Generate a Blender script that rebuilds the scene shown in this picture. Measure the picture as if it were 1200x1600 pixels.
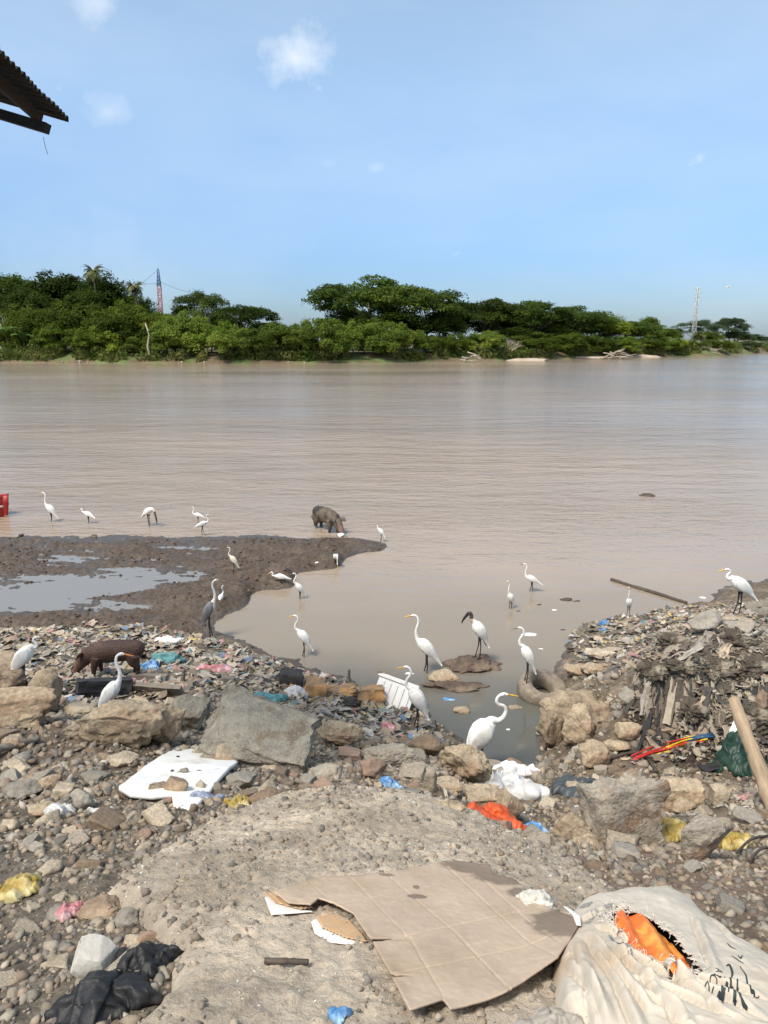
import bpy, bmesh, math, random
import numpy as np
from mathutils import Vector, Matrix

for o in list(bpy.data.objects):
    bpy.data.objects.remove(o)
SC = bpy.context.scene
COL = SC.collection
R = math.radians

# ------------------------------------------------------------------ camera
F = 1155.0                 # focal length in photograph pixels (1200 x 1600)
PITCH = R(13.16)
CAMZ = 5.0
cam_d = bpy.data.cameras.new('camera')
cam = bpy.data.objects.new('camera', cam_d)
COL.objects.link(cam)
cam.location = (0, 0, CAMZ)
cam.rotation_euler = (R(90) - PITCH, 0, 0)
cam_d.sensor_fit = 'VERTICAL'
cam_d.sensor_height = 36.0
cam_d.lens = F / 1600 * 36.0
cam_d.clip_start = 0.05
cam_d.clip_end = 20000
SC.camera = cam

# ------------------------------------------------------------------ sky and sun
SUN_EL, SUN_AZ = R(58), R(-138)      # azimuth measured from +Y, negative = left
w = bpy.data.worlds.new('World')
SC.world = w
w.use_nodes = True
nt = w.node_tree
nt.nodes.clear()
def wn(t, **kw):
    n = nt.nodes.new(t)
    for k, v in kw.items():
        setattr(n, k, v)
    return n
wout = wn('ShaderNodeOutputWorld')
bg = wn('ShaderNodeBackground')
sky = wn('ShaderNodeTexSky')
sky.sky_type = 'NISHITA'
sky.sun_disc = False
sky.sun_elevation = SUN_EL
sky.sun_rotation = SUN_AZ
sky.air_density = 1.0
sky.dust_density = 0.6
sky.ozone_density = 1.0
sky.altitude = 10
bg.inputs['Strength'].default_value = 0.15
tc = wn('ShaderNodeTexCoord')
sep = wn('ShaderNodeSeparateXYZ')
nt.links.new(tc.outputs['Generated'], sep.inputs[0])
# humid air: the low sky is a milky blue, paler higher up
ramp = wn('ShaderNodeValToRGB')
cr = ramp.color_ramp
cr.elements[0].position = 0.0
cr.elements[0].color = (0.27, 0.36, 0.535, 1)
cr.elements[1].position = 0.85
cr.elements[1].color = (2.2, 1.75, 1.2, 1)  # overhead sky, out of view, brightened to add soft fill light
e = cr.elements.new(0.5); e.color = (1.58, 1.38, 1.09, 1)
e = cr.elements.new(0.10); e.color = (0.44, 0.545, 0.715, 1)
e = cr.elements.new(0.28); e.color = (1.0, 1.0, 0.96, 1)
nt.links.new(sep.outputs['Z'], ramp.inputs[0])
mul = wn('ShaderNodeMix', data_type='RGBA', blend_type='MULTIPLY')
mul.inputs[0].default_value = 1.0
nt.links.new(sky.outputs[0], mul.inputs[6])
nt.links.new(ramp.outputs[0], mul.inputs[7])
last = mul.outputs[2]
def ray(px, py):
    v = (800.0 - py) / F
    return np.array([(px - 600.0) / F, math.cos(PITCH) + v * math.sin(PITCH), v * math.cos(PITCH) - math.sin(PITCH)])
cn = wn('ShaderNodeTexNoise')
cn.inputs['Scale'].default_value = 15.0
cn.inputs['Detail'].default_value = 7.0
cn.inputs['Roughness'].default_value = 0.62
nt.links.new(tc.outputs['Generated'], cn.inputs['Vector'])
for (cx, cy, sx, amt) in [(468, 92, 0.062, 0.95), (152, 6, 0.05, 0.6), (168, 174, 0.034, 0.38), (588, 262, 0.012, 0.22), (514, 254, 0.012, 0.14), (120, 392, 0.11, 0.12)]:
    d = ray(cx, cy); d /= np.linalg.norm(d)
    sub = wn('ShaderNodeVectorMath', operation='SUBTRACT')
    nt.links.new(tc.outputs['Generated'], sub.inputs[0])
    sub.inputs[1].default_value = tuple(d)
    scl = wn('ShaderNodeVectorMath', operation='MULTIPLY')
    scl.inputs[1].default_value = (0.72, 1.0, 1.25)
    nt.links.new(sub.outputs[0], scl.inputs[0])
    ln = wn('ShaderNodeVectorMath', operation='LENGTH')
    nt.links.new(scl.outputs[0], ln.inputs[0])
    mr = wn('ShaderNodeMapRange')
    mr.inputs[1].default_value = 0.0
    mr.inputs[2].default_value = sx
    mr.inputs[3].default_value = 0.22
    mr.inputs[4].default_value = -0.30
    nt.links.new(ln.outputs['Value'], mr.inputs[0])
    ad = wn('ShaderNodeMath', operation='ADD')
    nt.links.new(mr.outputs[0], ad.inputs[0]); nt.links.new(cn.outputs[0], ad.inputs[1])
    m2 = wn('ShaderNodeMapRange')
    m2.inputs[1].default_value = 0.40; m2.inputs[2].default_value = 0.90
    m2.inputs[3].default_value = 0.0; m2.inputs[4].default_value = amt
    nt.links.new(ad.outputs[0], m2.inputs[0])
    mx = wn('ShaderNodeMix', data_type='RGBA')
    nt.links.new(m2.outputs[0], mx.inputs[0])
    nt.links.new(last, mx.inputs[6])
    mx.inputs[7].default_value = (5.2, 5.4, 5.6, 1)
    last = mx.outputs[2]
# uneven thin haze over the whole sky
hz1 = wn('ShaderNodeMapping'); hz1.inputs['Scale'].default_value = (1.0, 1.0, 3.2)
nt.links.new(tc.outputs['Generated'], hz1.inputs[0])
hz2 = wn('ShaderNodeTexNoise'); hz2.inputs['Scale'].default_value = 2.6; hz2.inputs['Detail'].default_value = 5.0; hz2.inputs['Roughness'].default_value = 0.55
nt.links.new(hz1.outputs[0], hz2.inputs['Vector'])
hz3 = wn('ShaderNodeMapRange'); hz3.inputs[1].default_value = 0.40; hz3.inputs[2].default_value = 0.72; hz3.inputs[3].default_value = 0.0; hz3.inputs[4].default_value = 0.16
nt.links.new(hz2.outputs[0], hz3.inputs[0])
hz4 = wn('ShaderNodeMix', data_type='RGBA')
nt.links.new(hz3.outputs[0], hz4.inputs[0]); nt.links.new(last, hz4.inputs[6]); hz4.inputs[7].default_value = (4.4, 4.8, 5.2, 1)
last = hz4.outputs[2]
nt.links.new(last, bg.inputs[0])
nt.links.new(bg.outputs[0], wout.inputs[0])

sun_d = bpy.data.lights.new('sun', 'SUN')
sun_d.energy = 2.95
sun_d.angle = R(15)
sun_d.color = (1.0, 0.94, 0.83)
sun = bpy.data.objects.new('sun', sun_d)
COL.objects.link(sun)
sdir = Vector((math.sin(SUN_AZ) * math.cos(SUN_EL), math.cos(SUN_AZ) * math.cos(SUN_EL), math.sin(SUN_EL)))
sun.rotation_euler = sdir.to_track_quat('Z', 'Y').to_euler()
sun.location = (0, 0, 60)

SC.view_settings.view_transform = 'Standard'
SC.view_settings.look = 'None'
SC.view_settings.exposure = 0.5
SC.view_settings.gamma = 1.0
SC.cycles.max_bounces = 6
SC.cycles.transparent_max_bounces = 12
SC.cycles.caustics_reflective = False
SC.cycles.caustics_refractive = False

# ------------------------------------------------------------------ helpers: noise
_rs = np.random.RandomState(11)
_perm = np.concatenate([_rs.permutation(256)] * 3)
_ang = _rs.rand(256) * 2 * np.pi
_g2 = np.stack([np.cos(_ang), np.sin(_ang)], 1)
_g3 = _rs.randn(256, 3); _g3 /= np.linalg.norm(_g3, axis=1)[:, None]
def _fade(t): return t * t * t * (t * (t * 6 - 15) + 10)
def pn2(x, y):
    x = np.asarray(x, float); y = np.asarray(y, float)
    xi = np.floor(x).astype(int); yi = np.floor(y).astype(int)
    xf = x - xi; yf = y - yi
    u = _fade(xf); v = _fade(yf)
    def g(i, j):
        h = _perm[(_perm[(xi + i) & 255] + yi + j) & 255]
        gg = _g2[h]
        return gg[..., 0] * (xf - i) + gg[..., 1] * (yf - j)
    a = g(0, 0) * (1 - u) + g(1, 0) * u
    b = g(0, 1) * (1 - u) + g(1, 1) * u
    return (a * (1 - v) + b * v) * 1.5
def fbm2(x, y, s, octv=4, gain=0.5):
    r = 0; a = 1.0
    for k in range(octv):
        r = r + a * pn2(x * s + 17.3 * k, y * s - 9.1 * k)
        s *= 2.03; a *= gain
    return r
def pn3(p):
    p = np.asarray(p, float)
    i0 = np.floor(p).astype(int); f = p - i0
    u = _fade(f)
    out = 0
    for a in (0, 1):
        for b in (0, 1):
            for c in (0, 1):
                h = _perm[(_perm[(_perm[(i0[:, 0] + a) & 255] + i0[:, 1] + b) & 255] + i0[:, 2] + c) & 255]
                d = _g3[h]
                dot = d[:, 0] * (f[:, 0] - a) + d[:, 1] * (f[:, 1] - b) + d[:, 2] * (f[:, 2] - c)
                out = out + dot * (u[:, 0] if a else 1 - u[:, 0]) * (u[:, 1] if b else 1 - u[:, 1]) * (u[:, 2] if c else 1 - u[:, 2])
    return out * 1.6
def fbm3(p, s, octv=4, gain=0.5):
    r = 0; a = 1.0
    for k in range(octv):
        r = r + a * pn3(p * s + 31.7 * k)
        s *= 2.03; a *= gain
    return r

# ------------------------------------------------------------------ helpers: objects
def link(name, data, parent=None, loc=None, rot=None, scale=None):
    o = bpy.data.objects.new(name, data)
    COL.objects.link(o)
    if parent is not None: o.parent = parent
    if loc is not None: o.location = tuple(float(v) for v in loc)
    if rot is not None: o.rotation_euler = rot
    if scale is not None: o.scale = tuple(scale) if hasattr(scale, '__len__') else (scale,) * 3
    return o
def tag(o, label=None, cat=None, group=None, kind=None):
    if label: o['label'] = label
    if cat: o['category'] = cat
    if group: o['group'] = group
    if kind: o['kind'] = kind
    return o
def empty(name, loc=(0, 0, 0), rz=0.0):
    o = link(name, None, None, loc, (0, 0, rz))
    o.empty_display_size = 0.1
    return o
def mesh_np(name, V, Fc, mat=None, smooth=True, col=None, mats=None, midx=None):
    V = np.asarray(V, np.float32); Fc = np.asarray(Fc, np.int32)
    m = bpy.data.meshes.new(name)
    n, k = Fc.shape
    m.vertices.add(len(V)); m.vertices.foreach_set('co', V.ravel())
    m.loops.add(n * k); m.loops.foreach_set('vertex_index', Fc.ravel())
    m.polygons.add(n)
    m.polygons.foreach_set('loop_start', np.arange(0, n * k, k, dtype=np.int32))
    m.polygons.foreach_set('loop_total', np.full(n, k, np.int32))
    if smooth: m.polygons.foreach_set('use_smooth', np.ones(n, bool))
    if col is not None:
        a = m.color_attributes.new('Col', 'FLOAT_COLOR', 'POINT')
        c = np.ones((len(V), 4), np.float32); c[:, :col.shape[1]] = col
        a.data.foreach_set('color', c.ravel())
    if mats is not None:
        for mm in mats: m.materials.append(mm)
        if midx is not None: m.polygons.foreach_set('material_index', np.asarray(midx, np.int32))
    elif mat is not None: m.materials.append(mat)
    m.update(calc_edges=True)
    m.validate()
    return m
class MB:
    """collects shapes; build() makes one mesh object"""
    def __init__(s): s.v = []; s.f = []; s.n = 0
    def add(s, V, Fc):
        V = np.asarray(V, float)
        s.v.append(V); s.f += [tuple(int(i) + s.n for i in q) for q in Fc]; s.n += len(V)
        return s
    def box(s, c, size, rot=None):
        c = np.array(c, float); h = np.array(size, float) / 2
        V = np.array([[x, y, z] for x in (-1, 1) for y in (-1, 1) for z in (-1, 1)]) * h
        if rot is not None: V = V @ np.array(rot).T
        return s.add(V + c, [(0, 1, 3, 2), (4, 6, 7, 5), (0, 4, 5, 1), (2, 3, 7, 6), (0, 2, 6, 4), (1, 5, 7, 3)])
    def tube(s, pts, rad, seg=8, cap=True):
        P = np.asarray(pts, float); n = len(P)
        rad = np.broadcast_to(np.asarray(rad, float), (n,)) if np.ndim(rad) < 2 else np.asarray(rad)
        T = np.gradient(P, axis=0); T /= (np.linalg.norm(T, axis=1)[:, None] + 1e-9)
        up = np.array([0, 0, 1.0]) if abs(T[0][2]) < 0.9 else np.array([1.0, 0, 0])
        a = np.cross(up, T[0]); a /= np.linalg.norm(a)
        V = []
        th = np.linspace(0, 2 * np.pi, seg, endpoint=False)
        for i in range(n):
            a = a - T[i] * np.dot(a, T[i]); a /= (np.linalg.norm(a) + 1e-9)
            b = np.cross(T[i], a)
            r1, r2 = (rad[i], rad[i]) if np.ndim(rad) < 2 else rad[i]
            V.append(P[i] + np.outer(np.cos(th), a) * r1 + np.outer(np.sin(th), b) * r2)
        V = np.concatenate(V)
        Fc = []
        for i in range(n - 1):
            for j in range(seg):
                k = (j + 1) % seg
                Fc.append((i * seg + j, i * seg + k, (i + 1) * seg + k, (i + 1) * seg + j))
        if cap:
            Fc.append(tuple(range(seg - 1, -1, -1)))
            Fc.append(tuple((n - 1) * seg + j for j in range(seg)))
        return s.add(V, Fc)
    def mesh(s, name, mat=None, smooth=True):
        m = bpy.data.meshes.new(name)
        m.from_pydata(np.concatenate(s.v).tolist(), [], s.f)
        if mat is not None: m.materials.append(mat)
        if smooth: m.polygons.foreach_set('use_smooth', np.ones(len(m.polygons), bool))
        m.update()
        return m
    def build(s, name, mat=None, parent=None, smooth=True, loc=None, rot=None, scale=None):
        return link(name, s.mesh(name, mat, smooth), parent, loc, rot, scale)
def catmull(P, n):
    P = np.asarray(P, float)
    Q = np.vstack([2 * P[0] - P[1], P, 2 * P[-1] - P[-2]])
    out = []
    k = len(P) - 1
    for t in np.linspace(0, k, n):
        i = min(int(t), k - 1); u = t - i
        a, b, c, d = Q[i], Q[i + 1], Q[i + 2], Q[i + 3]
        out.append(0.5 * (2 * b + (c - a) * u + (2 * a - 5 * b + 4 * c - d) * u * u + (3 * b - a - 3 * c + d) * u ** 3))
    return np.array(out)
def rotz(a):
    c, s = math.cos(a), math.sin(a)
    return np.array([[c, -s, 0], [s, c, 0], [0, 0, 1]])
def in_poly(P, x, y):
    P = np.asarray(P, float); x = np.asarray(x); y = np.asarray(y)
    r = np.zeros(x.shape, bool)
    j = len(P) - 1
    for i in range(len(P)):
        xi, yi, xj, yj = P[i][0], P[i][1], P[j][0], P[j][1]
        c = ((yi > y) != (yj > y)) & (x < (xj - xi) * (y - yi) / (yj - yi + 1e-12) + xi)
        r ^= c
        j = i
    return r
def poly_near(P, x, y):
    """distance to the outline and the nearest point on it"""
    P = np.asarray(P, float); x = np.asarray(x, float); y = np.asarray(y, float)
    best = np.full(x.shape, 1e9); bx = x.copy(); by = y.copy()
    for i in range(len(P)):
        a = P[i]; b = P[(i + 1) % len(P)]
        d = b - a; L = d @ d + 1e-12
        t = np.clip(((x - a[0]) * d[0] + (y - a[1]) * d[1]) / L, 0, 1)
        qx = a[0] + t * d[0]; qy = a[1] + t * d[1]
        dd = np.hypot(x - qx, y - qy)
        m = dd < best
        best = np.where(m, dd, best); bx = np.where(m, qx, bx); by = np.where(m, qy, by)
    return best, bx, by
def sheet(poly, res, zf, hole=None):
    """grid filling an outline; zf(x, y, edge distance) gives the height. Returns V, quads"""
    P = np.asarray(poly, float)
    x0, y0 = P.min(0) - res; x1, y1 = P.max(0) + res
    nx = int((x1 - x0) / res) + 2; ny = int((y1 - y0) / res) + 2
    gx, gy = np.meshgrid(x0 + np.arange(nx) * res, y0 + np.arange(ny) * res)
    X = gx.ravel(); Y = gy.ravel()
    idx = np.arange(nx * ny).reshape(ny, nx)
    Q = np.stack([idx[:-1, :-1], idx[:-1, 1:], idx[1:, 1:], idx[1:, :-1]], -1).reshape(-1, 4)
    cx = X[Q].mean(1); cy = Y[Q].mean(1)
    keep = in_poly(P, cx, cy)
    if hole is not None: keep &= ~hole(cx, cy)
    Q = Q[keep]
    ed = np.sort(np.stack([Q, np.roll(Q, -1, 1)], -1).reshape(-1, 2), 1)
    key = ed[:, 0].astype(np.int64) * (nx * ny) + ed[:, 1]
    u, c = np.unique(key, return_counts=True)
    bd = u[c == 1]; bv = np.unique(np.concatenate([bd // (nx * ny), bd % (nx * ny)]))
    if hole is None:
        _, qx, qy = poly_near(P, X[bv], Y[bv])
        X[bv] = qx; Y[bv] = qy
    used = np.unique(Q)
    mp = np.full(nx * ny, -1); mp[used] = np.arange(len(used))
    X = X[used]; Y = Y[used]; Q = mp[Q]
    dist, _, _ = poly_near(P, X, Y)
    return np.stack([X, Y, zf(X, Y, dist)], 1), Q
def solidify(o, t, offset=-1):
    m = o.modifiers.new('thickness', 'SOLIDIFY'); m.thickness = t; m.offset = offset
    return o

# ------------------------------------------------------------------ helpers: materials
_mats = {}
def pmat(name, col, rough=0.8, var=0.22, scale=6.0, bump=0.3, bscale=40.0, spec=0.35, attr=False, rnd=0.0, col2=None, speck=None,
         trans=0.0, coat=0.0, bdist=0.01, stretch=None, alpha=1.0, subsurf=0.0, c2pos=(0.45, 0.6)):
    if name in _mats: return _mats[name]
    m = bpy.data.materials.new(name); m.use_nodes = True
    t = m.node_tree; N = t.nodes; L = t.links
    b = N['Principled BSDF']
    b.inputs['Roughness'].default_value = rough
    b.inputs['Specular IOR Level'].default_value = spec
    if coat: b.inputs['Coat Weight'].default_value = coat; b.inputs['Coat Roughness'].default_value = 0.2
    tc = N.new('ShaderNodeTexCoord')
    vec = tc.outputs['Object']
    if stretch:
        mp = N.new('ShaderNodeMapping'); mp.inputs['Scale'].default_value = stretch
        L.new(vec, mp.inputs[0]); vec = mp.outputs[0]
    def noise(s, d=5.0, r=0.6):
        n = N.new('ShaderNodeTexNoise'); n.inputs['Scale'].default_value = s; n.inputs['Detail'].default_value = d; n.inputs['Roughness'].default_value = r
        L.new(vec, n.inputs['Vector']); return n
    def mix(a, bb, f, mode='MIX'):
        x = N.new('ShaderNodeMix'); x.data_type = 'RGBA'; x.blend_type = mode
        for s, v in ((0, f), (6, a), (7, bb)):
            if hasattr(v, 'is_linked') or hasattr(v, 'links'): L.new(v, x.inputs[s])
            elif isinstance(v, (int, float)): x.inputs[s].default_value = v
            else: x.inputs[s].default_value = (*v[:3], 1)
        return x.outputs[2]
    def mapr(v, a, c, lo, hi):
        x = N.new('ShaderNodeMapRange'); L.new(v, x.inputs[0])
        for i, q in zip((1, 2, 3, 4), (a, c, lo, hi)): x.inputs[i].default_value = q
        return x.outputs[0]
    if attr:
        at = N.new('ShaderNodeAttribute'); at.attribute_name = 'Col'
        base = at.outputs['Color']
    else:
        rg = N.new('ShaderNodeRGB'); rg.outputs[0].default_value = (*col, 1); base = rg.outputs[0]
    if col2 is not None:
        n0 = noise(scale * 0.6, 6.0, 0.62)
        base = mix(base, col2, mapr(n0.outputs[0], c2pos[0], c2pos[1], 0, 1))
    n1 = noise(scale); n2 = noise(scale * 7)
    g = N.new('ShaderNodeMath'); g.operation = 'ADD'
    L.new(mapr(n1.outputs[0], 0.3, 0.7, 1 - var, 1 + var), g.inputs[0]); L.new(mapr(n2.outputs[0], 0.3, 0.7, -var * 0.6, var * 0.6), g.inputs[1])
    cmb = N.new('ShaderNodeCombineColor')
    for i in range(3): L.new(g.outputs[0], cmb.inputs[i])
    base = mix(base, cmb.outputs[0], 1.0, 'MULTIPLY')
    if speck:
        vo = N.new('ShaderNodeTexVoronoi'); vo.inputs['Scale'].default_value = speck[0]; L.new(vec, vo.inputs['Vector'])
        hs = N.new('ShaderNodeSeparateColor'); L.new(vo.outputs['Color'], hs.inputs[0])
        msk = N.new('ShaderNodeMath'); msk.operation = 'MULTIPLY'
        L.new(mapr(vo.outputs['Distance'], 0.25, 0.45, 1, 0), msk.inputs[0]); L.new(mapr(hs.outputs[0], 0.45, 0.6, 0, speck[2] if len(speck) > 2 else 0.7), msk.inputs[1])
        base = mix(base, speck[1], msk.outputs[0])
    if rnd:
        oi = N.new('ShaderNodeObjectInfo')
        v = mapr(oi.outputs['Random'], 0, 1, 1 - rnd, 1 + rnd)
        c2 = N.new('ShaderNodeCombineColor')
        for i in range(3): L.new(v, c2.inputs[i])
        base = mix(base, c2.outputs[0], 1.0, 'MULTIPLY')
    L.new(base, b.inputs['Base Color'])
    if bump:
        bp = N.new('ShaderNodeBump'); bp.inputs['Strength'].default_value = bump; bp.inputs['Distance'].default_value = bdist
        nb = noise(bscale, 8.0, 0.65)
        L.new(nb.outputs[0], bp.inputs['Height']); L.new(bp.outputs[0], b.inputs['Normal'])
    if trans:
        out = N['Material Output']
        tr = N.new('ShaderNodeBsdfTranslucent'); L.new(base, tr.inputs[0])
        ms = N.new('ShaderNodeMixShader'); ms.inputs[0].default_value = trans
        L.new(b.outputs[0], ms.inputs[1]); L.new(tr.outputs[0], ms.inputs[2]); L.new(ms.outputs[0], out.inputs[0])
    if alpha < 1: b.inputs['Alpha'].default_value = alpha
    _mats[name] = m
    return m
# ------------------------------------------------------------------ the riverbank as a height field
def at_z(px, py, z):
    d = ray(px, py); t = (z - CAMZ) / d[2]
    return np.array([0, 0, CAMZ]) + d * t
def at_y(px, py, Y):
    d = ray(px, py); t = Y / d[1]
    return np.array([0, 0, CAMZ]) + d * t
CP = [  # surveyed spots: picture column, row, height above the river
 (-150,1600,3.25),(0,1600,3.32),(300,1600,3.4),(600,1600,3.4),(900,1600,3.33),(1200,1600,3.25),(1350,1600,3.2),
 (-150,1450,2.95),(0,1450,3.05),(200,1450,3.14),(400,1450,3.22),(700,1450,3.2),(900,1450,3.1),(1150,1450,3.0),(1350,1450,2.9),
 (-150,1350,2.7),(0,1350,2.8),(200,1350,2.85),(400,1350,3.0),(600,1350,3.0),(800,1350,2.85),(950,1370,2.7),(1150,1370,2.6),(1350,1370,2.55),
 (-150,1250,2.3),(0,1250,2.3),(150,1250,2.35),(330,1250,2.4),(450,1262,2.6),(520,1255,2.65),(620,1255,2.6),(720,1275,2.45),
 (560,1222,2.0),(680,1235,1.9),(430,1225,2.1),(300,1215,2.1),
 (-150,1200,2.0),(0,1200,1.95),(200,1200,1.9),(400,1200,1.75),(600,1200,1.5),(700,1205,1.2),(765,1215,0.8),
 (-150,1150,1.85),(0,1150,1.85),(110,1150,1.8),(200,1150,1.74),(400,1150,1.15),(550,1150,0.8),(640,1155,0.5),(715,1175,0.25),
 (-150,1100,1.35),(0,1100,1.2),(200,1100,0.95),(400,1100,0.7),(500,1100,0.5),(590,1105,0.25),(640,1130,0.2),
 (-150,1050,0.85),(0,1050,0.75),(150,1055,0.6),(300,1050,0.45),(420,1050,0.3),(520,1062,0.14),
 (-150,1000,0.4),(0,1000,0.3),(150,1000,0.25),(290,1000,0.2),(345,1002,0.08),(430,1030,0.1),
 (-150,965,0.10),(-20,965,0.03),(80,950,0.0),(150,970,0.13),(250,955,0.10),(305,965,0.12),
 (60,920,0.005),(150,900,0.015),(240,910,0.01),(320,905,0.035),(200,930,0.02),(-150,925,0.0),
 (100,860,0.065),(220,862,0.065),(330,868,0.075),(450,865,0.11),(540,855,0.10),(-150,870,0.08),(10,880,0.07),
 (-150,840,0.02),(50,841,0.02),(200,841,0.02),(350,840,0.02),(480,842,0.02),(580,846,0.02),
 (330,935,0.24),(380,913,0.28),(450,890,0.27),(530,866,0.22),(592,852,0.12),
 # open water
 (-150,815,-0.25),(100,815,-0.25),(300,815,-0.25),(500,818,-0.22),(640,845,-0.2),(600,880,-0.25),(540,895,-0.22),(470,925,-0.25),(400,950,-0.22),(365,975,-0.12),
 (450,1000,-0.22),(560,1040,-0.22),(520,980,-0.3),(650,960,-0.35),(800,950,-0.3),(700,1050,-0.2),(760,1100,-0.22),(660,1100,-0.12),(790,1165,-0.18),(835,1195,-0.1),(830,1110,-0.22),(850,1020,-0.25),
 (860,960,-0.3),(950,940,-0.3),(1040,930,-0.3),(700,850,-0.4),(900,860,-0.4),(1100,870,-0.35),(1300,850,-0.3),(600,760,-0.8),(200,760,-0.8),(1000,760,-0.8),(-150,760,-0.8),(1300,760,-0.8),
 # right bank
 (1150,915,0.06),(1220,905,0.10),(1110,940,0.03),(1350,900,0.1),(1060,950,0.02),
 (905,985,0.12),(960,975,0.14),(1020,965,0.18),(895,1020,0.12),(940,1010,0.3),(920,1055,0.3),(960,1050,0.45),(1000,1000,0.5),
 (1010,1032,1.40),(1060,1028,1.50),(1120,1030,1.52),(1200,1032,1.54),(1340,1032,1.55),(1050,990,1.2),(1150,968,1.34),(1210,955,1.34),(1340,955,1.35),
 (985,1120,0.55),(1040,1150,0.62),(1100,1180,0.78),(1200,1185,0.88),(1340,1185,0.95),
 (900,1090,0.35),(950,1085,0.5),(870,1130,0.2),(850,1175,0.1),(900,1200,0.45),(960,1180,0.62),
 (1000,1250,1.35),(1100,1250,1.42),(1200,1250,1.5),(1340,1250,1.5),(880,1265,1.0),(810,1255,0.85),(850,1300,1.5),(900,1325,2.05),(1000,1330,2.1),(1150,1320,2.1),(1340,1320,2.1),(770,1300,1.95)]
_c = np.array([at_z(*c) for c in CP] + [[x, y, 3.42 - 0.02 * abs(x)] for x in (-3, -1, 1, 3) for y in (0.2, 0.9)] + [[x, 30, -1.2] for x in (-30, -15, 0, 15, 30)])
def _warp(x, y):
    yy = np.maximum(y, 0.15) + 0.6
    return np.stack([np.clip(x / yy, -1.1, 1.1) * 2.2, np.log(yy) * 1.9], -1)
_cw = _warp(_c[:, 0], _c[:, 1])
def _kern(d): return np.sqrt(d * d + 0.012 ** 2)
_D = np.linalg.norm(_cw[:, None] - _cw[None], axis=-1)
_A = _kern(_D) + 1e-6 * np.eye(len(_cw))
_n = len(_cw)
_M = np.zeros((_n + 3, _n + 3)); _M[:_n, :_n] = _A - 0.006 * np.eye(_n)
_P = np.concatenate([np.ones((_n, 1)), _cw], 1); _M[:_n, _n:] = _P; _M[_n:, :_n] = _P.T
_W = np.linalg.solve(_M, np.concatenate([_c[:, 2], np.zeros(3)]))
def H0(x, y):
    x = np.asarray(x, float); y = np.asarray(y, float); sh = x.shape
    q = _warp(x.ravel(), y.ravel()); out = np.empty(len(q))
    for i in range(0, len(q), 40000):
        b = q[i:i + 40000]
        out[i:i + 40000] = _kern(np.linalg.norm(b[:, None] - _cw[None], axis=-1)) @ _W[:_n] + _W[_n] + b @ _W[_n + 1:]
    return out.reshape(sh)
def wpoly(pts, z=None):
    """outline given by picture spots, as ground coordinates"""
    return np.array([(hit0(*p) if z is None else at_z(p[0], p[1], z))[:2] for p in pts])
def _march(px, py, fn):
    d = ray(px, py)
    ys = np.exp(np.linspace(math.log(0.7), math.log(28), 260))
    t = ys / d[1]
    x = d[0] * t; z = CAMZ + d[2] * t
    below = z < fn(x, ys)
    i = int(np.argmax(below)) if below.any() else len(ys) - 1
    lo, hi = ys[max(i - 1, 0)], ys[i]
    for _ in range(12):
        m = (lo + hi) / 2; tt = m / d[1]
        if CAMZ + d[2] * tt < fn(np.array([d[0] * tt]), np.array([m]))[0]: hi = m
        else: lo = m
    tt = hi / d[1]
    return np.array([d[0] * tt, hi, CAMZ + d[2] * tt])
def hit0(px, py): return _march(px, py, lambda x, y: np.maximum(H0(x, y), 0.0))
def sstep(a, b, v):
    t = np.clip((v - a) / (b - a), 0, 1); return t * t * (3 - 2 * t)
SLAB = wpoly([(165,1402),(205,1368),(250,1338),(315,1300),(380,1270),(440,1250),(500,1243),(620,1246),(720,1270),(800,1312),(900,1356),(960,1400),(1000,1480),(1040,1600)])
SLAB = np.vstack([SLAB, [[1.15, 1.0], [1.1, 0.35], [-0.75, 0.35], [-0.72, 1.1]], wpoly([(225,1600),(268,1560),(270,1490),(215,1440)])])
MUD = wpoly([(-160,990),(0,985),(110,980),(200,985),(300,990),(350,960),(420,925),(520,895),(620,856),(640,838),(500,834),(-160,834)])
LITTER = wpoly([(-160,1040),(0,985),(150,975),(300,990),(430,1030),(560,1080),(640,1120),(700,1160),(560,1150),(420,1090),(300,1085),(100,1100),(-160,1100)])
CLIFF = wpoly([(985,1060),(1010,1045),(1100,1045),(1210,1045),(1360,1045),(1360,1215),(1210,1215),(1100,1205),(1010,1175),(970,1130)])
RTOP = wpoly([(885,990),(960,965),(1060,950),(1210,940),(1360,940),(1360,1045),(1100,1045),(1000,1045),(900,1060)])
RGRAV = wpoly([(880,1340),(1000,1330),(1360,1330),(1360,1560),(1100,1420),(960,1395)])
def zone(P, x, y, soft):
    s = np.where(in_poly(P, x, y), 1, -1) * poly_near(P, x, y)[0]
    return sstep(-soft, soft, s)
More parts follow.
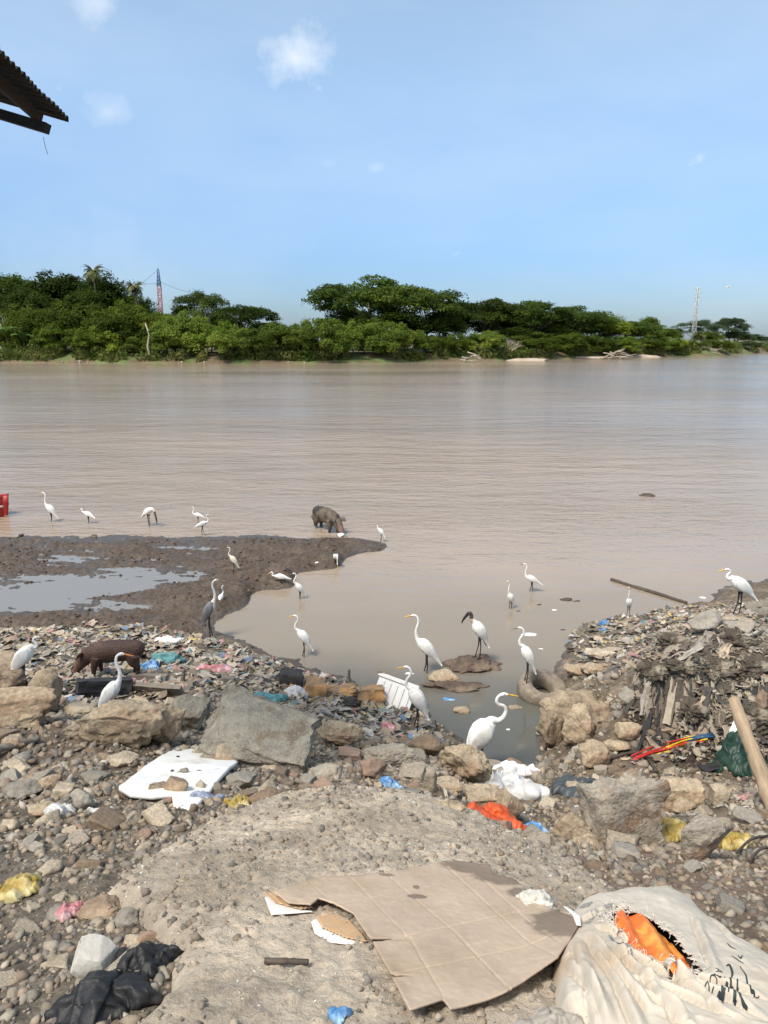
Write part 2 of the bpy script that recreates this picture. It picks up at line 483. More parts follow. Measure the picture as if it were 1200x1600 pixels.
def terr(x, y, color=True):
    """height with fine relief, and the ground's own colour and wetness"""
    h = H0(x, y)
    nx = x + 0.25 * pn2(x * 1.3, y * 1.3); ny = y + 0.25 * pn2(x * 1.3 + 40, y * 1.3)
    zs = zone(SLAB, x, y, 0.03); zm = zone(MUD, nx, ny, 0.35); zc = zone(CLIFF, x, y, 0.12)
    rough = fbm2(x, y, 1.1, 3) * 0.05 + fbm2(x, y, 4.5, 4, 0.55) * 0.028
    near = sstep(4.5, 2.5, y)
    rub = rough * (1 - 0.65 * near) * (1 - zm)
    clod = np.abs(fbm2(x, y * 1.5, 2.2, 5, 0.62))
    mudn = (clod - 0.28) * 0.06 + fbm2(x * 0.45 + y * 0.4, y * 1.9, 1.1, 5, 0.62) * 0.06 + 0.004
    flat = sstep(0.0, 0.06, h)
    cl = zc * (fbm2(x, y, 3.0, 4, 0.6) * 0.10 + np.abs(fbm2(x + 9, y, 7.0, 3)) * 0.05)
    out = h + rub * (1 - zs) + mudn * zm * (0.35 + 0.65 * flat) + cl
    under = sstep(0.02, -0.12, h)
    out = out - under * 0.05 * (1 - zm)
    if not color: return out
    zl = zone(LITTER, nx, ny, 0.3); zt = zone(RTOP, nx, ny, 0.2); zr = zone(RGRAV, nx, ny, 0.15)
    # colours
    g1 = fbm2(x, y, 2.0, 4); g2 = fbm2(x + 50, y, 9.0, 3)
    def c(*a): return np.array(a)[None, :]
    x_ = x.ravel().shape[0]
    col = np.repeat(c(0.135, 0.104, 0.074), x_, 0)
    def lay(cc, m):
        m = np.clip(m.ravel(), 0, 1)[:, None]; return col * (1 - m) + np.array(cc)[None] * m
    col = lay((0.135, 0.112, 0.085), near * (x < 0.4))
    col = lay((0.25, 0.20, 0.145), sstep(0.05, 0.6, g1) * 0.6 * (1 - 0.6 * near))
    col = lay((0.10, 0.083, 0.064), zl * 0.85)
    col = lay((0.20, 0.135, 0.098), zr * 0.7)
    col = lay((0.17, 0.14, 0.105), zt * 0.8)
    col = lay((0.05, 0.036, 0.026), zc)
    col = lay((0.085, 0.062, 0.046), zm)
    col = lay((0.118, 0.088, 0.066), zm * sstep(-0.1, 0.5, g1) * 0.8)
    wet = sstep(0.10, 0.0, out) * (1 - zs)
    col = lay((0.085, 0.068, 0.055), wet * 0.75)
    col = col * (1 + 0.22 * np.clip(g2.ravel(), -1, 1))[:, None]
    w_ = np.clip(wet.ravel() * 0.9 + zm.ravel() * 0.3, 0, 1)
    return out, col, w_
def H(x, y):
    x = np.atleast_1d(np.asarray(x, float)); y = np.atleast_1d(np.asarray(y, float))
    return terr(x, y, False)
def hz(x, y): return float(H(x, y)[0])
def hit(px, py): return _march2(px, py, H)
def _march2(px, py, fn):
    d = ray(px, py)
    y0 = hit0(px, py)[1]
    ys = y0 * np.exp(np.linspace(-0.16, 0.16, 110)); t = ys / d[1]
    g = (CAMZ + d[2] * t) - np.maximum(fn(d[0] * t, ys), 0.0)
    i = int(np.argmax(g < 0)) if (g < 0).any() else len(ys) - 1
    if i > 0: f = g[i - 1] / (g[i - 1] - g[i] + 1e-9); yy = ys[i - 1] + (ys[i] - ys[i - 1]) * min(max(f, 0), 1)
    else: yy = ys[0]
    tt = yy / d[1]
    return np.array([d[0] * tt, yy, CAMZ + d[2] * tt])
def depth_of(P): return P[1] * math.cos(PITCH) + (CAMZ - P[2]) * math.sin(PITCH)

NU, NW = 760, 600
uu = np.linspace(-1.05, 1.05, NU); ww = np.exp(np.linspace(math.log(0.7), math.log(25.0), NW))
GX = (uu[None, :] * (ww[:, None] + 1.3)) * 0.84; GY = np.repeat(ww[:, None], NU, 1)
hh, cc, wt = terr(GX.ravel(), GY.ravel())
idx = np.arange(NU * NW).reshape(NW, NU)
Q = np.stack([idx[:-1, :-1], idx[:-1, 1:], idx[1:, 1:], idx[1:, :-1]], -1).reshape(-1, 4)
gm = bpy.data.materials.new('bank_soil'); gm.use_nodes = True
def soil_nodes(m):
    t = m.node_tree; N = t.nodes; L = t.links; b = N['Principled BSDF']
    at = N.new('ShaderNodeAttribute'); at.attribute_name = 'Col'
    tcx = N.new('ShaderNodeTexCoord')
    def noise(s, d=6, r=0.65):
        n = N.new('ShaderNodeTexNoise'); n.inputs['Scale'].default_value = s; n.inputs['Detail'].default_value = d; n.inputs['Roughness'].default_value = r
        L.new(tcx.outputs['Object'], n.inputs['Vector']); return n.outputs[0]
    def mr(v, a, c, lo, hi):
        x = N.new('ShaderNodeMapRange'); L.new(v, x.inputs[0])
        for i, q in zip((1, 2, 3, 4), (a, c, lo, hi)): x.inputs[i].default_value = q
        return x.outputs[0]
    g = N.new('ShaderNodeMath'); g.operation = 'MULTIPLY'
    L.new(mr(noise(14), 0.3, 0.7, 0.5, 1.4), g.inputs[0]); L.new(mr(noise(90), 0.3, 0.7, 0.7, 1.3), g.inputs[1])
    cb = N.new('ShaderNodeCombineColor')
    for i in range(3): L.new(g.outputs[0], cb.inputs[i])
    mx = N.new('ShaderNodeMix'); mx.data_type = 'RGBA'; mx.blend_type = 'MULTIPLY'; mx.inputs[0].default_value = 1
    L.new(at.outputs['Color'], mx.inputs[6]); L.new(cb.outputs[0], mx.inputs[7])
    L.new(mx.outputs[2], b.inputs['Base Color'])
    rr = N.new('ShaderNodeMath'); rr.operation = 'MULTIPLY_ADD'; rr.inputs[1].default_value = -0.62; rr.inputs[2].default_value = 0.92
    L.new(at.outputs['Alpha'], rr.inputs[0]); L.new(rr.outputs[0], b.inputs['Roughness'])
    b.inputs['Specular IOR Level'].default_value = 0.35
    vo = N.new('ShaderNodeTexVoronoi'); vo.inputs['Scale'].default_value = 42; L.new(tcx.outputs['Object'], vo.inputs['Vector'])
    ad = N.new('ShaderNodeMath'); ad.operation = 'MULTIPLY_ADD'; ad.inputs[1].default_value = -0.5
    L.new(vo.outputs['Distance'], ad.inputs[0]); L.new(noise(60, 8), ad.inputs[2])
    bp = N.new('ShaderNodeBump'); bp.inputs['Strength'].default_value = 0.75; bp.inputs['Distance'].default_value = 0.015
    L.new(ad.outputs[0], bp.inputs['Height']); L.new(bp.outputs[0], b.inputs['Normal'])
soil_nodes(gm)
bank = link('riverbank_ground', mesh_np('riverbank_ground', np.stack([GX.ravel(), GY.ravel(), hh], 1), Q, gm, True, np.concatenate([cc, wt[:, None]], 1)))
tag(bank, kind='structure')

# ------------------------------------------------------------------ the river
wm = bpy.data.materials.new('muddy_water'); wm.use_nodes = True
def water_nodes(m, puddle=False):
    t = m.node_tree; N = t.nodes; L = t.links; b = N['Principled BSDF']
    tcx = N.new('ShaderNodeTexCoord'); sp = N.new('ShaderNodeSeparateXYZ'); L.new(tcx.outputs['Object'], sp.inputs[0])
    def noise(s, d=3, r=0.55, sc=(1, 1, 1), off=(0, 0, 0)):
        mp = N.new('ShaderNodeMapping'); mp.inputs['Scale'].default_value = sc; mp.inputs['Location'].default_value = off
        L.new(tcx.outputs['Object'], mp.inputs[0])
        n = N.new('ShaderNodeTexNoise'); n.inputs['Scale'].default_value = s; n.inputs['Detail'].default_value = d; n.inputs['Roughness'].default_value = r
        L.new(mp.outputs[0], n.inputs['Vector']); return n.outputs[0]
    def mr(v, a, c, lo, hi):
        x = N.new('ShaderNodeMapRange'); x.interpolation_type = 'SMOOTHSTEP'; L.new(v, x.inputs[0])
        for i, q in zip((1, 2, 3, 4), (a, c, lo, hi)): x.inputs[i].default_value = q
        return x.outputs[0]
    def mth(op, a, c):
        x = N.new('ShaderNodeMath'); x.operation = op
        for i, v in enumerate((a, c)):
            if isinstance(v, (int, float)): x.inputs[i].default_value = v
            else: L.new(v, x.inputs[i])
        return x.outputs[0]
    b.inputs['IOR'].default_value = 1.33
    b.inputs['Specular IOR Level'].default_value = 0.5
    if puddle:
        b.inputs['Base Color'].default_value = (0.20, 0.19, 0.175, 1); b.inputs['Roughness'].default_value = 0.05
        bp = N.new('ShaderNodeBump'); bp.inputs['Strength'].default_value = 0.15; bp.inputs['Distance'].default_value = 0.01
        L.new(noise(3.0), bp.inputs['Height']); L.new(bp.outputs[0], b.inputs['Normal']); return
    # silt: brown in the stream, greyer where the inlet stands still by the bank
    stream = mr(mth('ADD', sp.outputs['Y'], mth('MULTIPLY', noise(0.35), 5.0)), 14.5, 19.5, 0, 1)
    gry = mr(mth('ADD', sp.outputs['Y'], mth('MULTIPLY', noise(0.5, off=(7, 3, 0)), 3.0)), 9.5, 13.5, 0, 1)
    mx = N.new('ShaderNodeMix'); mx.data_type = 'RGBA'; L.new(gry, mx.inputs[0])
    mx.inputs[6].default_value = (0.085, 0.09, 0.082, 1); mx.inputs[7].default_value = (0.25, 0.207, 0.155, 1)
    mx2 = N.new('ShaderNodeMix'); mx2.data_type = 'RGBA'; L.new(stream, mx2.inputs[0])
    L.new(mx.outputs[2], mx2.inputs[6])
    big = noise(0.05, 4, 0.6, (0.35, 1, 1))
    mx3 = N.new('ShaderNodeMix'); mx3.data_type = 'RGBA'; L.new(mr(big, 0.35, 0.65, 0, 1), mx3.inputs[0])
    mx3.inputs[6].default_value = (0.285, 0.22, 0.163, 1); mx3.inputs[7].default_value = (0.36, 0.28, 0.21, 1)
    L.new(mx3.outputs[2], mx2.inputs[7])
    L.new(mx2.outputs[2], b.inputs['Base Color'])
    L.new(mr(sp.outputs['Y'], 12, 24, 0.04, 0.09), b.inputs['Roughness'])
    # ripples: fine chop in the stream in drifting patches, nearly still in the inlet
    chop = noise(2.6, 4, 0.62, (0.55, 1.25, 1))
    swell = noise(0.55, 3, 0.5, (0.5, 1.3, 1))
    long = noise(0.14, 3, 0.55, (0.4, 1.2, 1))
    patch = mr(noise(0.035, 4, 0.6, (0.35, 1, 1), (3, 9, 0)), 0.36, 0.64, 0.35, 0.9)
    hgt = mth('ADD', mth('ADD', mth('MULTIPLY', chop, 0.10), mth('MULTIPLY', swell, 0.17)), mth('MULTIPLY', long, 0.16))
    amp = mth('MULTIPLY', patch, mr(sp.outputs['Y'], 11, 21, 0.06, 1.0))
    bp = N.new('ShaderNodeBump'); bp.inputs['Distance'].default_value = 1.0
    L.new(amp, bp.inputs['Strength']); L.new(hgt, bp.inputs['Height'])
    L.new(bp.outputs[0], b.inputs['Normal'])
water_nodes(wm)
river = link('river_water', mesh_np('river_water', [[-3000, 3.5, 0], [3000, 3.5, 0], [3000, 6000, 0], [-3000, 6000, 0]], [[0, 1, 2, 3]], wm, False))
tag(river, kind='structure')
pm_ = bpy.data.materials.new('puddle_water'); pm_.use_nodes = True; water_nodes(pm_, True)
PUD = wpoly([(-160,985),(0,980),(80,962),(200,948),(300,930),(335,912),(420,880),(330,876),(200,872),(110,872),(50,905),(-160,905)])
PUD = wpoly([(-160,990),(0,984),(100,972),(240,950),(310,925),(350,905),(430,872),(400,852),(-160,850)])
V_, Q_ = sheet(PUD, 0.12, lambda x, y, d: 0.030 + 0 * x)
pud = link('puddle_water', mesh_np('puddle_water', V_, Q_, pm_, True)); tag(pud, kind='structure')
# ------------------------------------------------------------------ far bank
FB = [(-900,560),(-300,564),(0,566),(150,567),(300,568),(480,568),(650,566),(780,563.5),(850,562),(930,560),(1000,558),(1060,557),(1120,556.5),(1160,553),(1200,551),(1300,547),(1700,540)]
_fb = np.array([at_z(px, py, 0) for px, py in FB])
def far_y(px):
    return float(np.interp(px, [p[0] for p in FB], _fb[:, 1]))
bx_, by_ = [], []
dense = catmull(_fb[:, :2], 240)
rows = [(-6, -1.2), (-0.5, -0.05), (0.6, 0.35), (2.5, 0.9), (5, 1.7), (10, 2.1), (30, 2.4), (120, 2.6), (1500, 3.0), (5000, 3.0)]
V = []
for off, z in rows:
    for i, (x, y) in enumerate(dense):
        j = pn2(np.array([i * 0.35]), np.array([off * 0.31]))[0]
        V.append([x * (1 + off / y if off > 10 else 1), y + off + j * 0.9, z + (0.35 * abs(pn2(np.array([i * 0.5 + 3]), np.array([off]))[0]) if 0 < off < 100 else 0)])
nc = len(dense); idx = np.arange(len(V)).reshape(len(rows), nc)
Q = np.stack([idx[:-1, :-1], idx[:-1, 1:], idx[1:, 1:], idx[1:, :-1]], -1).reshape(-1, 4)
fbm_ = pmat('far_bank_soil', (0.135, 0.098, 0.058), 0.9, 0.3, 0.25, 0.3, 1.5, col2=(0.11, 0.145, 0.045), c2pos=(0.46, 0.56))
farb = tag(link('far_bank_ground', mesh_np('far_bank_ground', V, Q, fbm_)), kind='structure')
def far_z(x, y):
    k = int(np.argmin(np.abs(dense[:, 0] - x))); off = y - dense[k][1]
    return float(np.interp(off, [r[0] for r in rows], [r[1] for r in rows]))

def leafmat(name, c, c2, rnd=0.36):
    m = pmat(name, c, 0.6, 0.38, 0.55, 0, spec=0.08, col2=c2, rnd=rnd, trans=0.42)
    return m
LM = dict(dark=leafmat('dark_evergreen_leaves', (0.052, 0.085, 0.014), (0.105, 0.145, 0.022)),
          mid=leafmat('mid_green_leaves', (0.108, 0.158, 0.021), (0.195, 0.235, 0.032)),
          light=leafmat('willow_green_leaves', (0.148, 0.215, 0.034), (0.235, 0.29, 0.05)),
          blue=leafmat('haze_tinted_leaves', (0.075, 0.115, 0.05), (0.10, 0.145, 0.065)))  # bluish haze of distance painted into the leaf colour
barkm = pmat('tree_bark', (0.13, 0.10, 0.075), 0.9, 0.3, 2.0, 0.4, 6.0)
def leaf_quads(C, Nrm, size, rs, aspect=0.6):
    n = len(C)
    a = np.cross(Nrm, rs.randn(n, 3)); a /= np.linalg.norm(a, axis=1)[:, None] + 1e-9
    b = np.cross(Nrm, a)
    s = (size * (0.55 + 0.9 * rs.rand(n)))[:, None]
    bend = Nrm * s * 0.25
    V = np.stack([C - a * s, C - b * s * aspect + bend * 0.4, C + a * s, C + b * s * aspect + bend * 0.4], 1).reshape(-1, 3)
    return V, np.arange(4 * n).reshape(n, 4)
def crown_shape(kind, seed):
    """unit crown: footprint radius 1, base at z 0, top at z 1; leaves gathered in clumps on lobes"""
    rs = np.random.RandomState(seed)
    lobes = []
    if kind == 'umbrella':       # wide, flat-topped layers
        for k in range(58):
            a = rs.rand() * 6.283; r = math.sqrt(rs.rand()) * 0.86
            top = 0.94 - 0.42 * r ** 2.2 + rs.randn() * 0.04
            lobes.append((r * math.cos(a), r * math.sin(a), top - 0.10 - (0.24 * rs.rand() if k % 2 else 0), 0.13 + 0.15 * rs.rand(), 0.06 + 0.06 * rs.rand()))
    elif kind == 'round':
        for k in range(62):
            d = rs.randn(3); d /= np.linalg.norm(d); d[2] = abs(d[2]) * 1.0 - 0.25
            r = 0.66 * rs.rand() ** 0.35
            lobes.append((d[0] * r, d[1] * r, 0.46 + d[2] * r * 0.62, 0.11 + 0.17 * rs.rand() ** 1.5, 0.07 + 0.09 * rs.rand()))
    else:                        # bush: to the ground, plumes leaning out
        for k in range(64):
            a = rs.rand() * 6.283; r = math.sqrt(rs.rand()) * 0.82
            top = 0.90 * (1 - r ** 2.6 * 0.55) * (0.75 + 0.3 * rs.rand())
            z = top * (0.25 + 0.75 * rs.rand() ** 0.6)
            lobes.append((r * math.cos(a), r * math.sin(a), z - 0.06, 0.09 + 0.14 * rs.rand(), 0.08 + 0.12 * rs.rand()))
    C, Nn = [], []
    per = 340
    for (x, y, z, rr, rz) in lobes:
        d = rs.randn(per, 3); d /= np.linalg.norm(d, axis=1)[:, None]
        d[:, 2] = np.where(d[:, 2] < -0.35, -d[:, 2], d[:, 2])
        rad = (0.72 + 0.36 * rs.rand(per))
        rad *= 1 + 0.55 * pn3(d * 2.6 + np.array([x * 9, y * 9, z * 9]))
        p = np.stack([x + d[:, 0] * rr * rad, y + d[:, 1] * rr * rad, z + d[:, 2] * rz * rad], 1)
        nn = d * 0.8 + rs.randn(per, 3) * 0.55; nn[:, 2] += 0.7 if kind != 'bush' else 0.3
        C.append(p); Nn.append(nn / np.linalg.norm(nn, axis=1)[:, None])
    C = np.concatenate(C); Nn = np.concatenate(Nn)
    keep = C[:, 2] > 0.0
    return C[keep], Nn[keep], lobes
_cr = {}
def crown_mesh(kind, seed, mk, asp):
    """asp: height over radius of the built tree, so leaf cards stay unstretched"""
    key = (kind, seed)
    if key in _cr: return _cr[key]
    C, Nn, lobes = crown_shape(kind, seed)
    rs = np.random.RandomState(seed + 500)
    Cw = C * np.array([1, 1, asp])
    V, Q = leaf_quads(Cw, Nn, 0.022 if kind == 'umbrella' else 0.026, rs, 0.5)
    V = V / np.array([1, 1, asp])
    m = mesh_np(kind + '_crown', V, Q, LM[mk], False)
    _cr[key] = (m, lobes)
    return _cr[key]
def tree(px, top, wpx, back, kind, mk, seed, label, low=None, group='trees along the far bank', name='bank_tree', cat='tree'):
    Y = far_y(px) + back
    P = at_y(px, 540, Y); x = P[0]
    dep = Y * math.cos(PITCH)
    zt = at_y(px, top, Y)[2]; zg = far_z(x, Y)
    rad = wpx / 2 * dep / F
    Ht = zt - zg
    base = (0.0 if kind == 'bush' else 0.05 if kind == 'round' else 0.16) if low is None else low
    m, lobes = crown_mesh(kind, seed, mk, Ht * (1 - base) / rad)
    root = empty(name, (x, Y, zg), (seed * 1.7 + px * 0.013) % 6.28)
    tag(root, label, cat, group)
    c = link('crown', m, root, (0, 0, Ht * base), (0, 0, 0), (rad, rad, Ht * (1 - base)))
    c.material_slots[0].link = 'OBJECT'; c.material_slots[0].material = LM[mk]
    mb = MB()
    tr = max(0.12, Ht * 0.022)
    rs = random.Random(seed + int(px))
    lean = [rs.uniform(-0.04, 0.04) * Ht, rs.uniform(-0.04, 0.04) * Ht]
    fork = Ht * (base + 0.12 if kind != 'bush' else 0.2)
    mb.tube([(0, 0, -0.4), (lean[0] * 0.4, lean[1] * 0.4, fork * 0.5), (lean[0], lean[1], fork)], [tr * 1.3, tr, tr * 0.8], 7)
    for k in range(11):
        lb = lobes[(k * 5 + seed) % len(lobes)]
        e_ = np.array([lb[0] * rad * 0.85, lb[1] * rad * 0.85, Ht * base + lb[2] * Ht * (1 - base)])
        s_ = np.array([lean[0], lean[1], fork * 0.96])
        mb.tube([s_, s_ * 0.45 + e_ * 0.55 + np.array([0, 0, Ht * 0.03]), e_], [tr * 0.6, tr * 0.4, tr * 0.15], 5)
    mb.build('trunk', barkm, root)
    return root
T = [ # px, top row, width, metres behind the waterline, crown, leaves, seed, label
 (22,410,160,34,'round','dark',1,'dark round evergreen at the edge of the picture, behind the banana plants'),
 (100,400,175,38,'round','dark',2,'tallest dark evergreen on the far bank, behind the coconut palms'),
 (176,408,140,34,'round','dark',3,'dark evergreen behind the shorter coconut palm'),
 (228,452,80,28,'round','dark',4,'small dark tree just beside the blue and red mast'),
 (316,450,100,26,'umbrella','dark',5,'flat topped dark tree standing next to the mast'),
 (380,472,120,22,'umbrella','dark',6,'low spreading dark tree before the gap of sky'),
 (584,427,205,24,'umbrella','dark',7,'huge umbrella shaped tree, tallest at the middle of the far bank'),
 (664,447,165,18,'umbrella','dark',8,'broad umbrella tree joined to the huge one beside it'),
 (610,470,170,15,'round','dark',2,'dense dark tree under the huge umbrella tree'),
 (690,475,110,12,'round','dark',3,'dense dark tree below the broad umbrella tree'),
 (760,464,140,24,'umbrella','dark',9,'spreading dark tree behind the leafless bush'),
 (828,469,150,24,'umbrella','dark',10,'flat dark tree next after the one behind the leafless bush'),
 (890,477,140,22,'umbrella','dark',7,'wide dark tree in the middle of the long tree line'),
 (945,483,120,22,'round','mid',4,'round tree near the driftwood heap'),
 (1011,487,50,30,'round','mid',1,'narrow round tree rising above the tree line'),
 (985,500,110,20,'umbrella','dark',8,'low dark tree beside the narrow round one'),
 (1035,506,80,24,'round','mid',2,'small tree in front of the lattice pylon'),
 (1085,498,80,60,'umbrella','blue',5,'flat dark tree behind the lattice pylon'),
 (1139,493,58,70,'umbrella','blue',6,'lone umbrella tree beyond the lattice pylon'),
 (1150,512,70,60,'round','blue',3,'dark tree under the lone umbrella tree'),
 (1176,519,60,60,'round','blue',4,'distant tree on the river bend'),
 (1200,524,70,90,'round','blue',1,'last distant tree where the bank leaves the picture'),
 (1105,512,70,22,'round','mid',3,'tree behind the tawny earth mounds'),
 (800,505,120,14,'round','dark',1,'dense tree behind the leafless bush and willows'),
 (870,508,120,13,'round','dark',4,'dense tree above the pale sand bar'),
 (725,480,125,34,'round','dark',4,'dark tree filling the gap beside the broad umbrella tree'),
 (790,477,125,40,'round','dark',2,'dark tree rising behind the leafless bush'),
 (855,484,135,38,'round','dark',3,'dark tree in the back row of the long tree line'),
 (915,489,135,38,'round','dark',1,'dark back row tree behind the round one'),
 (970,503,110,40,'round','dark',4,'back row tree left of the narrow round one'),
 (545,470,120,30,'round','dark',1,'dark tree under the left limb of the huge umbrella tree'),
 (420,494,110,24,'round','dark',2,'low dark tree seen through the gap of sky'),
 (345,482,110,30,'round','dark',3,'dark tree between the flat topped and the spreading one'),
 (270,482,90,30,'round','dark',1,'dark tree at the foot of the mast'),
 (70,470,130,18,'bush','mid',26,'tall mid green tree behind the low bushes near the picture edge'),
 (60,432,140,26,'round','dark',3,'dark tree between the edge evergreen and the tallest one'),
 (140,440,140,24,'round','dark',4,'dark tree under the taller coconut palm'),
 (205,455,110,22,'round','mid',2,'mid green tree under the shorter coconut palm'),
 (55,478,110,13,'bush','mid',21,'mid green bushy tree behind the banana plants'),
 (128,456,160,16,'bush','mid',22,'big mid green bush below the coconut palms'),
 (196,470,140,12,'bush','mid',23,'mid green bush with a bare trunk beside it'),
 (245,485,100,14,'umbrella','mid',9,'low tree with a bare pale trunk near the water'),
 (10,505,90,9,'bush','mid',24,'bush behind the banana plants at the edge of the picture'),
 (95,500,100,7,'bush','mid',27,'low bush in front of the big mid green one'),
 (160,505,100,6,'bush','mid',25,'low bush above the reddish shore earth'),
 (215,512,90,8,'bush','dark',28,'dark low bush beside the bare pale trunk'),
 (258,508,90,9,'bush','mid',21,'low bush behind the white shore stones'),
 (1075,530,60,8,'bush','mid',23,'low bush below the pylon'),
 (1120,528,60,12,'bush','mid',22,'low bush behind the second earth mound'),
 (290,482,120,8,'bush','light',24,'light green bush below the mast'),
 (330,496,110,8,'bush','mid',25,'bush at the end of the white shore stones'),
 (368,505,100,3,'bush','light',26,'willow green bush hanging over the water under the spreading tree'),
 (425,500,100,4,'bush','light',27,'willow green bush before the gap of sky'),
 (455,497,80,9,'bush','mid',22,'taller bush closing the gap of sky'),
 (498,494,110,4,'bush','light',28,'willow green bush at the foot of the huge umbrella tree'),
 (552,497,100,4,'bush','light',24,'second willow green bush under the huge umbrella tree'),
 (606,494,100,4,'bush','light',26,'third willow green bush under the huge umbrella tree'),
 (650,512,90,6,'bush','mid',23,'mid green bush under the broad umbrella tree'),
 (700,518,90,7,'bush','mid',25,'low bush beside the leafless one'),
 (760,514,80,6,'bush','light',27,'pale green bush overlapping the leafless one'),
 (832,516,90,7,'bush','mid',21,'bush behind the sand bar'),
 (880,515,90,6,'bush','mid',22,'bush above the first driftwood heap'),
 (925,520,80,5,'bush','mid',24,'bush past the driftwood heap'),
 (965,524,80,5,'bush','mid',28,'low bush above the second sand bar'),
 (1000,522,80,7,'bush','mid',25,'bush below the narrow round tree'),
 (1045,522,64,5,'bush','light',26,'yellow green bush at the foot of the pylon'),
 (1165,532,60,14,'bush','blue',27,'low growth at the river bend'),
 (1195,536,60,14,'bush','blue',28,'farthest low growth by the water'),
]
for (px, top, wp, back, kind, mk, sd, lab) in T:
    tree(px, top, wp, back, kind, mk, sd, lab)

# coconut palms, banana plants
frm = pmat('palm_frond', (0.10, 0.12, 0.03), 0.5, 0.25, 1.0, 0, col2=(0.20, 0.18, 0.05), trans=0.25)
bam = pmat('banana_leaf', (0.13, 0.22, 0.05), 0.45, 0.2, 1.0, 0, trans=0.3)
def frond_mesh(L, droop, seed, wide=0.17, n=26):
    rs = np.random.RandomState(seed)
    t = np.linspace(0, 1, n)
    x = L * t * (1 - 0.25 * t ** 2 * droop); z = L * (0.55 * t - (0.55 + 0.55 * droop) * t ** 2)
    V, Fc = [], []
    for i in range(n - 1):
        wd = L * wide * math.sin(math.pi * min(0.98, 0.12 + 0.86 * t[i])) * 1.6
        for s in (-1, 1):
            k = len(V)
            dx = x[i + 1] - x[i]
            V += [(x[i], 0, z[i]), (x[i] + dx * 0.75, 0, z[i] * 0.25 + z[i + 1] * 0.75), (x[i] + dx * 1.6, s * wd * 0.8, z[i] - wd * (0.45 + 0.3 * rs.rand())), (x[i] + dx * 1.2, s * wd * 0.9, z[i] - wd * 0.55)]
            Fc.append((k, k + 1, k + 2, k + 3))
    return mesh_np('frond', V, Fc, frm, False)
FR = [frond_mesh(1.0, d, s) for d, s in ((0.5, 1), (0.9, 2), (1.3, 3))]
def palm(px, top, base_row, back, size_px, label):
    Y = far_y(px) + back; dep = Y * math.cos(PITCH)
    x = at_y(px, 500, Y)[0]; zg = far_z(x, Y); zc = at_y(px, top + size_px * 0.55, Y)[2]
    L = size_px * dep / F * 0.95
    root = tag(empty('coconut_palm', (x, Y, zg)), label, 'palm tree', 'coconut palms on the far bank')
    MB().tube([(0, 0, -0.3), (0.3, 0, (zc - zg) * 0.5), (0, 0, zc - zg)], [0.26, 0.2, 0.15], 7).build('trunk', barkm, root)
    rs = random.Random(int(px))
    for k in range(20):
        link('frond', FR[k % 3], root, (0, 0, zc - zg), (0, rs.uniform(-0.75, 0.5) if k % 4 else -0.9, k * 2.4 + rs.uniform(-.2, .2)), L * rs.uniform(0.75, 1.0))
palm(152, 410, 470, 26, 27, 'taller coconut palm with drooping fronds against dark evergreens')
palm(214, 437, 475, 22, 24, 'shorter coconut palm with yellowish fronds near the mast')
palm(1098, 516, 540, 12, 14, 'small palm behind the tawny earth mounds')
def banana(px, top, wp, back, label):
    Y = far_y(px) + back; dep = Y * math.cos(PITCH)
    x = at_y(px, 540, Y)[0]; zg = far_z(x, Y); zt = at_y(px, top, Y)[2]; Ht = zt - zg
    root = tag(empty('banana_plant', (x, Y, zg)), label, 'plant', 'banana plants on the far bank')
    MB().tube([(0, 0, -0.2), (0, 0, Ht * 0.5)], [0.25, 0.16], 6).build('stem', bam, root)
    rs = random.Random(int(px * 3))
    for k in range(9):
        L = Ht * rs.uniform(0.55, 0.8); n = 8
        t = np.linspace(0, 1, n); V = []
        for q in t:
            wd = L * 0.13 * math.sin(math.pi * min(1, q * 0.93 + 0.05)) + 0.02
            for s in (-1, 0, 1): V.append((L * 0.75 * q, s * wd, L * (1.0 * q - 0.85 * q * q) - abs(s) * wd * 0.4))
        Fc = [(i * 3 + j, i * 3 + j + 1, i * 3 + j + 4, i * 3 + j + 3) for i in range(n - 1) for j in (0, 1)]
        link('leaf', mesh_np('leaf', V, Fc, bam), root, (0, 0, Ht * 0.48), (0, rs.uniform(-0.7, -0.1), k * 2.4))
banana(12, 498, 50, 6, 'clump of pale banana leaves at the far bank, at the very edge of the picture')
banana(38, 512, 30, 7, 'smaller banana plant beside the pale clump')
banana(62, 518, 30, 7, 'banana plant growing in front of the mid green bush')

# undergrowth along the far bank
rs = np.random.RandomState(5)
n = 17000
px_ = rs.uniform(-40, 1215, n); k = np.array([far_y(p) for p in px_]); off = 0.15 + rs.rand(n) ** 1.6 * 9
Y = k + off; X = (px_ - 600) / F * (Y * math.cos(PITCH) + 4.5 * math.sin(PITCH))
msk = fbm2(X, Y, 0.09, 3) + 0.12 > 0.0
X, Y, off = X[msk], Y[msk], off[msk]
Z = np.interp(off, [r[0] for r in rows], [r[1] for r in rows]) + 0.2 + rs.rand(len(X)) ** 1.5 * 2.0
nn = rs.randn(len(X), 3); nn[:, 2] *= 0.4; nn /= np.linalg.norm(nn, axis=1)[:, None]
V, Q = leaf_quads(np.stack([X, Y, Z], 1), nn, 0.5, rs, 0.35)
tag(link('bank_undergrowth', mesh_np('bank_undergrowth', V, Q, leafmat('undergrowth_leaves', (0.085, 0.125, 0.026), (0.17, 0.175, 0.055)), False)), 'low grass and weeds along the far waterline', 'undergrowth', kind='stuff')

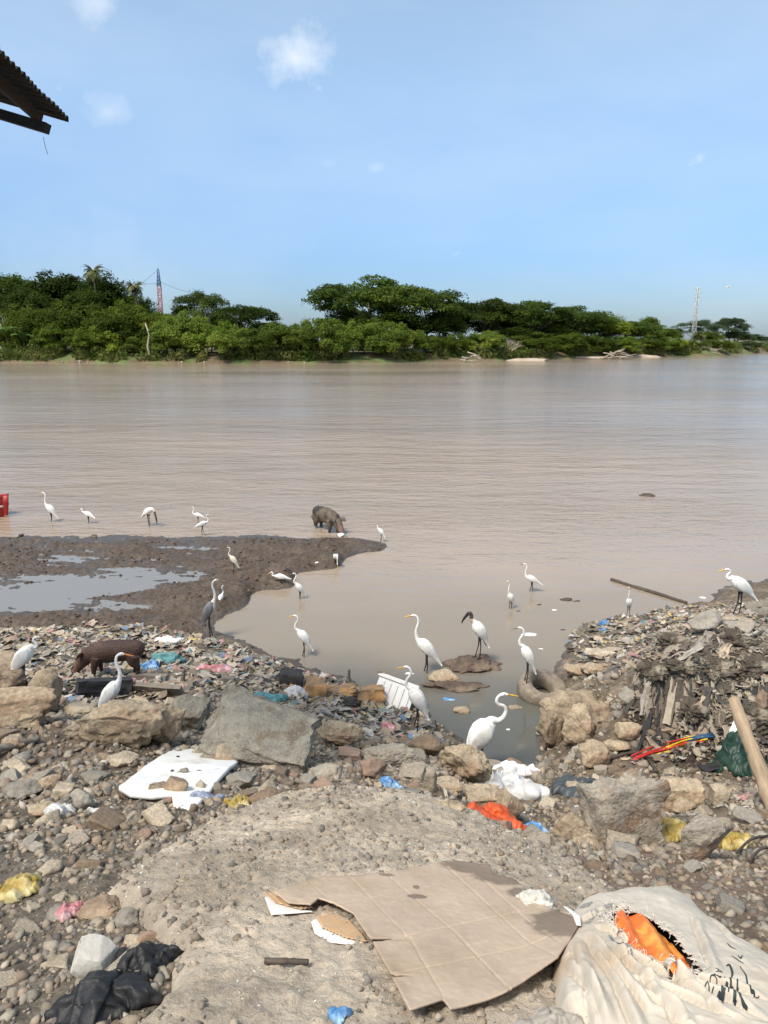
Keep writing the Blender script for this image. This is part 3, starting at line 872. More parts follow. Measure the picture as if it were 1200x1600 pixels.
# leafless bush, bare trunk
palew = pmat('bleached_wood', (0.42, 0.36, 0.28), 0.9, 0.25, 3.0, 0.2, 10)
def twig_tree(root, Ht, spread, mat, seed, n0=9, name='branches'):
    rs = random.Random(seed); mb = MB()
    def grow(p, d, L, r, lev):
        e_ = p + d * L
        mb.tube([p, (p + e_) / 2 + np.array([rs.uniform(-.06, .06) * L for _ in range(3)]), e_], [r, r * 0.8, r * 0.55], 5, False)
        if lev < 3:
            for _ in range(3):
                dd = d + np.array([rs.uniform(-.7, .7), rs.uniform(-.7, .7), rs.uniform(-.25, .35)]); dd /= np.linalg.norm(dd)
                grow(e_, dd, L * rs.uniform(0.5, 0.75), r * 0.55, lev + 1)
    for k in range(n0):
        a = k * 2.4; d = np.array([math.cos(a) * spread, math.sin(a) * spread, 1.0]); d /= np.linalg.norm(d)
        grow(np.zeros(3), d, Ht * 0.36, Ht * 0.017, 0)
    return mb.build(name, mat, root)
Y = far_y(792) + 2.5; P = at_y(792, 556, Y)
r_ = tag(empty('leafless_bush', (P[0], Y, 0.5)), 'grey leafless bush on the far waterline among green willows', 'bush')
twig_tree(r_, 6.2, 0.75, palew, 3)
Y = far_y(232) + 3; P = at_y(232, 556, Y)
r_ = tag(empty('bare_trunk', (P[0], Y, 0.4)), 'pale bare tree trunk with a forked root by the far waterline', 'tree trunk')
MB().tube([(0.6, 0, -0.6), (0.2, 0, 1.2), (0, 0, 3.2), (0.5, 0, 5.5), (-0.2, 0, 8)], [0.4, 0.3, 0.26, 0.2, 0.1], 8).build('trunk', palew, r_)
MB().tube([(0.2, 0, 1.0), (-0.5, 0, 0.2), (-1.6, 0, -0.4)], [0.2, 0.15, 0.08], 6).build('root', palew, r_)

# driftwood heaps, tawny mounds, sand bars, shore stones
def drift(px, row, wpx, label, seed, n=16):
    P = at_z(px, row, 0.05); dep = depth_of(P); W_ = wpx * dep / F
    root = tag(empty('driftwood_heap', (P[0], P[1] + 0.8, 0.0)), label, 'driftwood', 'driftwood on the far shore')
    rs = random.Random(seed)
    for k in range(n):
        a = rs.uniform(-0.5, 0.5); L = rs.uniform(0.25, 0.6) * W_; c = rs.uniform(-0.35, 0.35) * W_; z = rs.uniform(0.1, 0.25 * W_ * (1 - abs(c) / W_ * 2) + 0.15)
        d = np.array([math.cos(a), rs.uniform(-0.6, 0.6), math.sin(a) * 0.8]) * L / 2
        p = np.array([c, rs.uniform(-0.5, 0.5), z + abs(d[2])])
        MB().tube([p - d, p + np.array([0, 0, rs.uniform(-.1, .2)]), p + d], [0.16, 0.13, 0.06], 6).build('branch', palew, root)
drift(740, 566, 42, 'bleached driftwood lying in the shallows below the leafless bush', 1, 10)
drift(967, 561, 46, 'bleached driftwood heap on the sand bar before the tree line', 2, 18)
drift(765, 560, 34, 'fallen pale branch beside the leafless bush', 3, 6)
drift(1095, 556, 60, 'dark washed up branches between the tawny earth mounds', 4, 18)
ICO = {}
def ico(sub):
    if sub not in ICO:
        bm = bmesh.new(); bmesh.ops.create_icosphere(bm, subdivisions=sub, radius=1.0)
        ICO[sub] = (np.array([v.co[:] for v in bm.verts]), np.array([[v.index for v in f.verts] for f in bm.faces])); bm.free()
    return ICO[sub][0].copy(), ICO[sub][1]
def rock_shape(seed, sub=3, planes=9, rough=0.12, box=False, lo=0.5, hi=0.85, fine=0.0):
    rs = np.random.RandomState(seed)
    V, Fc = ico(sub)
    Ns = []
    if box:
        for ax in range(3):
            for s in (-1, 1):
                n = np.zeros(3); n[ax] = s; n += rs.randn(3) * 0.10; Ns.append((n / np.linalg.norm(n), 0.5 + 0.08 * rs.rand()))
        planes = 3
    for _ in range(planes):
        n = rs.randn(3); n /= np.linalg.norm(n); Ns.append((n, lo + (hi - lo) * rs.rand() if not box else 0.72 + 0.1 * rs.rand()))
    for n, h in Ns:
        d = V @ n - h; V = V - np.outer(np.maximum(d, 0), n)
    V = V * (1 + rough * fbm3(V + seed * 3.7, 1.7, 4, 0.55))[:, None]
    if fine: V = V * (1 + fine * (0.5 * np.abs(fbm3(V + seed, 3.2, 5, 0.62)) - 0.30 * (1 - np.abs(pn3(V * 2.3 + seed * 1.3))) ** 6))[:, None]
    mn, mx = V.min(0), V.max(0)
    return (V - (mn + mx) / 2) / ((mx - mn) / 2), Fc
tawny = pmat('tawny_earth', (0.42, 0.29, 0.16), 0.95, 0.3, 0.8, 0.5, 3, col2=(0.30, 0.19, 0.11))
sandm = pmat('pale_sand', (0.40, 0.33, 0.25), 0.95, 0.15, 0.8, 0.2, 3)
def mound(px, row, wpx, hpx, mat, name, label, cat, seed, dd=0.4, grp=None):
    P = at_z(px, row, 0.0); dep = depth_of(P); W_ = wpx * dep / F / 2; h_ = hpx * dep / F
    V, Fc = rock_shape(seed, 4, 10, 0.22)
    o = link(name, mesh_np(name, V * np.array([W_, W_ * dd, h_]), Fc, mat), None, (P[0], P[1] + W_ * dd, 0.0))
    return tag(o, label, cat, grp)
mound(1080, 553, 46, 17, tawny, 'earth_mound', 'tawny earth mound below the pylon', 'mound', 3, grp='earth mounds on the far bank')
mound(1134, 554, 50, 18, tawny, 'earth_mound', 'tawny earth mound past the dark branches', 'mound', 4, grp='earth mounds on the far bank')
mound(1012, 558.5, 60, 4, sandm, 'sand_bar', 'pale sand bar past the larger driftwood heap', 'sand bar', 6)
mound(925, 561, 70, 4, sandm, 'sand_bar', 'pale sand bar before the larger driftwood heap', 'sand bar', 7)
mound(828, 564, 70, 4, sandm, 'sand_bar', 'pale sand bar next to the leafless bush', 'sand bar', 8)
whs = pmat('pale_shore_stone', (0.36, 0.31, 0.24), 0.9, 0.3, 2, 0.3, 8)
rs = random.Random(8)
RKS = [mesh_np('stone', *rock_shape(s, 2, 8, 0.1), whs, False) for s in range(40, 44)]
for k in range(26):
    px = rs.choice([rs.uniform(255, 325), rs.uniform(255, 325), rs.uniform(0, 160), rs.uniform(440, 480), rs.uniform(860, 1000)])
    Y = far_y(px) + rs.uniform(-0.6, 0.6); P = at_y(px, 560, Y)
    link('stone', RKS[k % 4], farb, (P[0], Y, 0.12), (rs.random() * 6, 0, rs.random() * 6), rs.uniform(0.15, 0.38))

# steel masts
def lattice(root, Ht, wb, wt, z0, nb, mat, t=0.12):
    cs = [(-1, -1), (1, -1), (1, 1), (-1, 1)]
    wz = lambda z: wb + (wt - wb) * z
    for cx, cy in cs:
        MB().tube([(cx * wb / 2, cy * wb / 2, z0), (cx * wt / 2, cy * wt / 2, z0 + Ht)], t, 5).build('leg', mat, root)
    for k in range(nb):
        a, b = k / nb, (k + 1) / nb
        mb = MB()
        for i in range(4):
            c1, c2 = cs[i], cs[(i + 1) % 4]
            if k % 2: c1, c2 = c2, c1
            mb.tube([(c1[0] * wz(a) / 2, c1[1] * wz(a) / 2, z0 + a * Ht), (c2[0] * wz(b) / 2, c2[1] * wz(b) / 2, z0 + b * Ht)], t * 0.7, 4)
            mb.tube([(c1[0] * wz(b) / 2, c1[1] * wz(b) / 2, z0 + b * Ht), (c2[0] * wz(b) / 2, c2[1] * wz(b) / 2, z0 + b * Ht)], t * 0.7, 4)
        mb.build('brace', mat, root)
bluep = pmat('blue_mast_paint', (0.16, 0.25, 0.42), 0.6, 0.15, 1, 0)
redp = pmat('faded_red_mast_paint', (0.40, 0.17, 0.15), 0.6, 0.15, 1, 0)
galv = pmat('galvanised_steel', (0.52, 0.52, 0.48), 0.5, 0.15, 1, 0)
wirem = pmat('dark_wire', (0.06, 0.06, 0.07), 0.6, 0.1, 1, 0)
Y = far_y(252) + 45; zt = at_y(252, 420, Y)[2]; zm_ = at_y(252, 447, Y)[2]; zg = 2.2; P = at_y(252, 500, Y)
r_ = tag(empty('lattice_mast', (P[0], Y, zg)), 'slim lattice mast, red below and blue above, held by guy wires', 'mast')
lattice(r_, zm_ - zg, 0.95, 0.9, 0, 14, redp, 0.085)
lattice(r_, zt - zm_, 0.85, 0.35, zm_ - zg, 9, bluep, 0.085)
for (zz, ex, ez) in ((0.99, -8, 0.72), (0.82, -9, 0.84), (0.85, 9, 0.7)):
    MB().tube([(0, 0, (zt - zg) * zz), (ex * 0.5, 0, (zt - zg) * ((zz + ez) / 2 - 0.015)), (ex, 2, (zt - zg) * ez)], 0.035, 4).build('guy_wire', wirem, r_)
Y = far_y(1086) + 40; zt = at_y(1086, 448, Y)[2]; P = at_y(1086, 500, Y)
r_ = tag(empty('power_pylon', (P[0], Y, 2.2)), 'tall pale steel lattice pylon rising behind the far trees', 'pylon')
lattice(r_, zt - 2.2, 1.3, 0.6, 0, 16, galv, 0.085)
for zz, wv in ((0.97, 1.0), (0.90, 1.5), (0.83, 1.1)):
    MB().tube([(-wv, 0, (zt - 2.2) * zz), (wv, 0, (zt - 2.2) * zz)], 0.09, 4).build('crossarm', galv, r_)
# low white wall far behind the trunks
Y = far_y(690) + 22; a = at_y(668, 541, Y); b = at_y(722, 541, Y)
tag(MB().box(((a[0] + b[0]) / 2, Y, a[2] - 0.2), (b[0] - a[0], 0.3, 1.0)).build('white_wall', pmat('white_wall_paint', (0.7, 0.7, 0.66), 0.8, 0.1, 1, 0), None, False), 'low white wall glimpsed under the broad umbrella tree', 'wall')
# a small bird far out in the sky
P = at_y(1137, 449, 120)
bw = pmat('white_feathers', (0.80, 0.785, 0.74), 0.75, 0.10, 18, 0.6, 60, bdist=0.008, stretch=(1, 1, 0.3), col2=(0.68, 0.645, 0.57), c2pos=(0.54, 0.75))
r_ = tag(empty('flying_bird', P), 'tiny white bird flying in the sky beside the pylon', 'bird')
MB().tube([(-0.3, 0, 0), (0, 0, 0.03), (0.3, 0, 0.05)], [0.02, 0.1, 0.03], 6).build('body', bw, r_)
for s in (-1, 1):
    m = mesh_np('wing', [(-0.1, 0, 0.05), (0.1, 0, 0.05), (0.08, s * 0.35, 0.2), (-0.12, s * 0.3, 0.18), (0, s * 0.7, 0.1)], [(0, 1, 2, 3), (3, 2, 4, 4)], bw, False) if False else None
    MB().tube([(0, 0, 0.04), (0.03, s * 0.35, 0.2), (-0.1, s * 0.7, 0.1)], [[0.12, 0.02], [0.1, 0.015], [0.01, 0.01]], 6).build('wing', bw, r_)
# ------------------------------------------------------------------ rocks and rubble
concm = pmat('broken_concrete', (0.40, 0.345, 0.27), 0.92, 0.25, 5, 0.55, 38, speck=(26, (0.50, 0.46, 0.40), 0.6), col2=(0.24, 0.20, 0.155), c2pos=(0.5, 0.66), bdist=0.045)
agg = pmat('aggregate_concrete', (0.40, 0.355, 0.28), 0.95, 0.3, 8, 0.8, 60, speck=(38, (0.45, 0.41, 0.345), 0.6), col2=(0.27, 0.215, 0.15), c2pos=(0.52, 0.62), bdist=0.045)
tanm = pmat('tan_rock', (0.45, 0.36, 0.25), 0.95, 0.42, 5, 0.6, 30, col2=(0.27, 0.19, 0.125), c2pos=(0.46, 0.62), bdist=0.045)
muddyr = pmat('mud_caked_rock', (0.36, 0.285, 0.20), 0.95, 0.42, 5, 0.7, 30, col2=(0.15, 0.105, 0.075), c2pos=(0.48, 0.64), bdist=0.045)
greyr = pmat('grey_stone', (0.27, 0.245, 0.205), 0.85, 0.22, 5, 0.4, 40, rnd=0.25, bdist=0.045)
brownr = pmat('brown_stone', (0.26, 0.19, 0.13), 0.85, 0.3, 6, 0.5, 40, col2=(0.30, 0.22, 0.15), rnd=0.15, bdist=0.045)
redr = pmat('reddish_stone', (0.29, 0.20, 0.145), 0.88, 0.25, 6, 0.4, 40, rnd=0.15, bdist=0.045)
whiter = pmat('pale_concrete', (0.50, 0.47, 0.42), 0.9, 0.12, 6, 0.4, 50)
beiger = pmat('beige_stone', (0.40, 0.335, 0.25), 0.9, 0.36, 6, 0.45, 40, rnd=0.2, bdist=0.045)
blockm = pmat('old_block', (0.40, 0.35, 0.285), 0.95, 0.25, 6, 0.8, 45, col2=(0.28, 0.19, 0.13), c2pos=(0.50, 0.62), speck=(30, (0.55, 0.52, 0.47), 0.5), bdist=0.045)
PLACED = []
def rock(x0, y0, x1, y1, label, mat=beiger, seed=1, box=False, planes=9, rough=0.16, sub=4, deep=0.8, rot=0.0, tilt=(0, 0), name='rock', cat='rock', zoff=0.0, fine=0.16, group=None, zmul=1.12, Yf=None):
    cx, cy = (x0 + x1) / 2, (y0 + y1) / 2
    P = hit(cx, y1 - 0.12 * (y1 - y0)) if Yf is None else at_y(cx, y1, Yf); dep = depth_of(P)
    W_ = (x1 - x0) * dep / F / 2; h_ = (y1 - y0) * dep / F / 2
    Y = P[1] + W_ * deep * 0.55
    C = at_y(cx, cy, Y)
    if x1 - x0 > 58: sub = max(sub, 5)
    V, Fc = rock_shape(seed, sub, planes, rough, box, fine=fine)
    D = W_ * deep
    # height left for the vertical half size after the seen top face
    hz_ = max(0.35 * h_, (h_ - D * 0.42) * 1.05) * zmul
    V = V * np.array([W_, D, hz_])
    if tilt != (0, 0) or rot:
        M = np.array((Matrix.Rotation(rot, 3, 'Z') @ Matrix.Rotation(tilt[0], 3, 'X') @ Matrix.Rotation(tilt[1], 3, 'Y'))); V = V @ M.T
    lowest = C[2] + V[:, 2].min()
    g = max(hz(C[0], Y), -0.04)
    if Yf is not None and lowest > g - 0.02: V[:, 2] = np.where(V[:, 2] < 0, V[:, 2] * (C[2] - g + 0.05) / (C[2] - lowest), V[:, 2])
    elif lowest > g - 0.02: C[2] -= (lowest - g + 0.03) * 0.5
    o = link(name, mesh_np(name, V, Fc, mat, True), None, C + np.array([0, 0, zoff]))
    tag(o, label, cat, group)
    PLACED.append((C[0], Y, max(W_, D)))
    return o
# ---- boulders at the left edge
rock(-60, 998, 62, 1092, 'large brown boulder at the left edge of the picture, topmost of three', muddyr, 5, deep=0.9, planes=7)
rock(44, 1040, 96, 1122, 'dark pitted boulder leaning against the tan one at the left edge', muddyr, 8, planes=7)
rock(-80, 1040, 96, 1146, 'big tan boulder in front of the brown one at the left edge', tanm, 12, deep=0.7, planes=6, rough=0.18)
rock(95, 1088, 150, 1120, 'low pale rock beside the dark pitted boulder', beiger, 31)
rock(122, 1082, 262, 1150, 'low tan rubble clod hiding the legs of the egret with the orange bill', tanm, 33, rough=0.25, deep=0.45, Yf=5.35)
rock(216, 1094, 292, 1152, 'crumbling sandy clod beside the egret with the orange bill', tanm, 37, rough=0.3, deep=0.6, Yf=5.5)
rock(96, 1112, 180, 1160, 'flat crumbly clod below the egret with the orange bill', muddyr, 38, rough=0.3, deep=0.6)
# ---- the big tilted slab chunk and its neighbours
V, Fc = rock_shape(21, 5, 3, 0.13, True, fine=0.16)
P = hit(420, 1204); C = at_y(406, 1145, P[1] + 0.30)
V = V * np.array([0.46, 0.34, 0.115]) @ np.array(Matrix.Rotation(-0.12, 3, 'Z') @ Matrix.Rotation(0.30, 3, 'X') @ Matrix.Rotation(0.22, 3, 'Y')).T
tag(link('concrete_chunk', mesh_np('concrete_chunk', V, Fc, agg), None, C), 'big tilted chunk of pebbly pale concrete behind the foam sheet', 'concrete')
PLACED.append((C[0], C[1], 0.45))
rock(262, 1086, 326, 1150, 'smaller wedge of pebbly concrete against the big tilted chunk', agg, 22, box=True, rough=0.1, tilt=(0.25, 0.2), name='concrete_chunk', cat='concrete')
rock(200, 1092, 270, 1126, 'brown earthy clod behind the small concrete wedge', brownr, 51, rough=0.25)
rock(300, 1153, 333, 1193, 'pointed brownish rock standing on the far corner of the white foam sheet', beiger, 41, planes=8)
rock(330, 1156, 375, 1206, 'round tan rock just beside the pointed one on the foam sheet', tanm, 42, planes=10)
rock(352, 1196, 402, 1238, 'grey white cobble by the corner of the foam sheet', greyr, 43)
rock(401, 1178, 445, 1207, 'small pale rock under the overhang of the big concrete chunk', beiger, 44)
rock(444, 1198, 468, 1218, 'rounded reddish stone below the big concrete chunk', redr, 45, sub=3)
rock(467, 1205, 496, 1234, 'grey lump beside the rounded reddish stone', greyr, 46, sub=3)
rock(480, 1180, 545, 1226, 'sloping grey rock at the end of the big concrete chunk', concm, 47, planes=7)
rock(386, 1222, 462, 1262, 'brown gravelly clod at the top edge of the foreground slab', brownr, 48, rough=0.25, deep=0.6)
rock(492, 1118, 572, 1172, 'long sandy coloured rock behind the big concrete chunk', tanm, 49, planes=7, deep=0.6)
rock(528, 1164, 566, 1192, 'reddish block beside the long sandy rock', redr, 50, box=True)
rock(565, 1148, 650, 1204, 'rough grey clod between the pink scrap and the blue scrap', concm, 52, rough=0.22)
rock(560, 1178, 606, 1226, 'brownish red stone next to the blue scrap', redr, 53, planes=8)
rock(628, 1138, 694, 1186, 'smooth brown slab of stone at the feet of the big egret', brownr, 54, planes=6, deep=0.6, rough=0.05)
rock(684, 1156, 770, 1232, 'large crumbly tan clod hiding the legs of the yellow billed egret', tanm, 55, rough=0.24, deep=0.7, fine=0.1)
rock(622, 1182, 690, 1222, 'grey tan rubble in front of the smooth brown slab', beiger, 56, rough=0.2)
rock(672, 1210, 722, 1238, 'angular tan stone below the crumbly clod', tanm, 57, box=True, rough=0.08)
rock(598, 1230, 650, 1260, 'rusty brown stone just below the blue scrap', brownr, 58)
rock(660, 1196, 684, 1240, 'upright narrow stone beside the angular tan one', beiger, 59, sub=3)
rock(720, 1222, 784, 1268, 'square tan rock above the orange bag', tanm, 60, box=True, rough=0.12)
rock(770, 1228, 820, 1286, 'brown rock between the orange bag and the white plastic bag', muddyr, 61, planes=8)
rock(645, 1240, 735, 1282, 'earthy lump merging into the foreground slab above the orange bag', tanm, 62, rough=0.2, deep=0.5)
# ---- right side
rock(904, 1212, 1036, 1330, 'massive pale block with a muddy lower edge, right of the blue water bag', blockm, 71, box=True, rough=0.24, deep=0.55, rot=0.15, sub=5, fine=0.12, zmul=1.5)
rock(862, 1258, 925, 1326, 'dark mud caked rock leaning on the massive pale block', muddyr, 72, planes=8)
rock(1006, 1208, 1098, 1276, 'squarish tan block behind the yellow netting', tanm, 73, box=True, deep=0.6)
rock(1058, 1262, 1146, 1360, 'wedge of speckled grey concrete beside the yellow netting', blockm, 74, planes=6, deep=0.6, name='concrete_chunk', cat='concrete')
rock(1048, 1240, 1090, 1272, 'small tan stone wedged above the yellow netting', tanm, 75, sub=3)
rock(1108, 1222, 1136, 1262, 'upright flat stone near the wooden post', beiger, 76, sub=3, box=True)
rock(842, 1064, 962, 1152, 'big mud caked boulder behind the sunken tyre', muddyr, 77, rough=0.22, deep=0.7, sub=5, fine=0.08)
rock(876, 1092, 942, 1172, 'rounded tan boulder stuck to the mud caked one', tanm, 78, rough=0.15, deep=0.8, sub=5)
rock(836, 1100, 880, 1180, 'dark wet clod at the water edge below the tyre', muddyr, 79, rough=0.3)
rock(904, 1150, 956, 1206, 'tan stone below the rounded boulder', tanm, 80)
rock(944, 1150, 985, 1180, 'pale rounded stone between the boulder and the trash cliff', tanm, 81, sub=3)
rock(884, 1216, 928, 1252, 'pale stone beside the dark sewage pool', tanm, 82, sub=3)
rock(880, 1034, 918, 1062, 'pale shore rock nearest the tyre', tanm, 83)
rock(906, 1028, 952, 1056, 'second pale shore rock past the tyre', tanm, 84)
rock(912, 1006, 962, 1034, 'flat pale shore rock above the other two', beiger, 85)
rock(1074, 944, 1126, 998, 'grey boulder on the trash mound below the tall egret', greyr, 86, planes=7, rough=0.15)
rock(966, 1068, 1000, 1108, 'grey stone at the corner of the trash cliff', greyr, 87, sub=3)
rock(960, 1120, 1002, 1160, 'sandy stone under the corner of the trash cliff', tanm, 88, sub=3)
rock(1030, 1128, 1066, 1150, 'earthy lump below the trash cliff', muddyr, 89, sub=3)
# ---- in the inlet
rock(668, 1038, 722, 1072, 'tan rock at the water edge of the little mud island', tanm, 90, planes=7)
rock(708, 1096, 736, 1116, 'small pale rock standing alone in the inlet', tanm, 91, sub=3)
# ---- foreground
rock(108, 1452, 180, 1532, 'pointed pale concrete piece beside the black bags', whiter, 92, planes=6, rough=0.03, fine=0.02, deep=0.7)
rock(120, 1392, 194, 1438, 'brown oblong rock on the edge of the foreground slab', brownr, 93, planes=8)
rock(174, 1412, 218, 1452, 'rough grey cobble next to the brown oblong rock', greyr, 94)
rock(72, 1408, 112, 1440, 'grey cobble beside the pink wrapper', greyr, 95, sub=3)
rock(74, 1486, 112, 1518, 'small blocky stone left of the pointed concrete piece', beiger, 96, box=True, sub=3)
rock(166, 1170, 216, 1202, 'flat pale stone uphill of the foam sheet', beiger, 97, planes=6, deep=0.7)
rock(124, 1196, 174, 1224, 'flat brown grey stone, second in the row above the foam sheet', greyr, 98, planes=6, deep=0.7)
rock(4, 1214, 64, 1258, 'dark grey slab stone at the left edge', greyr, 99, planes=6, deep=0.7)
rock(84, 1220, 116, 1250, 'pale cube shaped stone among the left rubble', beiger, 100, box=True, sub=3)
rock(112, 1224, 148, 1270, 'flat grey brown stone standing on edge in the left rubble', greyr, 101, planes=6)
rock(0, 1176, 52, 1212, 'mottled pale clod at the left edge above the dark slab stone', beiger, 102)
rock(0, 1272, 30, 1300, 'rounded tan cobble at the left edge', beiger, 103, sub=3)
rock(40, 1246, 86, 1280, 'tan lumpy stone beneath the dark slab stone', tanm, 104, sub=3)
rock(0, 1140, 44, 1176, 'tan clod below the big boulder at the left edge', tanm, 105, rough=0.2)

# ---- loose stones of the bank: parts of the ground
rs = np.random.RandomState(3)
STM = [greyr, beiger, beiger, tanm, brownr, redr, concm, greyr]
STV = []
for k in range(16):
    V, Fc = rock_shape(200 + k, 3, 7 + k % 5, 0.12 if k % 3 else 0.06, box=(k % 2 == 0), fine=0.12)
    STV.append(mesh_np('stone', V * np.array([1, 0.62 + 0.3 * rs.rand(), 0.42 + 0.25 * rs.rand()]), Fc, STM[k % 8], k % 3 == 0))
def nearbig(x, y):
    for a, b, r in PLACED:
        if (x - a) ** 2 + (y - b) ** 2 < (r * 0.8) ** 2: return True
    return False
placed = 0; tries = 0
while placed < 290 and tries < 4000:
    tries += 1
    y = math.exp(rs.uniform(math.log(1.6), math.log(9.5))); x = rs.uniform(-0.62, 0.62) * (y + 0.8)
    d0 = math.hypot(y, 3)
    if in_poly(SLAB, np.array([x]), np.array([y]))[0] and rs.rand() > 0.04: continue
    if nearbig(x, y): continue
    h = hz(x, y)
    if h < 0.06: continue
    if in_poly(LITTER, np.array([x]), np.array([y]))[0] and rs.rand() > 0.25: continue
    s = (0.016 + 0.030 * rs.rand() ** 2.2) * (0.55 + 0.24 * d0)
    if y > 3.2: s *= 1.55
    link('stone', STV[rs.randint(16)], bank, (x, y, h + s * 0.06), (rs.uniform(-.5, .5), rs.uniform(-.5, .5), rs.rand() * 6.28), s)
    placed += 1
# ---- pebbles past counting
def scatter(n, seed, ylo, yhi, uw=0.86, wants=None):
    rs = np.random.RandomState(seed)
    y = np.exp(rs.uniform(math.log(ylo), math.log(yhi), n)); x = rs.uniform(-uw, uw, n) * (y + 1.0)
    k = np.ones(n, bool) if wants is None else wants(x, y, rs)
    x, y = x[k], y[k]
    h = H(x, y)
    k = h > 0.03
    return x[k], y[k], h[k], rs
def rand_rot(n, rs, tilt=0.6):
    a = rs.rand(n) * 6.283; b = rs.uniform(-tilt, tilt, n); c = rs.uniform(-tilt, tilt, n)
    ca, sa, cb, sb, cc_, s_ = np.cos(a), np.sin(a), np.cos(b), np.sin(b), np.cos(c), np.sin(c)
    Rm = np.zeros((n, 3, 3))
    Rm[:, 0, 0] = ca * cc_ - sa * sb * s_; Rm[:, 0, 1] = -sa * cb; Rm[:, 0, 2] = ca * s_ + sa * sb * cc_
    Rm[:, 1, 0] = sa * cc_ + ca * sb * s_; Rm[:, 1, 1] = ca * cb; Rm[:, 1, 2] = sa * s_ - ca * sb * cc_
    Rm[:, 2, 0] = -cb * s_; Rm[:, 2, 1] = sb; Rm[:, 2, 2] = cb * cc_
    return Rm
PAL = np.array([(0.25, 0.22, 0.18), (0.29, 0.245, 0.185), (0.21, 0.187, 0.16), (0.33, 0.275, 0.205), (0.27, 0.22, 0.165), (0.25, 0.21, 0.165), (0.28, 0.215, 0.16), (0.38, 0.33, 0.26), (0.185, 0.168, 0.148)])
pebm = pmat('pebble', (0.3, 0.3, 0.3), 0.85, 0.2, 30, 0.3, 120, attr=True, bdist=0.003)
CH = [rock_shape(800 + i, 2, 8, 0.10, box=(i % 3 == 0)) for i in range(14)]
def pebbles(name, x, y, h, s, rs, parent, sub=1, flat=False, chunk=False, pal=PAL, sink=0.25, zs=(0.45, 0.8), jit=0.16, label=None):
    n = len(x)
    V0, F0 = ico(sub); k = len(V0)
    sc_ = np.stack([np.ones(n), 0.6 + 0.4 * rs.rand(n), zs[0] + (zs[1] - zs[0]) * rs.rand(n)], 1) * s[:, None]
    if chunk: F0 = CH[0][1]; k = len(CH[0][0]); V0 = np.stack([c_[0] for c_ in CH])[rs.randint(14, size=n)]; jit = 0.03
    V = (V0 if chunk else V0[None]) * (1 + jit * rs.randn(n, k, 1)) * sc_[:, None, :]
    V = np.einsum('nij,nkj->nki', rand_rot(n, rs), V)
    V[:, :, 0] += x[:, None]; V[:, :, 1] += y[:, None]; V[:, :, 2] += (h + s * sink)[:, None]
    Fc = (F0[None] + (np.arange(n) * k)[:, None, None]).reshape(-1, 3)
    c = pal[rs.randint(len(pal), size=n)] * (0.58 + 0.5 * rs.rand(n))[:, None]
    o = link(name, mesh_np(name, V.reshape(-1, 3), Fc, pebm, not flat, np.repeat(c, k, 0)), parent)
    o['kind'] = 'stuff'
    return o
def w_fore(x, y, rs):
    ins = in_poly(SLAB, x, y); lit = in_poly(LITTER, x, y) | in_poly(MUD, x, y)
    cl = fbm2(x, y, 1.5, 3)
    return (~ins | (rs.rand(len(x)) < 0.12)) & (~lit | (rs.rand(len(x)) < 0.25)) & (rs.rand(len(x)) < 0.65 + 0.5 * cl)
x, y, h, q = scatter(16500, 21, 1.0, 10.5, wants=w_fore)
s = (0.0032 + 0.0085 * q.rand(len(x)) ** 2.5) * (0.5 + 0.42 * np.hypot(y, 2.6))
pebbles('pebbles', x, y, h, s, q, bank, sink=-0.05)
x, y, h, q = scatter(5200, 24, 1.2, 9.5, wants=w_fore)
s = (0.006 + 0.017 * q.rand(len(x)) ** 2.4) * (0.22 + 0.42 * np.hypot(y, 2.6) * (0.55 + 0.45 * sstep(2, 4.5, y)))
pebbles('broken_chunks', x, y, h, s, q, bank, flat=True, chunk=True, sink=0.05, zs=(0.4, 0.75))
def w_rub(x, y, rs):
    ins = in_poly(SLAB, x, y); lit = in_poly(LITTER, x, y) | in_poly(MUD, x, y)
    return ~ins & (~lit | (rs.rand(len(x)) < 0.12)) & (rs.rand(len(x)) < 0.55 + 0.8 * fbm2(x + 5, y, 1.2, 3))
x, y, h, q = scatter(18000, 23, 2.9, 9.5, wants=w_rub)
s = (0.005 + 0.014 * q.rand(len(x)) ** 2.6) * (0.4 + 0.36 * np.hypot(y, 2.6))
pebbles('rubble_crumbs', x, y, h, s, q, bank, flat=True, jit=0.24, pal=np.array([(0.33, 0.26, 0.185), (0.27, 0.205, 0.145), (0.38, 0.31, 0.235), (0.22, 0.17, 0.125), (0.30, 0.27, 0.225), (0.42, 0.37, 0.30)]))
x, y, h, q = scatter(31000, 22, 1.0, 10.5, wants=w_fore)
s = (0.0035 + 0.012 * q.rand(len(x)) ** 3.0) * (0.5 + 0.40 * np.hypot(y, 2.6))
pebbles('angular_gravel', x, y, h, s, q, bank, flat=True, jit=0.25, sink=0.1)
# ------------------------------------------------------------------ birds
legk = pmat('black_leg_skin', (0.03, 0.028, 0.026), 0.6, 0.2, 30, 0)
billy = pmat('yellow_bill', (0.75, 0.42, 0.05), 0.45, 0.12, 20, 0)
billo = pmat('orange_bill', (0.70, 0.26, 0.05), 0.45, 0.12, 20, 0)
billk = pmat('black_bill', (0.03, 0.027, 0.025), 0.5, 0.2, 20, 0)
billd = pmat('dusky_bill', (0.22, 0.17, 0.10), 0.5, 0.2, 20, 0)
eyem = pmat('dark_eye', (0.01, 0.01, 0.01), 0.15, 0, 20, 0)
dirtyw = pmat('soiled_feathers', (0.66, 0.58, 0.44), 0.75, 0.12, 12, 0.25, 90, bdist=0.004, col2=(0.76, 0.72, 0.62))
greyw = pmat('grey_wing_feathers', (0.16, 0.155, 0.165), 0.7, 0.25, 20, 0.4, 90, bdist=0.004, stretch=(1, 1, 0.35))
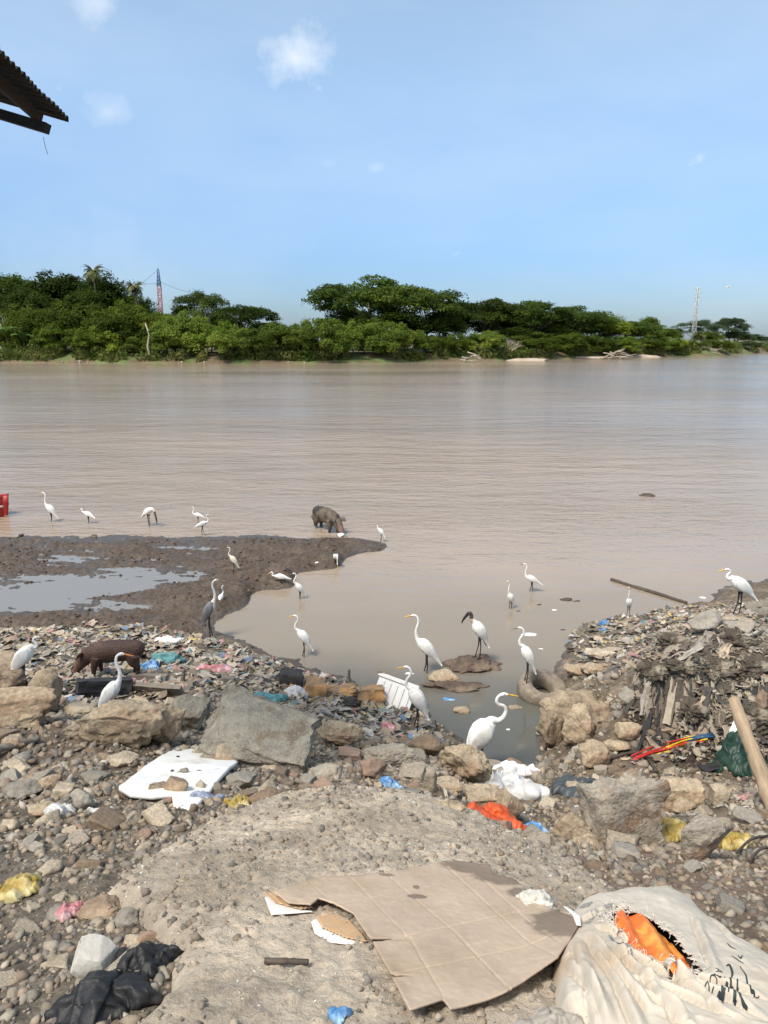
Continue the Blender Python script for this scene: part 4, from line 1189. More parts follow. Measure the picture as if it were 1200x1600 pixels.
bald = pmat('bald_dark_skin', (0.06, 0.045, 0.04), 0.7, 0.35, 40, 0.5, 90, col2=(0.14, 0.10, 0.08))
pinkn = pmat('buff_neck', (0.62, 0.47, 0.38), 0.7, 0.2, 20, 0.2, 60)
NECKS = {  # offsets from the shoulder: forward, up; the last is the bill base
 'S': [(.045,.03),(.062,.085),(.045,.15),(.008,.205),(-.005,.265),(.022,.318),(.066,.334),(.100,.328)],
 'tall': [(.02,.05),(.03,.12),(.015,.20),(-.005,.27),(.0,.335),(.028,.378),(.070,.392),(.104,.386)],
 'curl': [(.075,-.005),(.128,.035),(.150,.10),(.125,.155),(.068,.180),(.045,.225),(.068,.272),(.118,.290),(.160,.283)],
 'hunch': [(.045,-.015),(.075,.015),(.066,.060),(.038,.092),(.052,.128),(.092,.138),(.122,.132)],
 'low': [(.05,.01),(.09,.02),(.10,.065),(.075,.10),(.09,.135),(.13,.135),(.165,.118)],
 'down': [(.055,-.01),(.10,-.06),(.115,-.13),(.112,-.20),(.12,-.25),(.128,-.285),(.134,-.31)],
 'storkup': [(.04,.03),(.055,.065),(.05,.105),(.058,.14),(.088,.158),(.112,.148)],
 'storkdown': [(.06,-.02),(.10,-.07),(.12,-.14),(.13,-.20),(.142,-.235),(.152,-.26)],
 'preen': [(.05,.02),(.10,.05),(.115,.10),(.07,.125),(.03,.10),(.0,.07),(-.02,.045)],
}
def loft(pts, ry, rz, seg=14):
    """planar spine in the x-z plane with elliptic rings"""
    P = np.asarray(pts); n = len(P)
    T = np.gradient(P, axis=0); T /= np.linalg.norm(T, axis=1)[:, None] + 1e-9
    Nn = np.stack([-T[:, 1], T[:, 0]], 1)
    th = np.linspace(0, 2 * np.pi, seg, endpoint=False)
    V = []
    for i in range(n):
        c = np.cos(th) * rz[i]
        V.append(np.stack([P[i, 0] + Nn[i, 0] * c, np.sin(th) * ry[i], P[i, 1] + Nn[i, 1] * c], 1))
    V = np.concatenate(V)
    Fc = [(i * seg + j, i * seg + (j + 1) % seg, (i + 1) * seg + (j + 1) % seg, (i + 1) * seg + j) for i in range(n - 1) for j in range(seg)]
    Fc += [tuple(range(seg)), tuple((n - 1) * seg + j for j in range(seg - 1, -1, -1))]
    return V, Fc
def bird(name, P, height, yaw, neck, ang, label, cat, group, kind='egret', bill=billy, legs=True, stride=0.03, feather=bw, fat=0.98, tail=1.22):
    root = tag(empty(name, P, yaw), label, cat, group)
    a = R(ang); dv = np.array([math.cos(a), math.sin(a)])
    B = np.array([0.0, 0.535])
    # body from tail to shoulder
    st = np.array([-0.30 * tail, -0.25 * tail, -0.18, -0.10, -0.02, 0.06, 0.125, 0.165])
    by = np.array([.008, .026, .052, .076, .086, .080, .056, .036]) * fat
    bz = np.array([.010, .022, .050, .080, .095, .086, .060, .040]) * fat
    bend = np.array([-.030, -.018, 0.0, .008, .006, 0, 0, 0])
    sp = [B + dv * s + np.array([-dv[1], dv[0]]) * b_ for s, b_ in zip(st, bend)]
    S = sp[-1]
    nk = [S + np.array(q) for q in NECKS[neck]]
    k = len(nk)
    if kind == 'stork':
        nr = np.interp(np.arange(k), [0, k * 0.5, k - 2, k - 1], [.038, .030, .037, .030])
    else:
        nr = np.interp(np.arange(k), [0, 2, k - 3, k - 2, k - 1], [.029, .0195, .0165, .021, .0125])
    allp = np.array(sp + nk); ay = np.concatenate([by, nr * 0.85]); az = np.concatenate([bz, nr])
    full = np.concatenate([allp, ay[:, None], az[:, None]], 1)
    D = catmull(full, 64)
    D[:, 2:] = np.maximum(D[:, 2:], 0.004)
    # overall scale from the pose's own top
    top = (D[:, 1] + D[:, 3]).max()
    sc_ = height / top
    root.scale = (sc_,) * 3
    cut = 8 + int(2)
    V, Fc = loft(D[:, :2], D[:, 2], D[:, 3])
    m = bpy.data.meshes.new('body'); m.from_pydata(V.tolist(), [], Fc); m.polygons.foreach_set('use_smooth', np.ones(len(m.polygons), bool))
    m.materials.append(feather)
    if kind == 'stork':
        m.materials.append(bald); m.materials.append(pinkn)
        n_sp = int(64 * (len(sp) + 1.6) / len(allp)); n_b = int(64 * (len(sp) + 0.0) / len(allp))
        mi = [0] * len(m.polygons)
        for i in range(63):
            for j in range(14): mi[i * 14 + j] = 1 if i > n_sp else 2 if i > n_b else 0
        mi[-1] = 1
        m.polygons.foreach_set('material_index', mi)
    if kind == 'heron':
        m.materials.append(greyw)
        mi = [0] * len(m.polygons)
        for i in range(63):
            for j in range(14):
                if i < 64 * (len(sp) - 1) / len(allp) and (j < 5 or j > 9): mi[i * 14 + j] = 1
                if i > 58 and (j < 3 or j > 11): mi[i * 14 + j] = 1
        m.polygons.foreach_set('material_index', mi)
    link('body', m, root)
    # bill
    e1 = D[-1, :2]; dr = D[-1, :2] - D[-4, :2]; dr /= np.linalg.norm(dr)
    if kind == 'stork':
        L = 0.20; dr = np.array([0.62, -0.78]) if neck == 'storkup' else np.array([0.16, -0.98]); perp = np.array([-dr[1], dr[0]])
        bp = np.array([e1 - dr * 0.01, e1 + dr * L * 0.5, e1 + dr * L * 0.85 + perp * -0.012, e1 + dr * L + perp * -0.03])
        V, Fc = loft(catmull(bp, 12), np.interp(np.linspace(0, 1, 12), [0, 1], [.022, .005]), np.interp(np.linspace(0, 1, 12), [0, 1], [.030, .006]), 8)
    else:
        L = 0.125
        V, Fc = loft(np.array([e1 - dr * 0.012, e1 + dr * L * 0.35, e1 + dr * L * 0.7, e1 + dr * L]), [.009, .0085, .006, .0015], [.0125, .011, .007, .0015], 8)
    MB().add(V, Fc).build('beak', bill, root)
    for s in (-1, 1):
        h_ = D[-5 if kind != 'stork' else -4]
        MB().tube([(h_[0] + .004, s * h_[2] * 0.9 - s * .003, h_[1] + .005), (h_[0] + .004, s * (h_[2] + .0015), h_[1] + .005)], [.0048, .0036], 8).build('eye', eyem, root)
    # folded wings lying along the flanks
    nrm = np.array([-dv[1], dv[0]])
    ws = np.array([0.135, 0.09, 0.02, -0.07, -0.16, -0.25, -0.325 * tail])
    wr = np.array([.012, .052, .076, .074, .056, .030, .006]) * fat
    wy = np.array([.006, .016, .020, .018, .014, .010, .004])
    oy = np.array([.052, .068, .074, .066, .046, .026, .010]) * fat
    for s in (-1, 1):
        pts = catmull(np.array([[*(B + dv * q + nrm * o_), yy] for q, o_, yy in zip(ws, [.02, .022, .016, .012, .008, -.004, -.022], oy)]), 22)
        V, Fc = loft(pts[:, :2], np.interp(np.linspace(0, 6, 22), range(7), wy), np.interp(np.linspace(0, 6, 22), range(7), wr), 12)
        V[:, 1] += np.repeat(pts[:, 2], 12) * s
        MB().add(V, Fc).build('wing', greyw if kind == 'heron' else feather, root)
    if kind == 'stork':   # black flight feathers showing under the wing tip
        t0 = B - dv * 0.20 - nrm * 0.03; t1 = B - dv * 0.335 - nrm * 0.045
        V, Fc = loft(np.array([t0, (t0 + t1) / 2, t1]), [.03, .028, .006], [.016, .016, .006], 10)
        MB().add(V, Fc).build('tail', billk, root)
    if legs:
        hip = B - dv * 0.03
        for s, st_ in ((-1, stride), (1, -stride)):
            k_ = np.array([hip[0] - 0.006 + st_ * 0.4, s * 0.03, 0.235]); f_ = np.array([hip[0] * 0 + 0.012 + st_, s * 0.036, 0.0])
            mb = MB().tube([(hip[0], s * 0.035, hip[1] - 0.05), (hip[0] * 0.5 + k_[0] * 0.5, s * 0.032, 0.34), k_, (k_ + f_) / 2, f_], [.026, .0135, .0105, .0085, .0095], 8)
            for ta in (-0.5, 0.0, 0.5, 3.14):
                l_ = 0.065 if ta < 3 else 0.04
                mb.tube([f_ + np.array([0, 0, .006]), f_ + np.array([math.cos(ta) * l_ * .6, math.sin(ta) * l_ * .6, .007]), f_ + np.array([math.cos(ta) * l_, math.sin(ta) * l_, .002])], [.006, .0045, .002], 5)
            mb.build('leg', legk, root)
    return root
def bird_at(px, foot, head, facing, neck, ang, label, wet=0.0, Y=None, **kw):
    """foot/head: picture rows; facing: degrees, 0 = to the right, 180 = to the left, 270 = towards us"""
    if Y is None:
        P = at_z(px, foot, 0.0) if wet else hit(px, foot)
    else:
        P = at_y(px, foot, Y); P[2] = hz(P[0], Y)
    if wet: P[2] = -wet
    elif Y is None: P[2] = max(hz(P[0], P[1]), -0.05)
    zt = at_y(px, head, P[1])[2]
    ht = zt - P[2]
    print('BIRD', label[:40], np.round(P, 2), 'h=%.2f' % ht)
    kw.setdefault('name', 'great_egret'); kw.setdefault('cat', 'egret'); kw.setdefault('group', 'white egrets along the river')
    return bird(kw.pop('name'), P, ht, R(facing), neck, ang, label, **kw)
bird_at(80, 815, 769, 172, 'tall', 48, 'egret with long upright neck wading nearest the red boat', wet=.10)
bird_at(138, 818, 795, 165, 'low', 22, 'egret stooping forward in the shallows, second from the red boat', wet=.08)
bird_at(309, 818, 792, 170, 'S', 14, 'egret facing the boat, behind another egret in the shallows', wet=.06)
bird_at(318, 837, 803, 12, 'S', 18, 'striding egret with curved neck at the upper edge of the mud bar', wet=.02, stride=.07)
bird_at(365, 895, 855, 165, 'S', 50, 'soiled yellowish egret standing on the mud bar', feather=dirtyw, bill=billd)
bird_at(346, 951, 916, 60, 'S', 55, 'small egret beside the grey heron, its back to the mud bar', wet=.03, bill=billd)
bird_at(438, 917, 893, 182, 'low', 10, 'egret leaning low over the inlet beside an upright one', wet=.10)
bird_at(468, 936, 894, 200, 'S', 56, 'egret standing in the inlet in front of the leaning one', wet=.10, bill=billd)
bird_at(525, 886, 864, 285, 'down', 35, 'egret seen from the front with its head down at the inlet edge', wet=.10)
bird_at(595, 847, 821, 160, 'hunch', 52, 'small egret hunched at the tip of the mud bar', bill=billd)
bird_at(474, 1026, 961, 172, 'S', 52, 'egret with folded neck on the trash shore facing the grey heron')
bird_at(664, 1050, 960, 176, 'tall', 46, 'slender long necked egret wading beside the little mud island', wet=.12)
bird_at(797, 951, 906, 215, 'tall', 66, 'egret turned half towards us in the still inlet water', wet=.10)
bird_at(829, 925, 880, 178, 'tall', 26, 'striding egret with dusky bill, farthest in the inlet', wet=.08, bill=billd, stride=.05)
bird_at(981, 966, 915, 235, 'tall', 70, 'slim egret at the shore in front of the floating pole')
bird_at(1150, 964, 888, 178, 'hunch', 38, 'large egret with hunched neck standing on top of the trash mound', fat=1.08)
bird_at(650, 1142, 1041, 172, 'S', 58, 'large egret holding a scrap in its bill beside the foam lid', fat=1.1)
bird_at(752, 1214, 1084, 8, 'curl', 56, 'large egret with looped neck and long yellow bill at the end of the inlet', wet=.02, fat=1.22)
bird_at(178, 1128, 1020, 5, 'tall', 52, 'egret with orange bill rising behind rubble in front of the brown pig', Y=5.75, bill=billo)
bird_at(42, 1062, 995, 10, 'hunch', 50, 'egret with tucked neck half hidden behind the boulders', Y=7.9, fat=1.15, bill=billd)
# the egret on the tyre is placed with the tyre below
bird_at(234, 822, 792, 330, 'storkdown', 30, 'wood stork probing the shallows with its bill straight down', wet=.06, name='wood_stork', cat='stork', group='wood storks', kind='stork', bill=billk, fat=1.05)
bird_at(330, 996, 905, 8, 'tall', 62, 'tall grey heron with pale neck standing by the mud bank', name='grey_heron', cat='heron', group='herons', kind='heron', bill=billd, feather=pmat('heron_pale_feathers', (0.58, 0.56, 0.53), 0.75, 0.1, 20, 0.2, 90))

# ------------------------------------------------------------------ pigs
def pig_skin(name, c, c2, patch, face, fx):
    m = bpy.data.materials.new(name); m.use_nodes = True
    t = m.node_tree; N = t.nodes; L = t.links; b = N['Principled BSDF']; b.inputs['Roughness'].default_value = 0.62
    tc_ = N.new('ShaderNodeTexCoord')
    n1 = N.new('ShaderNodeTexNoise'); n1.inputs['Scale'].default_value = patch; n1.inputs['Detail'].default_value = 2; L.new(tc_.outputs['Object'], n1.inputs['Vector'])
    mr = N.new('ShaderNodeMapRange'); mr.inputs[1].default_value = 0.50; mr.inputs[2].default_value = 0.60; L.new(n1.outputs[0], mr.inputs[0])
    mx = N.new('ShaderNodeMix'); mx.data_type = 'RGBA'; L.new(mr.outputs[0], mx.inputs[0]); mx.inputs[6].default_value = (*c, 1); mx.inputs[7].default_value = (*c2, 1)
    sp = N.new('ShaderNodeSeparateXYZ'); L.new(tc_.outputs['Object'], sp.inputs[0])
    sm = N.new('ShaderNodeMapRange'); sm.inputs[1].default_value = fx; sm.inputs[2].default_value = fx + 0.06; L.new(sp.outputs['X'], sm.inputs[0])
    m2 = N.new('ShaderNodeMix'); m2.data_type = 'RGBA'; L.new(sm.outputs[0], m2.inputs[0]); L.new(mx.outputs[2], m2.inputs[6]); m2.inputs[7].default_value = (*face, 1)
    n2 = N.new('ShaderNodeTexNoise'); n2.inputs['Scale'].default_value = 45; n2.inputs['Detail'].default_value = 5; L.new(tc_.outputs['Object'], n2.inputs['Vector'])
    m3 = N.new('ShaderNodeMix'); m3.data_type = 'RGBA'; m3.blend_type = 'OVERLAY'; m3.inputs[0].default_value = 0.7; L.new(m2.outputs[2], m3.inputs[6]); L.new(n2.outputs[0], m3.inputs[7])
    L.new(m3.outputs[2], b.inputs['Base Color'])
    bp = N.new('ShaderNodeBump'); bp.inputs['Strength'].default_value = 0.8; bp.inputs['Distance'].default_value = 0.02; L.new(n2.outputs[0], bp.inputs['Height']); L.new(bp.outputs[0], b.inputs['Normal'])
    return m
def pig(P, yaw, scale, skin, earm, label, wet=0.0):
    root = tag(empty('pig', P, yaw), label, 'pig', 'pigs foraging on the shore'); root.scale = (scale,) * 3
    mb = MB()
    sp = catmull(np.array([(-.50, 0, .40, .05), (-.47, 0, .41, .12), (-.39, 0, .425, .165), (-.22, 0, .43, .175), (.00, 0, .425, .185), (.18, 0, .41, .172), (.30, 0, .39, .150), (.39, 0, .345, .122), (.46, 0, .275, .105), (.525, 0, .19, .078), (.575, 0, .11, .050), (.60, 0, .06, .042), (.61, 0, .04, .037)]), 44)
    rr = np.stack([sp[:, 3] * 0.86, sp[:, 3]], 1)
    mb.tube(sp[:, :3], rr, 18)
    for (x, s, f) in ((.24, 1, .05), (.24, -1, -.03), (-.36, 1, -.02), (-.36, -1, .05)):
        if x > 0:
            pts = [(x - .02, s * .085, .36), (x + f * .3, s * .095, .24), (x + f * .7, s * .09, .15), (x + f, s * .088, .07), (x + f + .012, s * .088, 0)]
            rd = [.085, .062, .042, .031, .036]
        else:
            pts = [(x, s * .08, .38), (x + .03 + f * .3, s * .095, .27), (x - .035 + f * .7, s * .09, .165), (x - .01 + f, s * .088, .08), (x + f, s * .088, 0)]
            rd = [.12, .085, .045, .032, .036]
        q = catmull(np.concatenate([np.array(pts), np.array(rd)[:, None]], 1), 14)
        mb.tube(q[:, :3], q[:, 3], 12)
    b = mb.build('body', skin, root)
    rm = b.modifiers.new('skin', 'REMESH'); rm.mode = 'VOXEL'; rm.voxel_size = 0.013; rm.use_smooth_shade = True
    sm = b.modifiers.new('soft', 'SMOOTH'); sm.iterations = 5; sm.factor = 0.5
    for s in (-1, 1):
        V = []
        for i, t in enumerate(np.linspace(0, 1, 7)):
            w_ = .085 * math.sin(math.pi * (0.30 + 0.68 * t)) * (1 - 0.25 * t)
            for q in (-1, 0, 1):
                V.append((.41 + .10 * t + .012 * abs(q), s * (.07 + .085 * t) + q * w_ * 0.5, .425 + .02 * t - .075 * t * t + (0.012 if q == 0 else 0) + q * s * w_ * .55))
        Fc = [(i * 3 + j, i * 3 + j + 1, i * 3 + j + 4, i * 3 + j + 3) for i in range(6) for j in (0, 1)]
        e_ = link('ear', mesh_np('ear', V, Fc, earm), root); solidify(e_, 0.01, 0)
        MB().tube([(.505, s * .060, .255), (.51, s * .076, .255)], [.011, .007], 8).build('eye', eyem, root)
    MB().tube([(.600, 0, .055), (.622, 0, .030)], [[.042, .036], [.038, .032]], 14).build('snout', pmat('pink_snout', (0.42, 0.20, 0.16), 0.5, 0.15, 20, 0.2, 60), root)
    tl = [(-.49 - .02 * math.sin(k * .9) - .01 * k, .02 * math.cos(k * .9), .44 - .022 * k) for k in range(8)]
    MB().tube(tl, np.linspace(.013, .006, 8), 6).build('tail', skin, root)
    return root
sk1 = pig_skin('dark_brown_hide', (0.052, 0.025, 0.017), (0.088, 0.044, 0.030), 4, (0.17, 0.085, 0.065), 0.52)
sk2 = pig_skin('spotted_grey_hide', (0.125, 0.092, 0.062), (0.032, 0.025, 0.020), 5.2, (0.26, 0.14, 0.11), 0.51)
P = hit(178, 1056); P[2] = hz(P[0], P[1])
print('PIG', P)
pig(P, R(186), 0.83, sk1, pmat('brown_ear', (0.13, 0.068, 0.05), 0.7, 0.2, 20, 0.2, 60), 'dark brown pig rooting in the litter beside the boulders')
P = at_z(512, 834, -0.10)
pig(P, R(-52), 1.18, sk2, pmat('grey_ear', (0.15, 0.12, 0.10), 0.7, 0.2, 20, 0.2, 60), 'spotted grey pig with pink snout standing in the river shallows')

# ------------------------------------------------------------------ the red boat whose end shows at the edge
boatr = pmat('red_boat_paint', (0.33, 0.025, 0.022), 0.45, 0.2, 4, 0.2, 20)
boatw = pmat('white_boat_trim', (0.62, 0.58, 0.52), 0.6, 0.15, 4, 0.1, 20)
P = at_z(12, 806, 0.0); dpt = depth_of(P)
root = tag(empty('red_boat', (P[0], P[1], 0.0), R(180)), 'end of a red wooden boat afloat at the left edge of the picture', 'boat')
V = []; nS, nR = 24, 13
for i in range(nS):
    t = i / (nS - 1); half = 0.62 * math.sin(math.pi * min(0.5, 0.06 + t * 0.9)) ** 0.8 if t < 0.5 else 0.62 * (1 - max(0, t - 0.75) * 1.2)
    sheer = 0.44 + 0.16 * (1 - min(1, t / 0.4)) ** 2
    for j in range(nR):
        a = -1 + 2 * j / (nR - 1)
        y_ = half * math.copysign(abs(a) ** 0.7, a); z_ = -0.15 + (sheer + 0.15) * abs(a) ** 2.2
        V.append((t * 4.6 + 0.10 * (1 - abs(a)) * (1 - t), y_, z_))
Fc = [(i * nR + j, i * nR + j + 1, (i + 1) * nR + j + 1, (i + 1) * nR + j) for i in range(nS - 1) for j in range(nR - 1)]
hull = link('hull', mesh_np('hull', V, Fc, boatr), root); solidify(hull, 0.035, 0)
for s in (0, nR - 1):
    MB().tube([V[i * nR + s] for i in range(nS)], 0.03, 6).build('gunwale', boatr, hull)
mb = MB().tube([np.array(V[i * nR + 1]) + np.array([0, -0.02, -0.03]) for i in range(0, 6)], [0.035] * 6, 6); mb.build('stripe', boatw, hull)
MB().tube([np.array(V[i * nR + nR - 2]) + np.array([0, 0.02, -0.03]) for i in range(0, 6)], [0.035] * 6, 6).build('stripe', boatw, hull)
for t in (0.3, 0.6): MB().box((t * 4.6, 0, 0.30), (0.22, 1.1, 0.03)).build('seat', boatw, root, False)
# ------------------------------------------------------------------ foreground slab
slabm = pmat('rough_slab', (0.47, 0.40, 0.315), 0.95, 0.28, 2.6, 1.0, 60, col2=(0.34, 0.285, 0.22), c2pos=(0.46, 0.64), speck=(64, (0.46, 0.41, 0.34), 0.4), bdist=0.016)
def slab_z(x, y, d):
    return H(x, y) + 0.005 + 0.055 * (1 - np.exp(-d / 0.035)) + 0.012 * fbm2(x, y, 3.0, 3) * np.clip(d / 0.1, 0, 1) + np.maximum(-0.1, fbm2(x, y, 20, 4, 0.68)) * 0.017 * np.clip(d / 0.05, 0, 1)
V, Q = sheet(SLAB, 0.011, slab_z)
tag(link('concrete_slab', mesh_np('concrete_slab', V, Q, slabm)), 'rough sandy coloured concrete slab in the foreground, under the cardboard', 'concrete')
_slabV = V
def top_z(x, y):
    x = np.atleast_1d(np.asarray(x, float)); y = np.atleast_1d(np.asarray(y, float))
    ins = in_poly(SLAB, x, y); h = H(x, y)
    d, _, _ = poly_near(SLAB, x, y)
    return np.where(ins, slab_z(x, y, d), h)
def thit(px, py): return _march2(px, py, top_z)
def tpoly(pts): return np.array([thit(*p)[:2] for p in pts])
# pebbles bedded in the slab
rs = np.random.RandomState(77)
n = 16000
x = rs.uniform(-1.9, 1.6, n); y = np.exp(rs.uniform(math.log(1.0), math.log(4.6), n))
k = in_poly(SLAB, x, y) & (rs.rand(n) < 0.5 + 0.9 * fbm2(x, y, 2.2, 3)); x, y = x[k], y[k]
d, _, _ = poly_near(SLAB, x, y)
s = (0.0028 + 0.009 * rs.rand(len(x)) ** 3.2) * (0.45 + 0.40 * np.hypot(y, 2))
SPAL = np.array([(0.30, 0.25, 0.195), (0.25, 0.215, 0.17), (0.36, 0.30, 0.235), (0.20, 0.18, 0.155), (0.33, 0.29, 0.24), (0.28, 0.22, 0.165)])
pebbles('bedded_pebbles', x, y, slab_z(x, y, d), s, rs, bpy.data.objects['concrete_slab'], pal=SPAL, sink=0.05)
n = 2600
x = rs.uniform(-1.9, 1.6, n); y = np.exp(rs.uniform(math.log(1.0), math.log(4.6), n)); k = in_poly(SLAB, x, y) & (fbm2(x, y, 1.6, 2) > 0.05); x, y = x[k], y[k]
d, _, _ = poly_near(SLAB, x, y)
pebbles('shell_grit', x, y, slab_z(x, y, d), (0.0018 + 0.003 * rs.rand(len(x))) * (0.5 + 0.4 * y), rs, bpy.data.objects['concrete_slab'], sub=1, flat=True, pal=np.array([(0.62, 0.59, 0.53), (0.7, 0.68, 0.63)]), sink=0.3, zs=(0.2, 0.5))

def tri(t): return 2 * np.abs(t - np.floor(t + 0.5))
def crump(x, y, seed, f):
    """sheet creased along many straight folds"""
    rs = np.random.RandomState(seed); r = 0
    wx = x + 0.35 / f * pn2(x * f * 0.8 + seed, y * f * 0.8); wy = y + 0.35 / f * pn2(x * f * 0.8, y * f * 0.8 + seed)
    for k in range(7):
        a = rs.rand() * 6.283; r = r + (tri((wx * math.cos(a) + wy * math.sin(a)) * f * (0.6 + 0.35 * k) + rs.rand()) - 0.5) / (1 + 0.45 * k)
    return r
# ------------------------------------------------------------------ cardboard
cbm = pmat('cardboard', (0.46, 0.36, 0.27), 0.9, 0.10, 4, 0.35, 70, col2=(0.36, 0.27, 0.185), c2pos=(0.52, 0.72), bdist=0.004)
def cb_material():
    m = cbm; t = m.node_tree; N = t.nodes; L = t.links; b = N['Principled BSDF']
    src = b.inputs['Base Color'].links[0].from_socket
    tc_ = N.new('ShaderNodeTexCoord')
    wet = None
    for (px, py, rx, ry) in [(740, 1368, .125, .075), (785, 1385, .12, .075), (835, 1412, .10, .07), (880, 1465, .105, .12), (652, 1411, .035, .018), (604, 1379, .028, .012), (650, 1398, .012, .016)]:
        P = thit(px, py)
        mp = N.new('ShaderNodeMapping'); mp.inputs['Location'].default_value = (-P[0] / rx, -P[1] / ry, 0); mp.inputs['Scale'].default_value = (1 / rx, 1 / ry, 0)
        L.new(tc_.outputs['Object'], mp.inputs[0])
        ln = N.new('ShaderNodeVectorMath'); ln.operation = 'LENGTH'; L.new(mp.outputs[0], ln.inputs[0])
        nz = N.new('ShaderNodeTexNoise'); nz.inputs['Scale'].default_value = 22; L.new(tc_.outputs['Object'], nz.inputs['Vector'])
        ad = N.new('ShaderNodeMath'); ad.operation = 'MULTIPLY_ADD'; ad.inputs[1].default_value = 0.7; L.new(nz.outputs[0], ad.inputs[0]); L.new(ln.outputs['Value'], ad.inputs[2])
        mr = N.new('ShaderNodeMapRange'); mr.inputs[1].default_value = 1.15; mr.inputs[2].default_value = 1.40; mr.inputs[3].default_value = 1; mr.inputs[4].default_value = 0; L.new(ad.outputs[0], mr.inputs[0])
        if wet is None: wet = mr.outputs[0]
        else:
            mxx = N.new('ShaderNodeMath'); mxx.operation = 'MAXIMUM'; L.new(wet, mxx.inputs[0]); L.new(mr.outputs[0], mxx.inputs[1]); wet = mxx.outputs[0]
    mx = N.new('ShaderNodeMix'); mx.data_type = 'RGBA'; mx.blend_type = 'MULTIPLY'; L.new(wet, mx.inputs[0]); L.new(src, mx.inputs[6]); mx.inputs[7].default_value = (0.47, 0.46, 0.47, 1)
    L.new(mx.outputs[2], b.inputs['Base Color'])
cb_material()
CBP = tpoly([(428,1409),(500,1388),(600,1372),(705,1358),(765,1364),(770,1376),(805,1389),(850,1429),(905,1475),(868,1533),(790,1571),(703,1598),(692,1580),(650,1597),(640,1601),(613,1546),(652,1538),(611,1541),(583,1484),(640,1471),(580,1478),(574,1470),(552,1436),(520,1424),(498,1420),(486,1428),(470,1424),(452,1428),(440,1420)])
CRE = [(tpoly([a_])[0], tpoly([b_])[0], dp) for a_, b_, dp in (((495,1430),(740,1384),.6),((595,1480),(895,1424),1.2),((610,1542),(868,1486),.9),((600,1372),(712,1470),.7),((712,1470),(800,1572),1.1),((690,1362),(838,1500),1.0),((838,1500),(868,1532),.8),((752,1384),(872,1500),1.2),((548,1384),(636,1470),.6),((640,1472),(694,1580),.8),((480,1395),(520,1424),.5),((560,1432),(700,1404),.4),((650,1510),(780,1480),.35))]
_fl = (tpoly([(846,1426)])[0], tpoly([(778,1574)])[0])
def cb_z(x, y, d):
    z = cb_base(x, y) + 0.034 + 0.0015 * fbm2(x, y, 4.0, 3) + 0.0008 * fbm2(x, y, 40, 2)
    for a_, b_, dp in CRE:
        t_ = b_ - a_; L_ = np.linalg.norm(t_); t_ = t_ / L_
        al = (x - a_[0]) * t_[0] + (y - a_[1]) * t_[1]; pr = -(x - a_[0]) * t_[1] + (y - a_[1]) * t_[0] + 0.002 * pn2(al * 25, al * 0 + dp * 37)
        z = z + dp * sstep(-0.01, 0.01, al) * sstep(L_ + 0.01, L_ - 0.01, al) * (-0.0036 * np.exp(-(pr / 0.0026) ** 2))
    t_ = _fl[1] - _fl[0]; t_ = t_ / np.linalg.norm(t_)
    side = -(x - _fl[0][0]) * t_[1] + (y - _fl[0][1]) * t_[0]
    z = z + 0.30 * np.maximum(side, 0)
    return z + 0.006 * sstep(0.03, 0.0, d) * fbm2(x, y, 7, 2)
_cx, _cy = CBP.mean(0)
_fit = np.linalg.lstsq(np.c_[np.ones(len(CBP)), CBP], top_z(CBP[:, 0], CBP[:, 1]), rcond=None)[0]
def cb_base(x, y): return _fit[0] + _fit[1] * x + _fit[2] * y
V, Q = sheet(CBP, 0.0034, cb_z)
cbroot = tag(empty('cardboard_sheet', (0, 0, 0)), 'large flattened cardboard sheet with a wet dark corner, lying on the slab', 'cardboard')
cbpan = solidify(link('panel', mesh_np('panel', V, Q, cbm), cbroot), 0.005)
linr = pmat('white_liner_paper', (0.72, 0.70, 0.67), 0.8, 0.08, 10, 0.2, 60)
cbin = pmat('corrugated_inner', (0.46, 0.31, 0.18), 0.9, 0.1, 8, 0.2, 60)
def flap(pts, mat, name, dz, wave=0.0, wa=0.0, lift=0.0):
    P_ = tpoly(pts); c_ = P_.mean(0)
    def zf(x, y, d):
        q = (x - c_[0]) * math.cos(wa) + (y - c_[1]) * math.sin(wa)
        return cb_base(x, y) + dz + wave * np.sin(q * 2 * np.pi / 0.013) + lift * (x - c_[0])
    V, Q = sheet(P_, 0.0035, zf)
    return solidify(link(name, mesh_np(name, V, Q, mat), cbpan), 0.002)
flap([(486,1440),(500,1428),(530,1430),(558,1452),(572,1472),(545,1478),(515,1472),(492,1462)], linr, 'torn_liner', 0.008, lift=0.05)
flap([(494,1434),(510,1424),(545,1438),(566,1462),(574,1474),(540,1470),(505,1450)], cbin, 'corrugated_layer', 0.015, 0.0022, 2.2, lift=0.05)
flap([(414,1414),(430,1410),(470,1424),(492,1428),(462,1432),(424,1434)], linr, 'torn_liner', 0.008)
flap([(414,1410),(440,1406),(490,1424),(470,1428),(430,1422)], cbin, 'corrugated_layer', 0.014, 0.002, 0.6)
flap([(878,1448),(884,1452),(904,1468),(906,1478),(898,1480),(892,1466)], linr, 'peeled_patch', 0.078)

